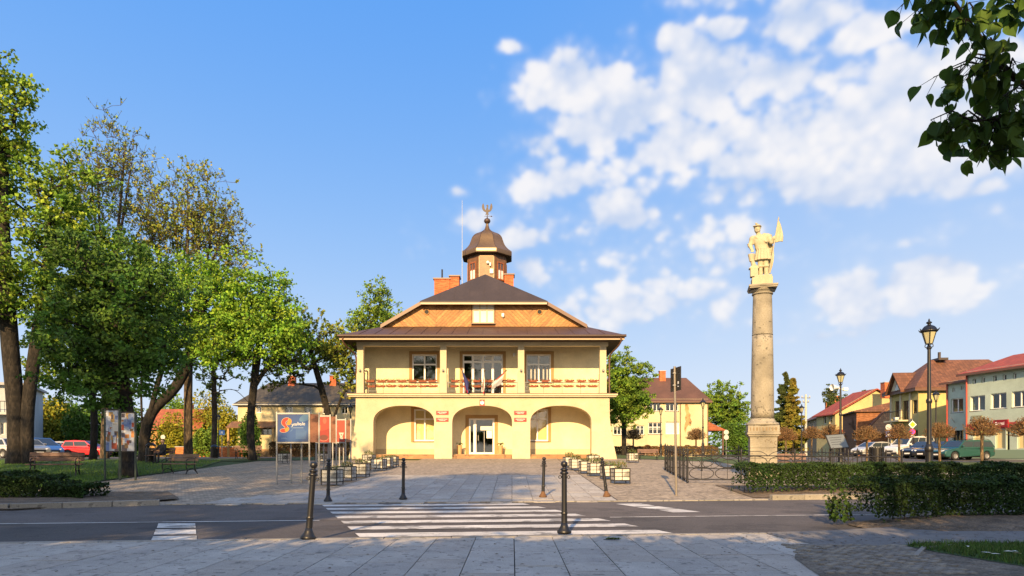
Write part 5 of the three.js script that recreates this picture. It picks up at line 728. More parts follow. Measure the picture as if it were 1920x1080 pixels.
{ // the green house with red roof and shop signs
  const green = wallMat(.48, .59, .50), A = [37.5, 55], B = [39.7, 42];
  const w = (a, b, c, d) => [a, b, c, d, { cols: 2, transom: 0, sill: M.roofBrown }];
  const h = house('green_house', 'pale green two storey building with red roof and a red shop band', A, B, 10, yAt(697, 55), { mat: green, eave: M.fascia, roof: { ridge: 'x', h: 1.6, mat: RM.red, over: .5 }, front: [w(1819, 742, 1847, 770), w(1857.5, 737, 1887, 766), w(1897, 733, 1928, 763), w(1940, 729, 1974, 760), ...[[1823.5, 710, 1830, 720], [1840, 707, 1846.5, 717.5], [1862, 704.5, 1869, 715], [1880, 702, 1887, 713], [1899, 699.5, 1905.5, 710.5]].map((q) => [...q, { cols: 1, f: .05 }]), [1825, 810, 1846, 835, { cols: 1, mat: M.cream, glass: M.blind }], [1866, 806, 1885, 841, { cols: 1, mat: M.cream, glass: M.blind }], [1887, 803, 1893, 851, { cols: 1, mat: M.blackMatt }], [1907, 808, 1932, 841, { cols: 2, mat: M.cream, glass: M.blind }]] });
  const band = (a, b, y0, y1, m, z0, z1, name) => { const [u0] = h.front(a, y0), [u1] = h.front(b, y0), q = (a + b) / 2, t1 = h.front(q, y0)[1], b1 = h.front(q, y1)[1]; return mesh(name, bb(u0, u1, b1, t1, z0, z1), m, h.t); };
  band(1816, 1960, 792, 803, std(C(.36, .03, .03), .5), .002, .12, 'shop_band'); const sb = band(1866, 1894, 787, 801, std(C(.30, .012, .02), .45), .125, .2, 'sign_board');
  { const [u0] = h.front(1869, 794), [u1] = h.front(1892, 794), yy = h.front(1880, 794)[1]; const tx = canvasTex(256, 64, (x) => { x.fillStyle = '#7c1016'; x.fillRect(0, 0, 256, 64); x.fillStyle = '#f4ece4'; x.font = 'bold 40px sans-serif'; x.fillText('a-cesul', 70, 46); x.fillRect(12, 18, 40, 8); x.fillRect(12, 34, 52, 8); }); const f = mesh('shop_lettering', clean(new THREE.PlaneGeometry(Math.abs(u1 - u0), .55)), std(C(1, 1, 1), .5, { map: tx }), h.t, true); f.position.set((u0 + u1) / 2, yy, .206); }
  band(1822, 1842, 779, 787, std(C(.22, .24, .16), .6), .002, .05, 'faded_sign'); for (const px of [1814]) { const [u] = h.front(px, 760); mesh('downpipe', cyl(.06, .06, h.H - .3, u, .1, .09, 8), std(C(.36, .05, .03), .5), h.t); }
  band(1814, 2050, 843, 860, std(C(.18, .26, .19), .8), .002, .04, 'plinth');
  const A2 = [37.95, 58.2], B2 = [38.3, 56.2];
  const h2 = house('green_annex', 'lower pale green wing with two small attic vents beside the yellow house', A2, B2, 9, yAt(713, 57), { mat: green, eave: M.fascia, roof: { ridge: 'x', h: .6, mat: RM.red, over: .4 }, front: [w(1783, 747, 1806, 773), [1785.5, 727, 1790, 735, { cols: 1, f: .04 }], [1801.5, 724, 1806, 731, { cols: 1, f: .04 }], [1786, 807, 1806.5, 831, { cols: 3, mat: M.blackMatt }]] });
  mesh('downpipe', cyl(.06, .06, h2.H - .2, .12, .1, .09, 8), std(C(.36, .05, .03), .5), h2.t); { const [u, yy] = h2.front(1790, 792); mesh('wall_arm', bar([u, yy, 0], [u + .5, yy + .35, .8], .025), M.zinc, h2.t); }
}
{ // yellow corner house with brown hipped roof
  const A = atD(1668, 70), B = atD(1722, 64), wv = (a, b, c, d, o = {}) => [a, b, c, d, { cols: 2, f: .06, mat: M.fascia, ...o }];
  const h = house('yellow_house', 'yellow corner house with brown hipped roof, pointed dormer and small balcony', A, B, 10, yAt(726, 64), { mat: wallMat(.54, .46, .19), eave: M.fascia, roof: { ridge: 'z', h: 0, over: 0, mat: RM.brown, none: 1 }, front: [wv(1678, 752, 1686, 782), wv(1693, 751, 1703.5, 789), wv(1712, 750, 1720, 775), wv(1675, 815, 1687, 840), wv(1694, 812, 1706, 838), wv(1712, 806, 1721, 832)] });
  // replace the plain roof by a hip
  for (const c of h.t.children.filter((c) => c.name === 'roof')) h.t.remove(c);
  const D = 10, v = .55, top = yAt(681, 69) - h.base, e = h.H - .05, rise = top - e;
  mesh('roof', hull([[-v, e, v], [h.L + v, e, v], [h.L + v, e, -D - v], [-v, e, -D - v], [h.L / 2, top, -2.6], [h.L / 2, top, -D + 2.0], [-v, e - .12, v], [h.L + v, e - .12, v], [h.L + v, e - .12, -D - v], [-v, e - .12, -D - v]]), RM.brown, h.t);
  mesh('eaves', [bb(-v, h.L + v, e - .32, e - .125, v - .06, v), bb(h.L + v - .06, h.L + v, e - .32, e - .125, -D - v, v - .061)], M.fascia, h.t);
  const dx = h.front(1691, 720)[0]; mesh('dormer_gable', ext(shp([[dx - 1.3, h.H - .1], [dx + 1.3, h.H - .1], [dx, h.H + 1.6]]), .2, 0, .3), M.cream, h.t); mesh('dormer_window', ext(shp([[dx - .45, h.H + .02], [dx + .45, h.H + .02], [dx, h.H + 1.0]]), .02, 0, .505), M.glass, h.t);
  for (const s of [-1, 1]) mesh('dormer_roof', hull([[dx, h.H + 1.8, .9], [dx + s * 1.75, h.H - .15, .9], [dx, h.H + 1.65, .9], [dx + s * 1.7, h.H - .3, .9], [dx, h.H + 1.8, -2], [dx + s * 1.75, h.H - .15, -.6], [dx, h.H + 1.65, -2], [dx + s * 1.7, h.H - .3, -.6]]), RM.brown, h.t);
  const [b0, by] = h.front(1676, 790), [b1] = h.front(1705, 790); mesh('balcony', bb(b0, b1, by - .15, by, .002, 1.0), M.cream, h.t); const n = 9; mesh('balcony_railing', [bar([b0, by + .9, .97], [b1, by + .9, .97], .03), ...Array.from({ length: n }, (_, k) => bar([mix(b0, b1, k / (n - 1)), by, .97], [mix(b0, b1, k / (n - 1)), by + .9, .97], .018)), bar([b0, by + .9, .97], [b0, by + .9, .05], .03), bar([b1, by + .9, .97], [b1, by + .9, .05], .03)], M.iron, h.t); mesh('flower_pot', lathe([[0, 0], [.2, 0], [.26, .3], [0, .3]], 10).translate((b0 + b1) / 2 + .5, by, .7), M.whitePaint, h.t);
  for (const px of [1672, 1690, 1708]) { const [u] = h.front(px, 750); mesh('pilaster', bb(u - .16, u + .16, 0, h.H - .3, .002, .12), M.cream, h.t); }
  mesh('roof_vent', [bb(h.L / 2 + .1, h.L / 2 + .3, top - .3, top + .75, -3.4, -3.2), bb(h.L / 2 - .6, h.L / 2 + .9, top - .1, top + .12, -3.8, -2.9)], M.roofDark, h.t);
}
{ // brick house with steep brown roof, red roofed house behind, far roofs
  const h = house('brick_house', 'brown brick house with tiled mansard roof next to the yellow house', atD(1580, 86), atD(1606, 78), 13, yAt(770, 79), { mat: wallMat(.30, .18, .10, T.bricks()), roof: { ridge: 'x', h: 1.6, hip: 1.2, mat: RM.brown, over: .3 }, front: [[1590, 772, 1597.5, 793, { cols: 2 }], [1599, 812, 1605, 826, { cols: 1 }]], right: [[1609, 808, 1614, 827, { cols: 2 }], [1628, 815, 1634, 830, { cols: 2 }]] });
  mesh('lean_to_roof', hull([[h.L + .3, h.H + .1, -3.2], [h.L + .3, h.H + .1, -12.8], [h.L + 2.9, 2.9, -.3], [h.L + 2.9, 2.9, -12.8], [h.L + 2.9, 2.75, -.3], [h.L + 2.9, 2.75, -12.8], [h.L + .05, 2.75, -.3], [h.L + .05, 2.75, -12.8], [h.L + .05, 2.9, -.3], [h.L + .05, h.H + .1, -3.2], [h.L + .05, h.H + .1, -12.8]]), roofMat(.38, .19, .075), h.t); mesh('lean_to_wall', bb(h.L + .02, h.L + 2.6, 0, 2.74, -12.6, -.6), wallMat(.30, .18, .10, T.bricks()), h.t);
  mesh('lean_to_verge', bar([h.L + 2.7, 3.0, -.2], [h.L + .25, h.H + .1, -3.1], .16, .16, 6), RM.brown, h.t);
  mesh('porch_canopy', hull([[-.2, 3.0, .05], [2.2, 3.0, .05], [-.2, 2.8, 1.1], [2.2, 2.8, 1.1], [-.2, 2.9, .05], [2.2, 2.9, .05]]), M.zinc, h.t);
  const A = atD(1531, 98), B = atD(1566, 92), g = house('red_roof_house', 'house with long bright red roof and yellow gable end', A, B, 11, yAt(773, 93), { mat: wallMat(.55, .46, .22), roof: { ridge: 'x', gable: 1, h: 3.2, mat: RM.red, over: .5, chimneys: [[9, -4.6, 1.1, 1.6, 3.6]] }, front: [[1544, 778, 1549, 795, { cols: 1 }], [1555, 778, 1560, 795, { cols: 1 }]], right: [[1580, 790, 1588, 806, { cols: 2 }]] });
  mesh('awning', hull([[g.L + .05, 3.9, 0], [g.L + .05, 3.9, -6], [g.L + 2.5, 2.7, 0], [g.L + 2.5, 2.7, -6], [g.L + .05, 3.7, 0], [g.L + 2.5, 2.55, 0], [g.L + .05, 3.7, -6], [g.L + 2.5, 2.55, -6]]), RM.red, g.t);
  house('far_house', 'distant dark red roofed house with brick chimneys by the utility pole', atD(1505, 150), atD(1534, 128), 10, yAt(782, 130), { mat: wallMat(.28, .20, .12), roof: { ridge: 'x', h: 3, mat: roofMat(.18, .06, .04), over: .4, chimneys: [[4, -4, 1.1, 1.5, 4], [9, -4, 1.1, 1.5, 4.2], [15, -4, 1.2, 1.5, 4.4]] }, front: [[1517, 790, 1520, 800, { cols: 1 }], [1524, 790, 1527.5, 800, { cols: 1 }]] });
  const [px, pd] = atD(1511, 78), p = thing('utility_pole', 'pale concrete utility pole with insulators among the far roofs', 'utility pole', [px, G(px, pd) - .1, -pd]), ph = yAt(738, pd) - G(px, pd); mesh('pole', [bar([0, 0, 0], [0, ph, 0], .17, .11, 10)], M.ghost, p); mesh('cross_arm', [bar([-.5, ph - .4, 0], [.5, ph - .4, 0], .05), bar([-.35, ph - .9, 0], [.35, ph - .9, 0], .05)], M.zinc, p); for (const s of [-.45, .45, -.3, .3]) mesh('insulator', lathe([[0, 0], [.07, 0], [.05, .1], [.07, .14], [.03, .22], [0, .22]], 8).translate(s, ph - (Math.abs(s) > .4 ? .36 : .86), 0), M.ghost, p);
}
{ // house with peeling plaster beyond the town hall
  const d = 75, A = atD(1128, d), B = atD(1328, d), e3 = { cols: 3, f: .07, m: .07, sill: M.fascia };
  const h = house('plaster_house', 'pale yellow house with brown sheet roof and peeling plaster patch', A, B, 9, yAt(748, d), { mat: wallMat(.58, .52, .33, T.plaster()), eave: M.fascia, roof: { ridge: 'x', h: 2.9, hip: 1.3, mat: RM.sheet, over: .35, chimneys: [[7.4, -3.8, .7, 1.6, 3.6]] }, front: [[1217, 750, 1239, 771, e3], [1248, 750, 1272, 771, { ...e3, glass: M.glass }], [1216, 792, 1241, 814, { ...e3, transom: .6 }], [1248, 791, 1274, 814, { cols: 1, glass: M.curtain, f: .05 }], [1150, 760, 1172, 778, e3], [1150, 800, 1172, 815, e3], [1186, 798, 1208, 815, e3]] });
  const r = rng(4), peel = (pts) => { const q = pts.map(([px, py]) => { const [u, y] = h.front(px, py); return [u, y]; }); mesh('peeled_plaster', ext(shp(q), .006, 0, .004), std(C(.56, .34, .15), .95, { map: T.worn() }), h.t); };
  peel([[1285, 758], [1289, 757], [1292, 766], [1291, 772], [1295, 777], [1294, 783], [1297, 790], [1295, 799], [1290, 797], [1287, 803], [1285, 812], [1283, 806], [1284, 795], [1286, 790], [1284, 783], [1287, 776], [1284, 768]]);
  for (const px of [1275.5, 1327]) { const [u] = h.front(px, 780); mesh('downpipe', cyl(.05, .05, h.H - .3, u, .1, .07, 8), M.fascia, h.t); }
  const [u0] = h.front(1331, 800); const pr = mesh('porch_roof', hull([[h.L + .05, 4.2, -.2], [h.L + .05, 4.2, -5], [h.L + 2.2, 3.2, -.2], [h.L + 2.2, 3.2, -5], [h.L + .05, 3.2, -.2], [h.L + .05, 3.2, -5]]), RM.orange, h.t); mesh('porch_post', [bb(h.L + 1.7, h.L + 1.85, 0, 3.2, -.5, -.35)], M.benchWood, h.t);
}
{ // yellow house behind the park trees, with porch
  const d = 70, A = atD(446, d), B = atD(672, d), e2 = { cols: 2, f: .08, m: .08 };
  const h = house('park_house', 'yellow house with dark tiled roof and porch behind the display boards', A, B, 9, yAt(754, d), { mat: wallMat(.56, .49, .30), roof: { ridge: 'x', h: 2.5, hip: 1.6, mat: RM.dark, over: .4, chimneys: [[4, -3.8, .7, 1.5, 3.2], [8.6, -3.8, .7, 1.5, 3.2]] }, front: [[480, 760, 490, 774, e2], [535, 762, 549, 774, e2], [570, 762, 584, 776, e2], [604, 762, 618, 776, e2], [640, 762, 652, 776, e2], [491, 796, 511, 815, e2], [560, 800, 580, 818, e2], [630, 800, 648, 818, e2]] });
  mesh('porch_roof', hull([[-.6, 4.0, .05], [4.4, 4.0, .05], [-.6, 3.35, 1.6], [4.4, 3.35, 1.6], [-.6, 3.25, 1.6], [4.4, 3.25, 1.6], [-.6, 3.85, .05], [4.4, 3.85, .05]]), roofMat(.26, .13, .06), h.t);
  for (const u of [-.4, 1.9, 4.2]) mesh('porch_post', bb(u - .1, u + .1, 0, 3.3, 1.3, 1.5), M.yellowTrim, h.t); mesh('plinth', bb(0, h.L, 0, 1.1, .002, .06), wallMat(.45, .28, .14, T.worn()), h.t); mesh('gutter', bb(-.4, h.L + .4, h.H - .34, h.H - .22, .35, .47), M.zinc, h.t);
}
{ // the pale block at the edge of the park, and the orange roofed cottage
  const d = 60, A = atD(-130, 57), B = atD(50, d), h = house('pale_block', 'pale grey flat roofed block with balconies behind the thick double trunk', A, B, 8, yAt(724, d), { mat: wallMat(.50, .55, .58), front: [[-60, 790, -40, 815, {}], [0, 792, 8, 815, { cols: 1 }], [-20, 735, -5, 757, {}]] });
  mesh('roof', bb(-.3, h.L + .3, h.H, h.H + .22, -8.3, .5), M.grey, h.t); const by = h.front(5, 774)[1]; mesh('balcony', bb(h.L - 4, h.L - .2, by - .2, by, .002, 1.3), M.ghost, h.t); mesh('balcony_railing', [bar([h.L - 4, by + .95, 1.27], [h.L - .2, by + .95, 1.27], .03), ...Array.from({ length: 14 }, (_, k) => bar([h.L - 4 + k * .292, by, 1.27], [h.L - 4 + k * .292, by + .95, 1.27], .015))], M.iron, h.t); mesh('downpipe', cyl(.06, .06, h.H, h.L - .1, .05, .1, 8), M.ghost, h.t);
  house('orange_cottage', 'low cottage with orange tiled roof seen through the park trees', atD(278, 84), atD(372, 84), 8, yAt(800, 84), { mat: wallMat(.42, .24, .08), roof: { ridge: 'x', h: 2.5, mat: RM.orange, over: .4, chimneys: [[3, -3.6, .7, 1.6, 3.2]] }, front: [[296, 812, 304, 828, {}], [336, 812, 346, 830, {}]] });
  const wl = thing('garden_wall', 'low orange brick garden wall below the cottage', 'wall', [atD(330, 70)[0], G(-35, 70), -70]); mesh('wall', [bb(0, 7, -.2, 1.0, -.15, .15)], wallMat(.56, .25, .10, T.bricks()), wl); mesh('coping', bb(-.05, 7.05, 1.0, 1.08, -.2, .2), M.grey, wl);
}

// ---------------------------------------------------------------- cars
const carGlass = std(C(.03, .04, .05), .05);
function car(name, label, pos, ry, o) {   // local: x forward, z to the left side, y up; origin on the ground at the middle
  const { L = 4.3, W = 1.72, H = 1.48, color, hood = .98, belt = .92, cab = [.30, .40, .66, .86], metal = .25 } = o;
  const t = thing(name, label, 'car', pos, ry, 'parked cars'), paint = new THREE.MeshPhysicalMaterial({ color, roughness: .35, metalness: metal, clearcoat: 1, clearcoatRoughness: .08 });
  // cab: fractions of the length from the back: rear foot, rear top, front top, front foot
  const X = (f) => (f - .5) * L, fx = X(.81), rx = X(.19), wr = .31, s = new THREE.Shape(), sill = .2;
  s.moveTo(X(.015), .32); s.lineTo(X(0), .5); s.lineTo(X(.005), belt - .12); s.quadraticCurveTo(X(.01), belt, X(.05), belt + .01); s.lineTo(X(cab[0]), belt + .03); s.lineTo(X(cab[3]), belt - .02); s.quadraticCurveTo(X(.93), hood - .14, X(.985), hood - .3); s.quadraticCurveTo(X(1), .6, X(.998), .42); s.lineTo(X(.975), .24); s.lineTo(fx + wr + .04, sill);
  for (const cx of [fx, rx]) { for (let i = 0; i <= 14; i++) { const a = PI * i / 14; s.lineTo(cx + Math.cos(a) * (wr + .045), .3 + Math.sin(a) * (wr + .045)); } s.lineTo(cx - wr - .04, sill); } s.closePath();
  const body = ext(s, W - .16, .08, -W / 2 + .08); { const P = body.attributes.position; for (let i = 0; i < P.count; i++) { const x = P.getX(i) / (L / 2), k = 1 - .13 * Math.pow(Math.abs(x), 3.2); P.setZ(i, P.getZ(i) * k); } body.computeVertexNormals(); }
  mesh('body', body, paint, t);
  const wb = W / 2 - .05, wt = W / 2 - .22, q = [[X(cab[0]), belt, wb], [X(cab[1]), H - .05, wt], [X((cab[1] + cab[2]) / 2), H, wt - .04], [X(cab[2]), H - .06, wt], [X(cab[3]), belt - .03, wb]];
  mesh('cabin', hull(q.flatMap(([x, y, z]) => [[x, y, z], [x, y, -z]])), paint, t);
  const at = (x, y) => mix(wb, wt, clamp((y - belt) / (H - .05 - belt), 0, 1)) + .008, line = (a, b, y) => { const k = (y - a[1]) / (b[1] - a[1]); return mix(a[0], b[0], k); };
  const y0 = belt + .05, y1 = H - .13, r0 = line(q[0], q[1], y0), r1 = line(q[0], q[1], y1), f0 = line(q[4], q[3], y0), f1 = line(q[4], q[3], y1), splits = o.splits ?? [.46];
  for (const sd of [-1, 1]) { const cuts = [0, ...splits, 1]; for (let k = 0; k < cuts.length - 1; k++) { const e = (f, y) => mix(y === y0 ? r0 + .09 : r1 + .07, y === y0 ? f0 - .1 : f1 - .08, f) , g = .025, a0 = e(cuts[k], y0) + (k ? g : 0), a1 = e(cuts[k], y1) + (k ? g : 0), b0 = e(cuts[k + 1], y0) - g, b1 = e(cuts[k + 1], y1) - g; mesh('side_window', hull([[a0, y0, sd * at(0, y0)], [b0, y0, sd * at(0, y0)], [a1, y1, sd * at(0, y1)], [b1, y1, sd * at(0, y1)], [a0, y0, sd * (at(0, y0) - .03)], [b0, y0, sd * (at(0, y0) - .03)], [a1, y1, sd * (at(0, y1) - .03)], [b1, y1, sd * (at(0, y1) - .03)]]), carGlass, t); } }
  const screen = (a, b, dx, nm) => { const P = (k, yy) => [line(a, b, yy) + dx, yy, k * (at(0, yy) - .09)]; mesh(nm, hull([-1, 1].flatMap((k) => [P(k, y0), P(k, y1 + .04), [P(k, y0)[0] - dx * 2.5, y0, P(k, y0)[2]], [P(k, y1 + .04)[0] - dx * 2.5, y1 + .04, P(k, y1 + .04)[2]]])), carGlass, t); };
  screen(q[4], q[3], .014, 'windscreen'); screen(q[0], q[1], -.014, 'rear_window');
  const tyre = boxUV(lathe([[.19, -.1], [.28, -.1], [.31, -.06], [.31, .06], [.28, .1], [.19, .1]], 24).rotateX(PI / 2)), rim = boxUV(merge([lathe([[0, .03], [.06, .05], [.07, .03], [.19, .06], [.2, .09], [.195, .1]], 24).rotateX(PI / 2)]));
  for (const cx of [fx, rx]) for (const sd of [-1, 1]) { const w = new THREE.Mesh(tyre, M.blackMatt); w.name = 'wheel'; w.position.set(cx, .31, sd * (W / 2 - .13)); if (sd < 0) w.rotation.y = PI; t.add(w); const k = new THREE.Mesh(rim, M.zinc); k.name = 'rim'; w.add(k); }
  mesh('wheel_arch_lining', [bb(rx - .3, rx + .3, .25, .6, -W / 2 + .25, W / 2 - .25), bb(fx - .3, fx + .3, .25, .6, -W / 2 + .25, W / 2 - .25)], M.grey, t);
  for (const sd of [-1, 1]) { mesh('headlight', hull([[X(.985), .56, sd * (W / 2 - .22)], [X(.93), .6, sd * (W / 2 - .14)], [X(.99), .7, sd * (W / 2 - .32)], [X(.93), .76, sd * (W / 2 - .16)], [X(.995), .58, sd * (W / 2 - .5)], [X(.985), .7, sd * (W / 2 - .5)]]), std(C(.7, .72, .72), .1), t); mesh('tail_light', hull([[X(.0), .6, sd * (W / 2 - .22)], [X(.03), .6, sd * (W / 2 - .085)], [X(.0), .86, sd * (W / 2 - .24)], [X(.035), .86, sd * (W / 2 - .10)], [X(.05), .72, sd * (W / 2 - .09)]]), std(C(.45, .02, .02), .2), t); mesh('mirror', [rbox(.1, .13, .2, X(cab[3]) - .3, belt + .1, sd * (W / 2 + .04), .03)], o.mirror ? std(o.mirror, .4) : paint, t); }
  mesh('bumper', [rbox(.1, .18, W - .4, X(.988), .36, 0, .04), rbox(.1, .2, W - .4, X(.012), .4, 0, .04)], o.bumper ?? M.blackMatt, t);
  mesh('grille', bb(X(.99), X(.9985), .46, .6, -.38, .38), M.black, t); mesh('number_plate', [bb(X(.9985), X(1.003), .36, .46, -.24, .24)], M.whitePaint, t); mesh('number_plate', bb(X(-.003), X(.0), .56, .66, -.24, .24), M.whitePaint, t);
  for (const f of [.5 * (cab[0] + cab[3]) - .02, cab[3] - .1]) for (const sd of [-1, 1]) mesh('door_handle', bb(X(f) - .16, X(f) - .04, belt - .1, belt - .07, sd > 0 ? W / 2 - .01 : -W / 2 - .012, sd > 0 ? W / 2 + .012 : -W / 2 + .01), M.black, t);
  if (o.rails) for (const sd of [-1, 1]) mesh('roof_rail', tube([[X(cab[1]) + .1, H - .02, sd * (wt - .02)], [X(cab[1]) + .4, H + .04, sd * (wt - .02)], [X(cab[2]) - .4, H + .04, sd * (wt - .02)], [X(cab[2]) - .05, H - .03, sd * (wt - .02)]], .018, 6, 20), M.black, t);
  return t;
}
const carAt = (px, d) => { const [x] = atD(px, d); return [x, G(x, d) + .002, -d]; };
car('estate_car', 'dark green estate car parked broadside before the green building', carAt(1803, 49.6), PI + .22, { L: 4.5, H: 1.5, color: C(.012, .07, .06), cab: [.02, .07, .60, .75], splits: [.30, .64], rails: 1 });
car('white_van', 'white small van parked with its bonnet towards the square', carAt(1703, 57), PI + .3, { L: 4.2, W: 1.78, H: 1.82, color: C(.72, .72, .70), cab: [.01, .02, .58, .76], belt: 1.05, hood: 1.1, splits: [.34, .66] });
car('black_car', 'black hatchback parked between the white van and the dark saloon', carAt(1738, 53.5), PI + .3, { L: 4.1, H: 1.42, color: C(.01, .01, .012), cab: [.04, .14, .56, .74], splits: [.5], metal: 0 });
car('dark_car', 'dark blue car with pale number plate behind the tall lamp post', carAt(1763, 52), PI + .3, { L: 4.1, H: 1.42, color: C(.01, .012, .018), cab: [.04, .14, .56, .74], splits: [.5], metal: 0 });
car('silver_car', 'silver compact car parked by the brick house', carAt(1634, 66), PI + .35, { L: 3.9, color: C(.45, .46, .47), cab: [.03, .10, .56, .82], splits: [.5] });
car('red_car', 'bright red three door hatchback parked behind a slim tree trunk', carAt(163, 57), .02, { L: 3.55, H: 1.46, color: C(.52, .014, .02), cab: [.03, .09, .56, .76], splits: [.42], metal: 0 });
car('blue_car', 'blue compact people carrier with large windscreen behind the benches', carAt(75, 53), -.42, { L: 3.8, H: 1.62, color: C(.04, .12, .34), cab: [.02, .06, .56, .86], splits: [.4, .72] });
car('white_car', 'small white hatchback seen from the rear between blue and red cars', carAt(117, 62), 1.15, { L: 3.6, H: 1.45, color: C(.70, .68, .62), cab: [.02, .07, .58, .78], splits: [.5], metal: 0 });
car('silver_saloon', 'silver car parked beyond the thick double trunk', carAt(-2, 49), 2.9, { L: 4.3, color: C(.55, .56, .56), cab: [.12, .24, .60, .80], splits: [.5] });
car('grey_car', 'grey car whose front shows beside the blue carrier', carAt(52, 48.5), -.5, { L: 3.4, H: 1.4, color: C(.22, .24, .25), cab: [.05, .14, .55, .74], splits: [.5] });
// ---------------------------------------------------------------- trees
function leafCloud(points, o) {   // points: [x, y, z, ...] leaf places; returns leaf-shaped faces with vertex colours
  const { size, pal, seed, up = .5 } = o, q = rng(seed), n = points.length / 3, pos = new Float32Array(n * 18), col = new Float32Array(n * 18), a = V(0, 0, 0), b = V(0, 0, 0), c = V(0, 0, 0);
  for (let i = 0; i < n; i++) {
    const x = points[3 * i], y = points[3 * i + 1], z = points[3 * i + 2], s = size * (.65 + .7 * q());
    const th = q() * 6.283, ph = Math.acos(2 * q() - 1); c.set(Math.sin(ph) * Math.cos(th), Math.cos(ph) + up, Math.sin(ph) * Math.sin(th)).normalize();
    a.set(q() - .5, q() - .5, q() - .5).cross(c).normalize(); b.crossVectors(c, a);
    const w = s * .42, k = 18 * i, P = [[-a.x * s * .5, -a.y * s * .5, -a.z * s * .5], [b.x * w, b.y * w, b.z * w], [a.x * s * .5, a.y * s * .5, a.z * s * .5], [-b.x * w, -b.y * w, -b.z * w]];
    const f = c.clone().multiplyScalar(s * .12), ord = [0, 1, 2, 0, 2, 3]; for (let m = 0; m < 6; m++) { const v = P[ord[m]], l = ord[m] % 2 ? 1 : 0; pos[k + 3 * m] = x + v[0] + f.x * l; pos[k + 3 * m + 1] = y + v[1] + f.y * l; pos[k + 3 * m + 2] = z + v[2] + f.z * l; }
    const nz = noise3(x * .9 + seed, y * .9, z * .9), pc = pal[Math.min(pal.length - 1, Math.floor((q() * .55 + nz * .45) * pal.length))], j = (.78 + .44 * q()) * (.72 + .56 * nz), warm = 1 + (noise3(x * 1.7, y * 1.7 + seed, z * 1.7) - .5) * .5; for (let m = 0; m < 6; m++) { col[k + 3 * m] = pc[0] * j * warm; col[k + 3 * m + 1] = pc[1] * j; col[k + 3 * m + 2] = pc[2] * j; }
  }
  const g = new THREE.BufferGeometry(); g.setAttribute('position', new THREE.BufferAttribute(pos, 3)); g.setAttribute('color', new THREE.BufferAttribute(col, 3)); g.computeVertexNormals(); return g;
}
const gauss = (q) => (q() + q() + q() + q() - 2) * .9;
const PAL = {
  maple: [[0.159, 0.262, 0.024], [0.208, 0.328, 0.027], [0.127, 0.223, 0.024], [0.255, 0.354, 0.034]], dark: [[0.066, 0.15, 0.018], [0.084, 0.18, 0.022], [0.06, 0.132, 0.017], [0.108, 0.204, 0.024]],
  lime: [[0.193, 0.346, 0.026], [0.223, 0.370, 0.029], [0.152, 0.309, 0.026], [0.254, 0.383, 0.039]], sparse: [[.24, .30, .035], [.28, .32, .045], [.18, .25, .03], [.30, .30, .06]], dense: [[0.131, 0.231, 0.027], [0.166, 0.270, 0.027], [0.105, 0.193, 0.024], [0.211, 0.295, 0.03]],
  bush: [[0.24, 0.252, 0.024], [0.3, 0.288, 0.024], [0.18, 0.216, 0.024]], conifer: [[.06, .095, .025], [.08, .11, .025], [.05, .08, .022]], golden: [[.22, .19, .025], [.17, .17, .025]], hedge: [[.022, .055, .009], [.028, .068, .010], [.017, .042, .008], [.04, .08, .012]], brown: [[.13, .075, .025], [.17, .09, .03], [.10, .06, .022], [.10, .085, .02]],  // golden: conifer leaves with sunlight put into the colour
};
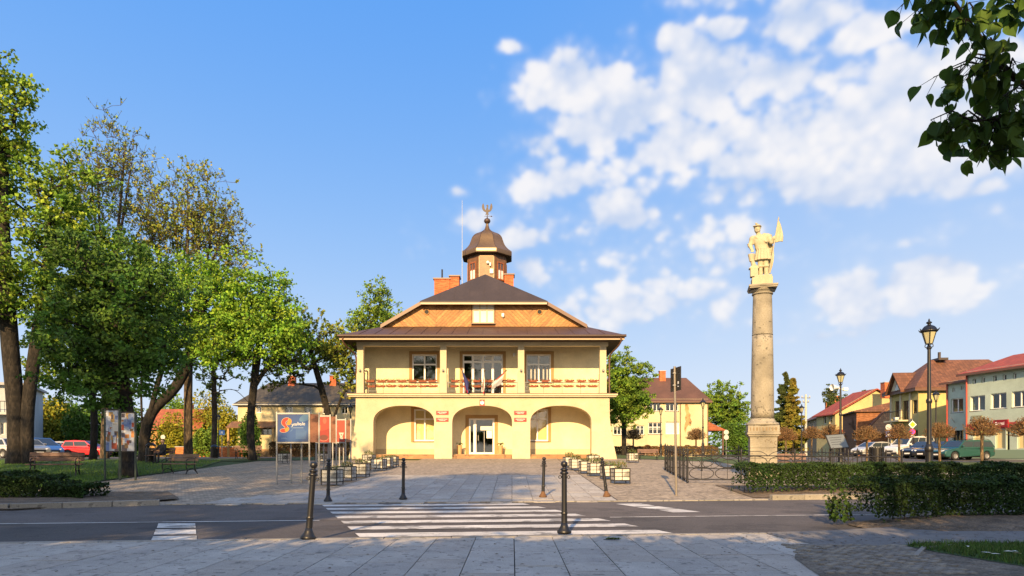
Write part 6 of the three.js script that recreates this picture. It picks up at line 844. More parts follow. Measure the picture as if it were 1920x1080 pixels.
function tree(name, label, base, o) {
  const { trunk, lobes, clusters, leaves, size, spread = .5, pal, seed, r0 = .25, bark = M.bark, group = 'trees round the square', twigs = 0, up = .5, shell = .42, minR = .008 } = o;
  const q = rng(seed), t = thing(name, label, 'tree', [base[0], G(base[0], base[1]) - .05, -base[1]], 0, group);
  const nodes = [], add = (p, parent, fix) => { nodes.push({ p, parent, r: 0, kids: 0, fix }); return nodes.length - 1; };
  for (const line of trunk) { let prev = line.from ?? -1; const cv = line.pts.length > 2 ? new THREE.CatmullRomCurve3(line.pts.map((p) => V(...p))) : null, n = Math.max(4, line.pts.length * 3); for (let i = prev < 0 ? 0 : 1; i <= n; i++) { const p = cv ? cv.getPoint(i / n) : V(...line.pts[0]).lerp(V(...line.pts[1]), i / n); prev = add(p, prev); } line.end = prev; }
  const vol = lobes.map((l) => l[3] * l[4] * l[5] * (l[6] ?? 1)), tot = vol.reduce((a, b) => a + b), pts = [];
  for (let i = 0; i < clusters; i++) { let k = 0, u = q() * tot; while (u > vol[k] && k < vol.length - 1) u -= vol[k++]; const l = lobes[k], th = q() * 6.283, cs = 2 * q() - 1, sn = Math.sqrt(1 - cs * cs), rr = Math.pow(q(), shell) * (.72 + .55 * q()); pts.push(V(l[0] + l[3] * rr * sn * Math.cos(th), l[1] + l[4] * rr * cs, l[2] + l[5] * rr * sn * Math.sin(th))); }
  const near = (p) => { let best = -1, bd = 1e9; for (let i = 2; i < nodes.length; i++) { const n = nodes[i].p, dx = p.x - n.x, dy = p.y - n.y, dz = p.z - n.z; let d = Math.sqrt(dx * dx + dy * dy + dz * dz); if (dy < 0) d += -dy * .9; if (d < bd) { bd = d; best = i; } } return [best, bd]; };
  pts.map((p) => [near(p)[1], p]).sort((a, b) => a[0] - b[0]).forEach(([, p]) => {
    const [j, d] = near(p), s = nodes[j].p, n = Math.max(2, Math.min(5, Math.round(d / .8))), md = s.clone().lerp(p, .5).add(V((q() - .5) * d * .25, d * (.05 + .12 * q()), (q() - .5) * d * .25)); let prev = j;
    for (let i = 1; i <= n; i++) { const k = i / n, w = (1 - k) * (1 - k), e = 2 * k * (1 - k), f = k * k; prev = add(V(s.x * w + md.x * e + p.x * f, s.y * w + md.y * e + p.y * f, s.z * w + md.z * e + p.z * f), prev); } nodes[prev].tip = true;
  });
  const pw = o.pw ?? 1.95; for (let i = nodes.length - 1; i >= 0; i--) { const n = nodes[i]; if (!n.kids) n.r = 1; else n.r = Math.pow(n.r, 1 / pw); if (n.parent >= 0) { const m = nodes[n.parent]; m.r += Math.pow(n.r, pw); m.kids++; } }
  const sc = r0 / nodes[0].r, parts = []; for (const n of nodes) n.R = Math.max(minR, n.r * sc); nodes[0].R *= 1.25;
  const tw = []; const seg = (a, b, ra, rb, sides) => { const d = b.clone().sub(a), l = d.length(); if (l < 1e-4) return; d.divideScalar(l); const u = V(Math.abs(d.y) > .9 ? 1 : 0, Math.abs(d.y) > .9 ? 0 : 1, 0).cross(d).normalize(), w = d.clone().cross(u); const ring = (c, r) => Array.from({ length: sides }, (_, i) => { const an = i / sides * 6.283; return c.clone().addScaledVector(u, Math.cos(an) * r).addScaledVector(w, Math.sin(an) * r); }); const A = ring(a, ra), B = ring(b.clone().addScaledVector(d, rb * .3), rb); for (let i = 0; i < sides; i++) { const j = (i + 1) % sides; for (const [v, c] of [[A[i], a], [A[j], a], [B[j], b], [A[i], a], [B[j], b], [B[i], b]]) { parts.push(v.x, v.y, v.z); const nn = v.clone().sub(c).normalize(); tw.push(nn.x, nn.y, nn.z); } } };
  for (const n of nodes) if (n.parent >= 0) { const m = nodes[n.parent], ra = Math.min(m.R, n.R * 1.5); seg(m.p, n.p, ra, n.R, ra > .12 ? 12 : ra > .04 ? 6 : 3); }
  const leafPts = []; const sk = nodes.filter((n) => n.tip);
  for (const n of sk) {
    if (twigs) for (let k = 0; k < twigs; k++) { const e = n.p.clone().add(V(gauss(q) * spread * .6, (.2 + q()) * spread * .8, gauss(q) * spread * .6)); seg(n.p, e, minR, minR * .6, 3); for (let m = 0; m < leaves / twigs; m++) { const u = .3 + .7 * q(); leafPts.push(mix(n.p.x, e.x, u) + gauss(q) * .1, mix(n.p.y, e.y, u) + gauss(q) * .1, mix(n.p.z, e.z, u) + gauss(q) * .1); } }
    else for (let k = 0; k < leaves; k++) leafPts.push(n.p.x + gauss(q) * spread, n.p.y + gauss(q) * spread * .7, n.p.z + gauss(q) * spread);
  }
  const g = new THREE.BufferGeometry(); g.setAttribute('position', new THREE.Float32BufferAttribute(parts, 3)); g.setAttribute('normal', new THREE.Float32BufferAttribute(tw, 3)); mesh('trunk', g, bark, t);
  mesh('crown', leafCloud(leafPts, { size, pal, seed: seed + 1, up }), leafMat, t, true);
  return t;
}
// park trees beside the town hall
const B = (px, py) => onGround(px, py);
tree('maple_tree', 'tall maple with a thick double trunk at the park edge, tops of bright leaves', atD(38, 37), { trunk: [{ pts: [[-.24, 0, 0], [-.26, 3, 0], [-.45, 7, .2], [-.9, 12, 0], [-1, 17, 0]] }, { pts: [[.32, 0, -.1], [.34, 3, -.1], [.7, 7, -.3], [1.3, 12, -.4], [1.2, 15, -.3]] }], lobes: [[-2.2, 17.5, 0, 2.6, 4.6, 2.6], [-.5, 19.5, 0, 1.7, 3.2, 1.8], [1.2, 13.5, -.5, 2.6, 3.2, 2.6], [-4, 12, .5, 3, 4, 3], [0, 9.5, .8, 3.4, 2.6, 3], [2.0, 8.2, -.5, 2.0, 2, 2.2], [2.4, 15.6, -.5, 1.8, 2.8, 2], [3.4, 11.6, -.4, 2.0, 2.4, 2]], clusters: 760, leaves: 36, size: 0.208, spread: 0.43, pal: PAL.maple, seed: 11, r0: .42 });
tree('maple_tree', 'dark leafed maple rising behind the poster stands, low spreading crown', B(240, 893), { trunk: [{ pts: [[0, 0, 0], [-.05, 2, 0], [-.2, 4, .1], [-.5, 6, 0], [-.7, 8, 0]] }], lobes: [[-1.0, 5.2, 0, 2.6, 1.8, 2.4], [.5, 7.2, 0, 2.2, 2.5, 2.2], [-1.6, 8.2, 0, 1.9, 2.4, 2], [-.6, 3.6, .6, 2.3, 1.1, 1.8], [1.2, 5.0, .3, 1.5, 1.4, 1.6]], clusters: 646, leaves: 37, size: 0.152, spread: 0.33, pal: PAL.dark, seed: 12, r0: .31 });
tree('maple_tree', 'bright green maple between the double trunk and the poster stands', atD(174, 41.5), { trunk: [{ pts: [[0, 0, 0], [.1, 2.5, 0], [-.1, 5, 0], [.2, 9, 0]] }], lobes: [[-.6, 9.5, 0, 2.7, 3.0, 2.6], [1.6, 12, 0, 2.4, 2.6, 2.2], [-1.5, 6.4, .5, 2.6, 2.0, 2.4], [1.4, 7, .6, 2.4, 2.0, 2.2]], clusters: 418, leaves: 35, size: 0.192, spread: 0.40, pal: PAL.maple, seed: 13, r0: .2 });
tree('leaning_tree', 'leaning tree with forked dark limbs and lime green crown beside the litter bin', atD(270, 40), { trunk: [{ pts: [[0, 0, 0], [.05, 1.6, 0], [.5, 3, 0], [1.9, 4.5, 0], [2.9, 6.6, 0], [3.6, 9.2, 0]] }, { pts: [[-.05, 0, .05], [-.1, 2.5, .05], [-.1, 5, .1], [.3, 8, .2]] }, { pts: [[.1, 1.8, 0], [.9, 4.2, .4], [1.6, 6.4, .6], [1.7, 8, .8]] }], lobes: [[4.0, 10.2, 0, 2.5, 2.5, 2.4], [1.6, 9.6, .4, 2.2, 2.6, 2.2], [6.6, 9.6, 0, 2.2, 2.4, 2.2], [5.2, 7.4, .6, 3.0, 1.8, 2.4], [8.6, 8.0, .2, 1.4, 1.7, 1.4], [2.2, 7.0, .6, 2.0, 1.5, 1.8]], clusters: 912, leaves: 27, size: 0.176, spread: 0.36, pal: PAL.lime, seed: 14, r0: .30 });
tree('bare_tree', 'tall tree just breaking into leaf, fine bare twigs above the dark maple', atD(196, 46), { trunk: [{ pts: [[0, 0, 0], [.1, 6, 0], [0, 10, 0]] }, ...[[-2.8, 18.5, .6], [-1.5, 20.5, -.8], [-.2, 21.5, .5], [1.2, 21.8, -.4], [2.4, 20.6, .8], [3.4, 18.6, -.5]].map(([x, y, z]) => ({ from: 8, pts: [[0, 8.5, 0], [x * .22, 11.5, z * .3], [x * .6, 15.5, z * .7], [x, y, z]] }))], lobes: [[.4, 19.6, 0, 2.8, 4.2, 2.6], [-1.9, 17.4, 0, 2.0, 3.2, 2.2], [2.2, 16.8, 0, 1.9, 3.4, 2.2]], clusters: 640, leaves: 6, twigs: 3, pw: 1.6, size: .17, spread: .8, pal: PAL.sparse, seed: 15, r0: .25, bark: M.barkPale, minR: .015, shell: .5 });
tree('bare_tree', 'tall straight trunked tree with brownish twigs and sparse yellow leaves', atD(353, 44), { trunk: [{ pts: [[0, 0, 0], [0, 5, 0], [.1, 9.5, 0]] }, ...[[-2.6, 15.4, .6], [-1.4, 17.2, -.8], [.2, 18.2, .5], [1.7, 17.8, -.4], [3.0, 16.4, .8], [3.8, 14.4, -.5]].map(([x, y, z]) => ({ from: 8, pts: [[.1, 8, 0], [x * .25, 10.5, z * .3], [x * .65, 13.2, z * .7], [x, y, z]] }))], lobes: [[.5, 15.8, 0, 3.2, 3.6, 2.8], [2.4, 13.6, 0, 2.0, 2.8, 2.2], [-1.8, 14.2, 0, 1.8, 3.0, 2.2]], clusters: 760, leaves: 9, twigs: 3, pw: 1.6, size: .17, spread: .8, pal: PAL.sparse, seed: 16, r0: .26, bark: M.barkPale, minR: .015, shell: .5 });
tree('lime_tree', 'slim tree with open lime green crown and drooping bare branches before the yellow house', atD(474, 41), { trunk: [{ pts: [[0, 0, 0], [-.15, 2, 0], [.1, 5, 0], [.5, 8, 0]] }, { pts: [[0, 4.4, 0], [1.0, 5.8, 0], [2.6, 6.2, 0], [3.6, 5.6, 0]] }, { pts: [[-.05, 3.4, 0], [-1.2, 4.4, 0], [-2.4, 4.2, 0]] }], lobes: [[1.0, 9.4, 0, 1.9, 2.2, 2], [-.9, 8.0, 0, 2.0, 1.8, 2], [2.2, 7.4, 0, 1.6, 1.8, 1.8]], clusters: 361, leaves: 17, size: 0.168, spread: 0.36, pal: PAL.lime, seed: 17, r0: .23 });
tree('bare_tree', 'wide spreading tree with many bare limbs and thin foliage behind the display boards', atD(622, 44.5), { trunk: [{ pts: [[0, 0, 0], [-.1, 2.2, 0], [-.5, 4, 0], [-1.2, 6.5, 0]] }, { pts: [[0, 2.4, 0], [.8, 4.4, 0], [1.6, 5.6, 0]] }], lobes: [[-2.2, 7.6, 0, 2.3, 2.4, 2.2], [.2, 7.2, 0, 2.0, 2.0, 2.0], [-3.6, 5.8, 0, 1.8, 1.4, 1.8], [1.0, 5.4, 0, 1.1, 1.4, 1.6]], clusters: 480, leaves: 14, twigs: 2, pw: 1.7, size: .19, spread: .7, pal: PAL.sparse, seed: 18, r0: .22, minR: .014, shell: .5 });
tree('bare_tree', 'young thin tree with open crown near the blue sign', atD(400, 52), { trunk: [{ pts: [[0, 0, 0], [.1, 3, 0], [0, 7, 0]] }], lobes: [[0, 7.4, 0, 2.0, 2.8, 2]], clusters: 130, leaves: 12, twigs: 2, size: .2, spread: .7, pal: PAL.sparse, seed: 19, r0: .2, minR: .014, bark: M.barkPale });
tree('leafy_tree', 'fresh green tree whose top shows above the town hall eaves', atD(700, 62), { trunk: [{ pts: [[0, 0, 0], [0, 5, 0], [0, 11, 0]] }], lobes: [[.4, 13.6, 0, 1.9, 3.1, 2], [-1.2, 11.4, 0, 1.7, 2.4, 2], [1.5, 11.5, 0, 1.5, 2.3, 1.6], [-3.6, 9.6, 0, 1.6, 2.2, 1.6]], clusters: 361, leaves: 20, size: 0.216, spread: 0.36, pal: PAL.maple, seed: 20, r0: .25 });
// trees on the other side
tree('round_tree', 'dense round green tree standing against the town hall corner', atD(1170, 56), { trunk: [{ pts: [[0, 0, 0], [0, 2, 0], [0, 5, 0]] }], lobes: [[.1, 5.8, 0, 2.3, 2.9, 2.2], [-.8, 4.2, 0, 1.7, 2.2, 1.8], [.9, 4.4, 0, 1.5, 2.0, 1.7], [-.6, 7.1, 0, 1.4, 1.3, 1.5]], clusters: 570, leaves: 37, size: 0.168, spread: 0.26, pal: PAL.dense, seed: 21, r0: .2 });
tree('round_tree', 'dense round green tree behind the porch of the plaster house', atD(1357, 88), { trunk: [{ pts: [[0, 0, 0], [0, 2, 0], [0, 6, 0]] }], lobes: [[-.3, 6.6, 0, 3.0, 3.4, 2.8], [1.2, 4.8, 0, 2.2, 2.6, 2.4], [-2.2, 6.5, 0, 1.8, 2.6, 2], [1.9, 6.2, 0, 1.2, 1.6, 1.6]], clusters: 570, leaves: 32, size: 0.224, spread: 0.33, pal: PAL.dense, seed: 22, r0: .25 });
function conifer(label, base, h, r, seed, pal, n) { const q = rng(seed), t = thing('conifer', label, 'tree', [base[0], G(base[0], base[1]) - .05, -base[1]], 0, 'evergreens beyond the square'); mesh('trunk', [bar([0, 0, 0], [0, h * .97, 0], .2, .03, 8)], M.bark, t); const pts = [], br = []; for (let k = 0; k < 130; k++) { const u = Math.pow(q(), .8), y = h * (.07 + .93 * u), R = r * Math.pow(1 - u, .85) * (.75 + .4 * q()) + .1, a = q() * 6.283; for (let m = 0; m < n; m++) { const f = Math.sqrt(q()), ww = .1 + .2 * f * R / r; pts.push(Math.cos(a) * R * f + gauss(q) * ww, y - f * R * .22 + gauss(q) * .12 + (f > .9 ? .1 : 0), Math.sin(a) * R * f + gauss(q) * ww); } br.push(bar([0, y, 0], [Math.cos(a) * R * .9, y - R * .2, Math.sin(a) * R * .9], .03, .012, 3)); } mesh('branches', br, M.bark, t); mesh('crown', leafCloud(pts, { size: .22, pal, seed: seed + 1, up: .2 }), leafMat, t, true); return t; }
conifer('tall dark spruce beyond the stone column, its sunlit flank added as a second crown', atD(1472, 80), 9.9, 2.3, 31, PAL.conifer, 210);
conifer('golden green crown added as the sunlit half of the tall spruce', atD(1487, 78), 9.0, 1.7, 32, PAL.golden, 210);  // added crown: sunlight on the spruce painted as golden leaf colour
tree('pine_tree', 'dark pine top above the red roof beside the lamp', atD(1557, 118), { trunk: [{ pts: [[0, 0, 0], [0, 6, 0], [.3, 11, 0]] }], lobes: [[0, 10.6, 0, 1.2, 1.8, 1.2], [.3, 8, 0, 1.3, 1.2, 1.3]], clusters: 114, leaves: 26, size: 0.240, spread: 0.29, pal: PAL.conifer, seed: 33, r0: .2, group: 'evergreens beyond the square' });
tree('pine_tree', 'low dark pines behind the red roof chimney', atD(1600, 125), { trunk: [{ pts: [[0, 0, 0], [0, 6, 0], [.3, 10, 0]] }], lobes: [[-2.5, 9.8, 0, 2.4, 1.4, 1.5], [2.2, 10.4, 0, 1.9, 1.6, 1.3], [8.2, 9.6, 0, 3, 1.6, 1.6]], clusters: 171, leaves: 29, size: 0.272, spread: 0.40, pal: PAL.conifer, seed: 34, r0: .25, group: 'evergreens beyond the square' });
// pollarded globe trees
{
  const make = (seed) => { const q = rng(seed), t = thing('pollard_tree', '', 'tree'); mesh('trunk', [bar([0, 0, 0], [.03, 1.75, 0], .085, .075, 8)], std(C(.30, .20, .10), .9, { map: T.bark() }), t); const tw = [], pts = []; for (let k = 0; k < 190; k++) { const a = q() * 6.283, e = -.25 + 1.7 * q(), rr = (.75 + .3 * q()), d = V(Math.cos(a) * Math.cos(e), Math.sin(e), Math.sin(a) * Math.cos(e)), m = V(0, 1.75, 0).addScaledVector(d, rr * .5).add(V(0, -.08 * q(), 0)), p = V(0, 1.78, 0).addScaledVector(V(d.x, d.y * .8 + .12, d.z), rr); tw.push(bar([0, 1.72, 0], m, .02, .013, 3), bar(m, p, .013, .005, 3)); for (let b = 0; b < 3; b++) { const s = m.clone().lerp(p, q() * .7); tw.push(bar(s, s.clone().add(V(gauss(q) * .22, .05 + q() * .2, gauss(q) * .22)), .008, .003, 3)); } for (let b = 0; b < 6; b++) { const s = m.clone().lerp(p, .35 + q() * .65); pts.push(s.x + gauss(q) * .07, s.y + gauss(q) * .07, s.z + gauss(q) * .07); } } mesh('crown', tw, M.twig, t); mesh('young_leaves', leafCloud(pts, { size: .085, pal: PAL.brown, seed: seed + 1 }), opaqueLeaf, t, true); return t; };
  const src = [make(41), make(45)], spots = [[1187, 64, 1.0, 'small brown pollard tree behind the lone cross lattice planter'], [1305, 60, 1.0, 'small brown pollard tree with fan of bare twigs before the peeling plaster'], [1474, 47, 1.0, 'small brown pollard tree beside the pedestal before the spruce'], [1522, 60, 1.0, 'small brown pollard tree before the distant red roofs'], [1557, 48, 1.0, 'small brown pollard tree next to the lamp with loudspeakers'], [1625, 46, 1.12, 'small brown pollard tree above the litter bin'], [1686, 46, 1.1, 'small brown pollard tree in front of the white van'], [1762, 45, 1.05, 'small brown pollard tree just behind the tall lamp post'], [1841, 42, 1.25, 'small brown pollard tree in front of the dark green estate car'], [1925, 41, 1.35, 'small brown pollard tree before the shop windows']];
  spots.forEach(([px, d, sc, label], i) => { const [x] = atD(px, d), o = i < 2 ? src[i] : dup(src[i % 2], [0, 0, 0]); put(o, x, G(x, d) - .02, -d, i * 1.3); const top = { 1187: 799, 1305: 799, 1474: 796, 1522: 795, 1557: 791, 1625: 793, 1686: 790, 1762: 786, 1841: 776, 1925: 776 }[px]; o.scale.setScalar((yAt(top, d) - G(x, d)) / 2.85); o.userData.label = label; o.userData.group = 'pollarded globe trees'; });
}
// bushes and far greenery
function bush(label, px, d, rx, ry, rz, n, pal, seed, size = .2, name = 'bush') { const [x] = atD(px, d), q = rng(seed), t = thing(name, label, 'bush', [x, G(x, d) - .1, -d], 0, 'bushes'); const pts = []; const lob = Array.from({ length: 9 }, () => [gauss(q) * rx * .6, ry * (.35 + .5 * q()), gauss(q) * rz * .5, .35 + .35 * q()]); for (let i = 0; i < n; i++) { const l = lob[i % 9], th = q() * 6.283, cs = 2 * q() - 1, sn = Math.sqrt(1 - cs * cs), rr = Math.pow(q(), .25); const yy = l[1] + ry * l[3] * rr * cs; if (yy < .02) continue; pts.push(l[0] + rx * l[3] * rr * sn * Math.cos(th), yy, l[2] + rz * l[3] * rr * sn * Math.sin(th)); } mesh('stems', Array.from({ length: 7 }, (_, k) => bar([lob[k][0] * .3, 0, lob[k][2] * .3], [lob[k][0], lob[k][1], lob[k][2]], .05, .02, 5)), M.bark, t); mesh('foliage', leafCloud(pts, { size, pal, seed: seed + 1 }), leafMat, t, true); }
bush('tall yellow green shrub behind the blue car', 78, 72, 3.2, 5.6, 2, 7000, PAL.bush, 51, .28);
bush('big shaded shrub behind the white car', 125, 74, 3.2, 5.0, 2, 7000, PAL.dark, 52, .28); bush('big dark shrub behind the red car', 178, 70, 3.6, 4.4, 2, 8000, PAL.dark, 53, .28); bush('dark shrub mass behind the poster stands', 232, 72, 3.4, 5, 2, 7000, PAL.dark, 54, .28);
bush('yellow green shrub before the orange cottage', 325, 74, 2.6, 3.6, 1.6, 6000, PAL.bush, 55, .24); bush('round green small tree beyond the straight trunk', 382, 66, 1.3, 2.6, 1.2, 3500, PAL.dense, 56, .2); bush('pale green tall shrub behind the garden wall', 408, 86, 3.5, 6.0, 2, 7000, PAL.bush, 57, .28); bush('yellow shrub beyond the blue sign', 432, 84, 2.2, 5.0, 2, 4000, PAL.bush, 58, .28);
bush('dark ivy mound climbing the trunk before the porch', 468, 43.5, .75, 2.6, .6, 5000, PAL.dark, 59, .12, 'ivy');
bush('green shrub far behind the cottage roof', 345, 98, 4, 7.2, 2, 6000, PAL.maple, 60, .3); bush('dark shrub row behind the road signs and fence', 1378, 84, 3.0, 3.4, 1.6, 7000, PAL.dark, 61, .24); bush('dark shrub beside the pedestal and the far house', 1440, 92, 3.0, 4.2, 1.6, 6000, PAL.conifer, 62, .26);
{ const q = rng(70), pts = []; for (let k = 0; k < 60; k++) { const x = -150 + k * 5 + gauss(q) * 3, w = 3 + q() * 3, h = 2.2 + q() * 3.0, dd = 165 + q() * 30; for (let i = 0; i < 260; i++) { const th = q() * 6.283, cs = 2 * q() - 1, sn = Math.sqrt(1 - cs * cs); pts.push(x + w * sn * Math.cos(th), G(0, 60) + h * .8 + h * cs, -dd + w * sn * Math.sin(th)); } } tag(mesh('distant_wood', leafCloud(pts, { size: .9, pal: PAL.dark, seed: 71 }), leafMat, scene, true), 'distant belt of trees along the horizon', 'wood', null, 'stuff'); }
// ---------------------------------------------------------------- hedges
function hedge(label, path, w, h, n, seed, o = {}) {
  const q = rng(seed), [x0, d0] = path[0], [x1, d1] = path[path.length - 1], L = Math.hypot(x1 - x0, d1 - d0), ry = Math.atan2(d1 - d0, x1 - x0), y = Math.min(G(x0, d0), G(x1, d1)) + (o.lift ?? .05), t = thing('hedge', label, 'hedge', [x0, y, -d0], ry, 'hedges'); const pts = [], st = [];
  for (let i = 0; i < n; i++) { const u = q() * L, rough = .05 * Math.sin(u * 3.1 + seed) + .05 * Math.sin(u * 7.7) + .06 * (noise3(u * 4, seed, 2) - .5), s = q(); let v, yy; const end = u < .25 || u > L - .25; if (s < .42) { yy = h + rough + gauss(q) * .04; v = (q() - .5) * w; } else if (s < .80) { v = w / 2 + rough * .6 - Math.abs(gauss(q)) * .09; yy = Math.pow(q(), .8) * h; } else if (s < .9) { v = -w / 2 + Math.abs(gauss(q)) * .08; yy = q() * h; } else { v = (q() - .5) * w * .9; yy = (.25 + .75 * q()) * h; } if (yy < .18 * h && q() < (o.bareFoot ?? .6)) continue; if (end) yy *= .9 + .1 * q(); pts.push(u, yy, v); }
  for (let k = 0; k < L * 5; k++) { const u = q() * L, v = (q() - .5) * w * .7; st.push(bar([u, -.1, v], [u + gauss(q) * .12, h * (.5 + .3 * q()), v + gauss(q) * .1], .012, .006, 4)); if (q() < .7) st.push(bar([u, h * .2, v], [u + gauss(q) * .25, h * .7, w * .45], .008, .004, 3)); }
  mesh('stems', st, M.bark, t); mesh('foliage', leafCloud(pts, { size: o.size ?? .05, pal: o.pal ?? PAL.hedge, seed: seed + 1, up: .35 }), o.opaque ? opaqueLeaf : leafMat, t, true); return t;
}
hedge('clipped dark green hedge beside the side path, bare at its foot', [[6.45, 12.4], [20, 14.2]], 1.0, .71, 62000, 81, { size: .052, bareFoot: .85 });
hedge('long clipped green hedge across the road in front of the monument', [[7.0, 20.6], [30, 22.4]], 1.1, .76, 62000, 82, { size: .07 });
hedge('low loose hedge on the bed before the park benches', [[-22, 18.1], [-12.7, 18.6]], 1.6, .62, 26000, 83, { size: .075, bareFoot: .2 });
hedge('small straggling end of the low hedge by the plaza', [[-12.6, 18.5], [-11.4, 18.3]], 1.0, .40, 3600, 84, { size: .075, bareFoot: .2 });
hedge('brown leafed hedge below the plaster house', [atD(1150, 68), atD(1345, 68)], .9, .95, 16000, 85, { pal: PAL.brown, size: .12, opaque: 1, bareFoot: 0 });
hedge('brown leafed hedge in front of the yellow park house', [atD(508, 60), atD(668, 60)], .9, 1.3, 14000, 86, { pal: PAL.brown, size: .12, opaque: 1, bareFoot: 0 });
{ // nettle-like shoots at the open end of the hedge
  const [x, d] = [6.0, 12.2], t = thing('weed_clump', 'leafy weed shoots at the open end of the path hedge', 'weeds', [x, .06, -d]); const q = rng(88), pts = [], st = []; for (let k = 0; k < 11; k++) { const a = gauss(q) * .25, b = gauss(q) * .2, h = .25 + q() * .5, lx = gauss(q) * .1; st.push(bar([a, 0, b], [a + lx, h, b], .006, .003, 4)); for (let m = 0; m < 26; m++) { const u = q(); pts.push(a + lx * u + gauss(q) * .05, u * h, b + gauss(q) * .05); } } mesh('stems', st, M.bark, t); mesh('leaves', leafCloud(pts, { size: .075, pal: [[.03, .07, .01], [.04, .085, .012]], seed: 89 }), leafMat, t, true);
}
// ---------------------------------------------------------------- grass, litter of leaves, setts
function grassField(name, label, n, spot, hMin, hMax, seed, cols) {
  const g = new THREE.BufferGeometry(); g.setAttribute('position', new THREE.Float32BufferAttribute([-.5, 0, 0, .5, 0, 0, .1, 1, .35], 3)); g.computeVertexNormals(); const q = rng(seed), im = new THREE.InstancedMesh(g, std(C(1, 1, 1), .85, { side: THREE.DoubleSide }), n), m = new THREE.Matrix4(), e = new THREE.Euler(), Q = new THREE.Quaternion(), c = new THREE.Color();
  for (let i = 0; i < n; i++) { const [x, d] = spot(q), h = mix(hMin, hMax, q()); e.set((q() - .5) * .9, q() * 6.28, (q() - .5) * .9); m.compose(V(x, G(x, d) - .005 + (d < 10 ? .045 : 0), -d), Q.setFromEuler(e), V(h * .13 + .003, h, h)); im.setMatrixAt(i, m); const k = cols[Math.floor(q() * cols.length)], j = .75 + .5 * q(); c.setRGB(k[0] * j, k[1] * j, k[2] * j); im.setColorAt(i, c); }
  im.name = numbered(name); scene.add(im); return tag(im, label, 'grass', null, 'stuff');
}
const cornerEdge = (x) => 9.0 + .12 * (x - 6);   // far edge of the grass corner
patch('lawn', (d) => 5.35 + Math.pow(Math.max(0, 8.9 - d), 1.2) * .22, 26, 3.5, 9.2, 12, 8, .042, M.grass);
kerbRun('lawn_edging', [[4.9, 8.1], [5.4, 8.75], [6.2, 9.15], [8, 9.42], [14, 10.1], [24, 11]], .06, .12, .065, 1.0, 14);
grassField('grass', 'short dark green grass in the corner beside the path', 52000, (q) => { const d = 5.0 + 4.3 * q(); return [5.4 + Math.pow(Math.max(0, 8.9 - d), 1.2) * .22 + Math.pow(q(), .9) * 4.2, Math.min(d, 9.1)]; }, .035, .10, 91, [[.045, .11, .015], [.06, .14, .018], [.035, .085, .012], [.09, .13, .03]]);
grassField('grass', 'mown park grass under the trees', 42000, (q) => { const d = 21 + 20 * Math.pow(q(), 1.2); return [-15.6 - Math.max(0, d - 33) * .28 - q() * (d * .78 - 14), d]; }, .05, .13, 92, [[.07, .15, .018], [.09, .18, .02], [.05, .11, .015]]);
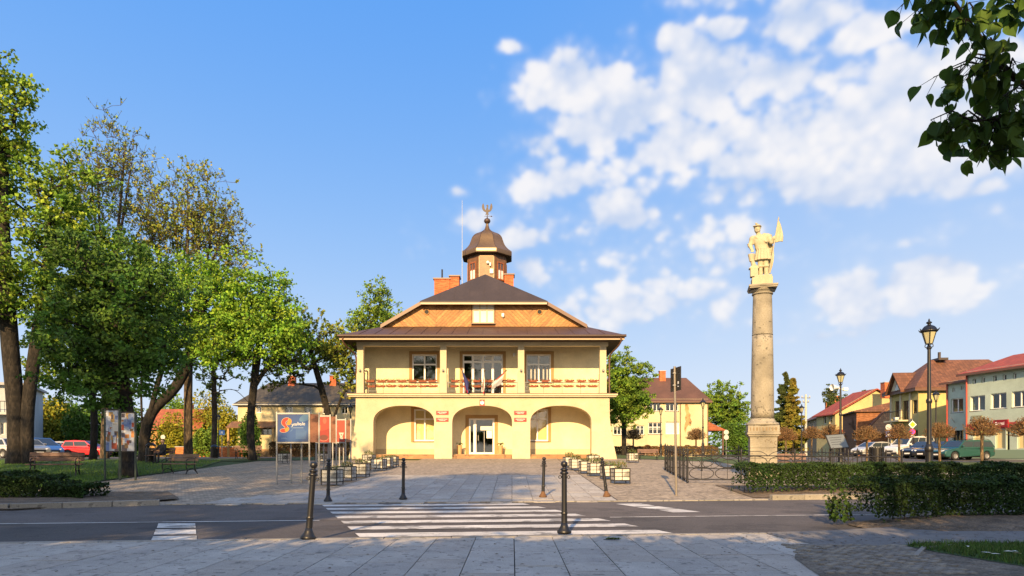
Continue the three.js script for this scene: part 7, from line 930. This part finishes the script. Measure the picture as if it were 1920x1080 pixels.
{ // fallen petals on the grass corner, dry leaves and twigs on the pavement
  const q = rng(95), pos = []; const fleck = (x, y, d, s, list) => { const a = q() * 6.28, u = [Math.cos(a) * s, (q() - .3) * s * .5, Math.sin(a) * s], v = [-Math.sin(a) * s * .5, (q()) * s * .4, Math.cos(a) * s * .5]; list.push(x - u[0], y, -d - u[2], x + v[0], y + v[1], -d + v[2], x + u[0], y + u[1] * .3, -d + u[2], x - u[0], y, -d - u[2], x + u[0], y + u[1] * .3, -d + u[2], x - v[0], y + .004, -d - v[2]); };
  for (let k = 0; k < 60; k++) fleck(5.7 + q() * 2.6, .10 + q() * .03, 6.4 + q() * 2.2, .03 + q() * .035, pos); let g = new THREE.BufferGeometry(); g.setAttribute('position', new THREE.Float32BufferAttribute(pos, 3)); g.computeVertexNormals(); tag(mesh('fallen_petals', g, std(C(.72, .72, .68), .8), scene), 'white petals scattered over the corner grass', 'petals', null, 'stuff');
  const p2 = []; for (let k = 0; k < 420; k++) { const x = -7 + q() * 13, d = 5.5 + q() * 4.6; if (d > near(x) - .25) continue; fleck(x, .036, d, .008 + q() * q() * .03, p2); } for (let k = 0; k < 500; k++) { const x = 3.2 + q() * 7, d = 8.8 + q() * 1.9; fleck(x, x > 6 && d > 10.7 ? .1 : .042, d, .01 + q() * .022, p2); } for (let k = 0; k < 700; k++) { const x = 6 + q() * 8, d = 10.9 + q() * 1.2; fleck(x, .07, d, .012 + q() * .03, p2); } for (let k = 0; k < 300; k++) { const x = -10 + q() * 22, d = 19 + q() * 8; fleck(x, G(x, d) + .02, d, .015 + q() * .03, p2); }
  g = new THREE.BufferGeometry(); g.setAttribute('position', new THREE.Float32BufferAttribute(p2, 3)); g.computeVertexNormals(); tag(mesh('leaf_litter', g, std(C(.11, .08, .045), .9), scene), 'dry leaf bits strewn over the pavement and path', 'leaf litter', null, 'stuff');
  const sp = thing('fallen_sprig', 'small green sprig lying on the pavement slabs by the kerb', 'sprig', [...(() => { const [x, d] = onGround(1148, 1016.5); return [x, .034, -d]; })()]); const lp = []; for (let k = 0; k < 46; k++) lp.push(gauss(q) * .1, .008 + q() * .02, gauss(q) * .035); mesh('leaves', leafCloud(lp, { size: .05, pal: PAL.dark, seed: 97, up: 2 }), leafMat, sp, true); mesh('stem', [bar([-.13, .006, 0], [.1, .01, .01], .004)], M.bark, sp);
  // rough setts where slabs meet the path
  const st = new THREE.Group(); st.name = 'setts'; scene.add(st); struct(st); const geos = [0, 1, 2].map((k) => boxUV(rbox(.10 + k * .015, .06, .085 + k * .008, 0, 0, 0, .018))), mats = [C(.24, .22, .19), C(.20, .18, .15), C(.28, .25, .20)].map((c) => std(c, .9, { map: T.granite() })); let n = 0;
  for (let j = 0; j < 21 && n < 295; j++) for (let i = 0; i < 20 && n < 295; i++) { const d = 7.05 + j * .108, x = 3.15 + (d - 6) * .2 + i * .125 + (j % 2) * .06; if (x > 4.85 + (d - 7) * .25 || q() < .12) continue; const m = new THREE.Mesh(geos[Math.floor(q() * 3)], mats[Math.floor(q() * 3)]); m.name = 'sett_stone'; m.position.set(x + gauss(q) * .006, .012 + q() * .012, -d + gauss(q) * .006); m.rotation.set((q() - .5) * .09, (q() - .5) * .2, (q() - .5) * .09); st.add(m); n++; }
}
// ---------------------------------------------------------------- trees behind and beside the camera whose shade falls on road and pavement
const street = 'street trees behind the viewpoint';
const shadeTree = (label, base, o) => tree('street_tree', label, base, { size: .2, spread: .55, pal: PAL.dense, r0: .22, group: street, ...o });
shadeTree('high crowned street tree whose shade lies on the middle of the forecourt', [-8.8, -12.4], { trunk: [{ pts: [[0, 0, 0], [.1, 6, 0], [0, 13, 0]] }], lobes: [[0, 15.0, 0, 2.9, 2.3, 3.0], [1.2, 16, -.6, 1.8, 1.7, 1.8], [-1.9, 12.2, .4, 1.5, 1.6, 1.8], [.6, 13.2, .2, 2.6, 1.3, 2.0]], clusters: 300, leaves: 70, seed: 101 });
shadeTree('low street tree shading the pavement before the crossing', [-5.2, -1.2], { trunk: [{ pts: [[0, 0, 0], [0, 2.4, 0], [0, 3.6, 0]] }], lobes: [[-2.4, 3.6, 0, 3.2, .7, 1.7], [2.4, 3.6, 0, 3.2, .7, 1.7]], clusters: 300, leaves: 75, seed: 102 });
shadeTree('low street tree shading the pavement slabs near the sprig', [2.6, -1.4], { trunk: [{ pts: [[0, 0, 0], [0, 2.4, 0], [0, 3.6, 0]] }], lobes: [[-2.2, 3.6, 0, 2.8, .7, 1.7], [1.6, 3.8, .2, 2.6, .9, 1.9]], clusters: 280, leaves: 75, seed: 103 });
shadeTree('broad street tree shading the road towards the park', [-13, -5], { trunk: [{ pts: [[0, 0, 0], [0, 4, 0], [0, 9, 0]] }], lobes: [[0, 8, 0, 4.0, 3.2, 3.8], [-3.5, 6.6, .6, 3.4, 2.6, 3.2], [2.2, 6.4, .4, 2.0, 1.9, 2.4], [4.5, 9.4, 1.2, 1.6, 1.6, 2.0], [4.5, 7.8, -.8, 1.5, 1.3, 1.6]], clusters: 420, leaves: 75, seed: 104 });
shadeTree('tall street tree shading the paving by the display boards', [-17.5, 5.5], { trunk: [{ pts: [[0, 0, 0], [0, 6, 0], [0, 14, 0]] }], lobes: [[0, 12.5, 0, 3.6, 4.6, 3.8], [-3.4, 10, 0, 3, 3.6, 3.4], [3.0, 10.5, 0, 2.4, 3.0, 3.0]], clusters: 300, leaves: 58, seed: 105 });
shadeTree('tall street tree shading the paving behind the leaning bollard', [-14.8, -9], { trunk: [{ pts: [[0, 0, 0], [0, 6, 0], [0, 13, 0]] }], lobes: [[0, 12.8, 0, 3.2, 3.0, 3.2], [2.4, 14.4, 0, 2.2, 2.2, 2.6], [-2.6, 12, 0, 2.6, 2.8, 2.8]], clusters: 150, leaves: 46, seed: 109 });
shadeTree('tall street tree shading the park lawn and benches', [-25.5, 8], { trunk: [{ pts: [[0, 0, 0], [0, 5, 0], [0, 13, 0]] }], lobes: [[0, 12.5, 0, 4.4, 4.6, 4], [-4.6, 11, 0, 3.6, 4.4, 3.6], [4.2, 12.5, 0, 3.0, 3.6, 3.0]], clusters: 380, leaves: 60, seed: 106 });
shadeTree('street tree shading the hedges and the side path', [9.2, -1.5], { trunk: [{ pts: [[0, 0, 0], [0, 3, 0], [0, 7, 0]] }], lobes: [[0, 6.4, 0, 3.8, 3.0, 3.6], [4, 6.5, 0, 3.4, 2.8, 3.4], [-2.6, 5.0, -.8, 1.8, 1.8, 2.4], [1.5, 9, .5, 3.6, 1.8, 3]], clusters: 420, leaves: 75, seed: 107 });
shadeTree('street tree shading the road and long hedge farther along', [15.5, 2.5], { trunk: [{ pts: [[0, 0, 0], [0, 3, 0], [0, 8, 0]] }], lobes: [[.6, 7, 0, 3.6, 3.2, 3.4], [4.6, 7, 0, 3.6, 3.0, 3.4], [-2.4, 8.2, -1, 2.2, 1.5, 2.4]], clusters: 360, leaves: 75, seed: 108 });
{ // linden whose bough reaches into the picture
  const q = rng(120), t = thing('linden_tree', 'linden with a bough of large heart shaped dark leaves hanging overhead', 'tree', [4.6, -.05, -1.6]);
  const heart = new THREE.Shape(); heart.moveTo(0, 0); heart.bezierCurveTo(.20, -.16, .56, .02, .48, .40); heart.bezierCurveTo(.42, .70, .12, .84, 0, 1.12); heart.bezierCurveTo(-.12, .84, -.42, .70, -.48, .40); heart.bezierCurveTo(-.56, .02, -.20, -.16, 0, 0); const hs = new THREE.ShapeGeometry(heart, 5); const hp = hs.toNonIndexed().attributes.position;
  const W = (px, py, d) => V((px - 960) * d / FOCAL - 4.6, yAt(py, d) + .05, -d + 1.6), tw = [], pos = [], col = [];
  const leaf = (p, s) => { const dir = V(gauss(q) * .6, -1 + q() * .5, gauss(q) * .6).normalize(), side = V(q() - .5, (q() - .5) * .5, q() - .5).cross(dir).normalize(), nr = side.clone().cross(dir), fold = .25 + q() * .3, c = [[.045, .105, .012], [.06, .13, .015], [.036, .085, .011], [.08, .15, .018]][Math.floor(q() * 4)]; for (let i = 0; i < hp.count; i++) { const u = hp.getX(i), v = hp.getY(i), w = Math.abs(u) * fold - v * v * .12; pos.push(p.x + (side.x * u + dir.x * v + nr.x * w) * s, p.y + (side.y * u + dir.y * v + nr.y * w) * s, p.z + (side.z * u + dir.z * v + nr.z * w) * s); col.push(...c); } };
  const bough = (pts, r0, r1) => { const v = pts.map((p) => W(...p)); const c = new THREE.CatmullRomCurve3(v), n = 14; for (let i = 0; i < n; i++) tw.push(bar(c.getPoint(i / n), c.getPoint((i + 1) / n), mix(r0, r1, i / n), mix(r0, r1, (i + 1) / n), 6)); return c; };
  const spray = (a, b, n, s) => { const A = a, Bv = b, m = A.clone().lerp(Bv, .5).add(V(0, .04, 0)); tw.push(bar(A, m, .0045, .003, 5), bar(m, Bv, .003, .0018, 5)); for (let k = 0; k < n * .95; k++) { const u = .25 + .75 * q(), p = A.clone().lerp(Bv, u).add(V(0, .04 * (1 - Math.abs(u - .5) * 2), 0)), e = p.clone().add(V(gauss(q) * .075, -.012 - q() * .06, gauss(q) * .09)); tw.push(bar(p, e, .0015, .001, 3)); leaf(e, s * (.7 + .5 * q())); } };
  const d = 2.7;
  const c1 = bough([[2060, 260, 2.9], [1918, 158, 2.75], [1870, 112, 2.7], [1830, 60, 2.65], [1790, 5, 2.6], [1760, -40, 2.55]], .014, .005), at = (u) => c1.getPoint(u);
  for (const [u, px, py, n] of [[.98, 1690, 12, 10], [.9, 1712, 30, 12], [.84, 1735, 52, 10], [.92, 1760, 8, 9], [.80, 1778, 62, 11], [.72, 1812, 60, 6], [.75, 1835, 28, 8], [.62, 1848, 75, 9], [.5, 1866, 92, 8], [.66, 1800, 72, 5], [.45, 1885, 95, 8], [.3, 1905, 120, 6], [.42, 1800, 132, 10], [.36, 1775, 130, 9], [.34, 1750, 145, 10], [.3, 1765, 165, 9], [.32, 1810, 150, 10], [.28, 1845, 140, 7], [.2, 1850, 170, 9], [.2, 1838, 200, 9], [.16, 1880, 180, 12], [.1, 1900, 165, 10]]) spray(at(u), W(px, py, d + gauss(q) * .12), n, .053);
  const c2 = bough([[2080, 300, 2.95], [1960, 225, 2.8], [1880, 222, 2.7], [1825, 228, 2.65]], .009, .003);
  for (const [u, px, py, n] of [[1, 1745, 225, 10], [.98, 1752, 240, 11], [.95, 1775, 250, 11], [.9, 1790, 225, 10], [.85, 1815, 230, 7], [.85, 1800, 262, 6], [.7, 1872, 205, 10], [.6, 1890, 235, 13], [.6, 1905, 205, 12], [.5, 1910, 255, 12], [.75, 1860, 250, 9], [.7, 1840, 275, 9], [.66, 1850, 290, 10], [.62, 1885, 290, 9], [.6, 1900, 296, 6], [.55, 1865, 262, 8]]) spray(c2.getPoint(u), W(px, py, d + gauss(q) * .12), n, .053);
  const c3 = bough([[2040, -60, 2.8], [1960, -20, 2.7], [1900, 5, 2.65]], .008, .003); for (const [u, px, py, n] of [[1, 1858, 2, 7], [.9, 1905, 24, 9], [.8, 1915, 8, 8], [.95, 1885, 0, 7]]) spray(c3.getPoint(u), W(px, py, d), n, .053);
  const main = [V(0, 0, 0), V(.05, 1.5, 0), V(.1, 3.0, 0), V(.25, 4.5, .1), V(.2, 6.5, .1)]; const tc = new THREE.CatmullRomCurve3(main); for (let i = 0; i < 12; i++) tw.push(bar(tc.getPoint(i / 12), tc.getPoint((i + 1) / 12), mix(.2, .08, i / 12), mix(.2, .08, (i + 1) / 12), 12));
  tw.push(bar(V(.08, 2.3, 0), W(2060, 260, 2.9), .045, .014, 6), bar(V(.08, 2.4, 0), W(2080, 300, 2.95), .035, .01, 6), bar(V(.1, 2.7, 0), W(2040, -60, 2.8), .04, .009, 6));
  mesh('trunk', tw, M.bark, t); const g = new THREE.BufferGeometry(); g.setAttribute('position', new THREE.Float32BufferAttribute(pos, 3)); g.setAttribute('color', new THREE.Float32BufferAttribute(col, 3)); g.computeVertexNormals(); mesh('leaves', g, leafMat, t, true);
  const crown = []; for (let k = 0; k < 5200; k++) { const th = q() * 6.283, cs = 2 * q() - 1, sn = Math.sqrt(1 - cs * cs), rr = Math.pow(q(), .3); crown.push(1.6 + 2.2 * rr * sn * Math.cos(th), 5.2 + 1.8 * rr * cs, 1.2 + 2.2 * rr * sn * Math.sin(th)); } mesh('crown', leafCloud(crown, { size: .13, pal: PAL.dense, seed: 121 }), leafMat, t, true);
}
// ----------------------------------------------------------------
scene.traverse((o) => { if (o.isMesh) { o.castShadow = true; o.receiveShadow = true; } });
renderer.render(scene, camera);
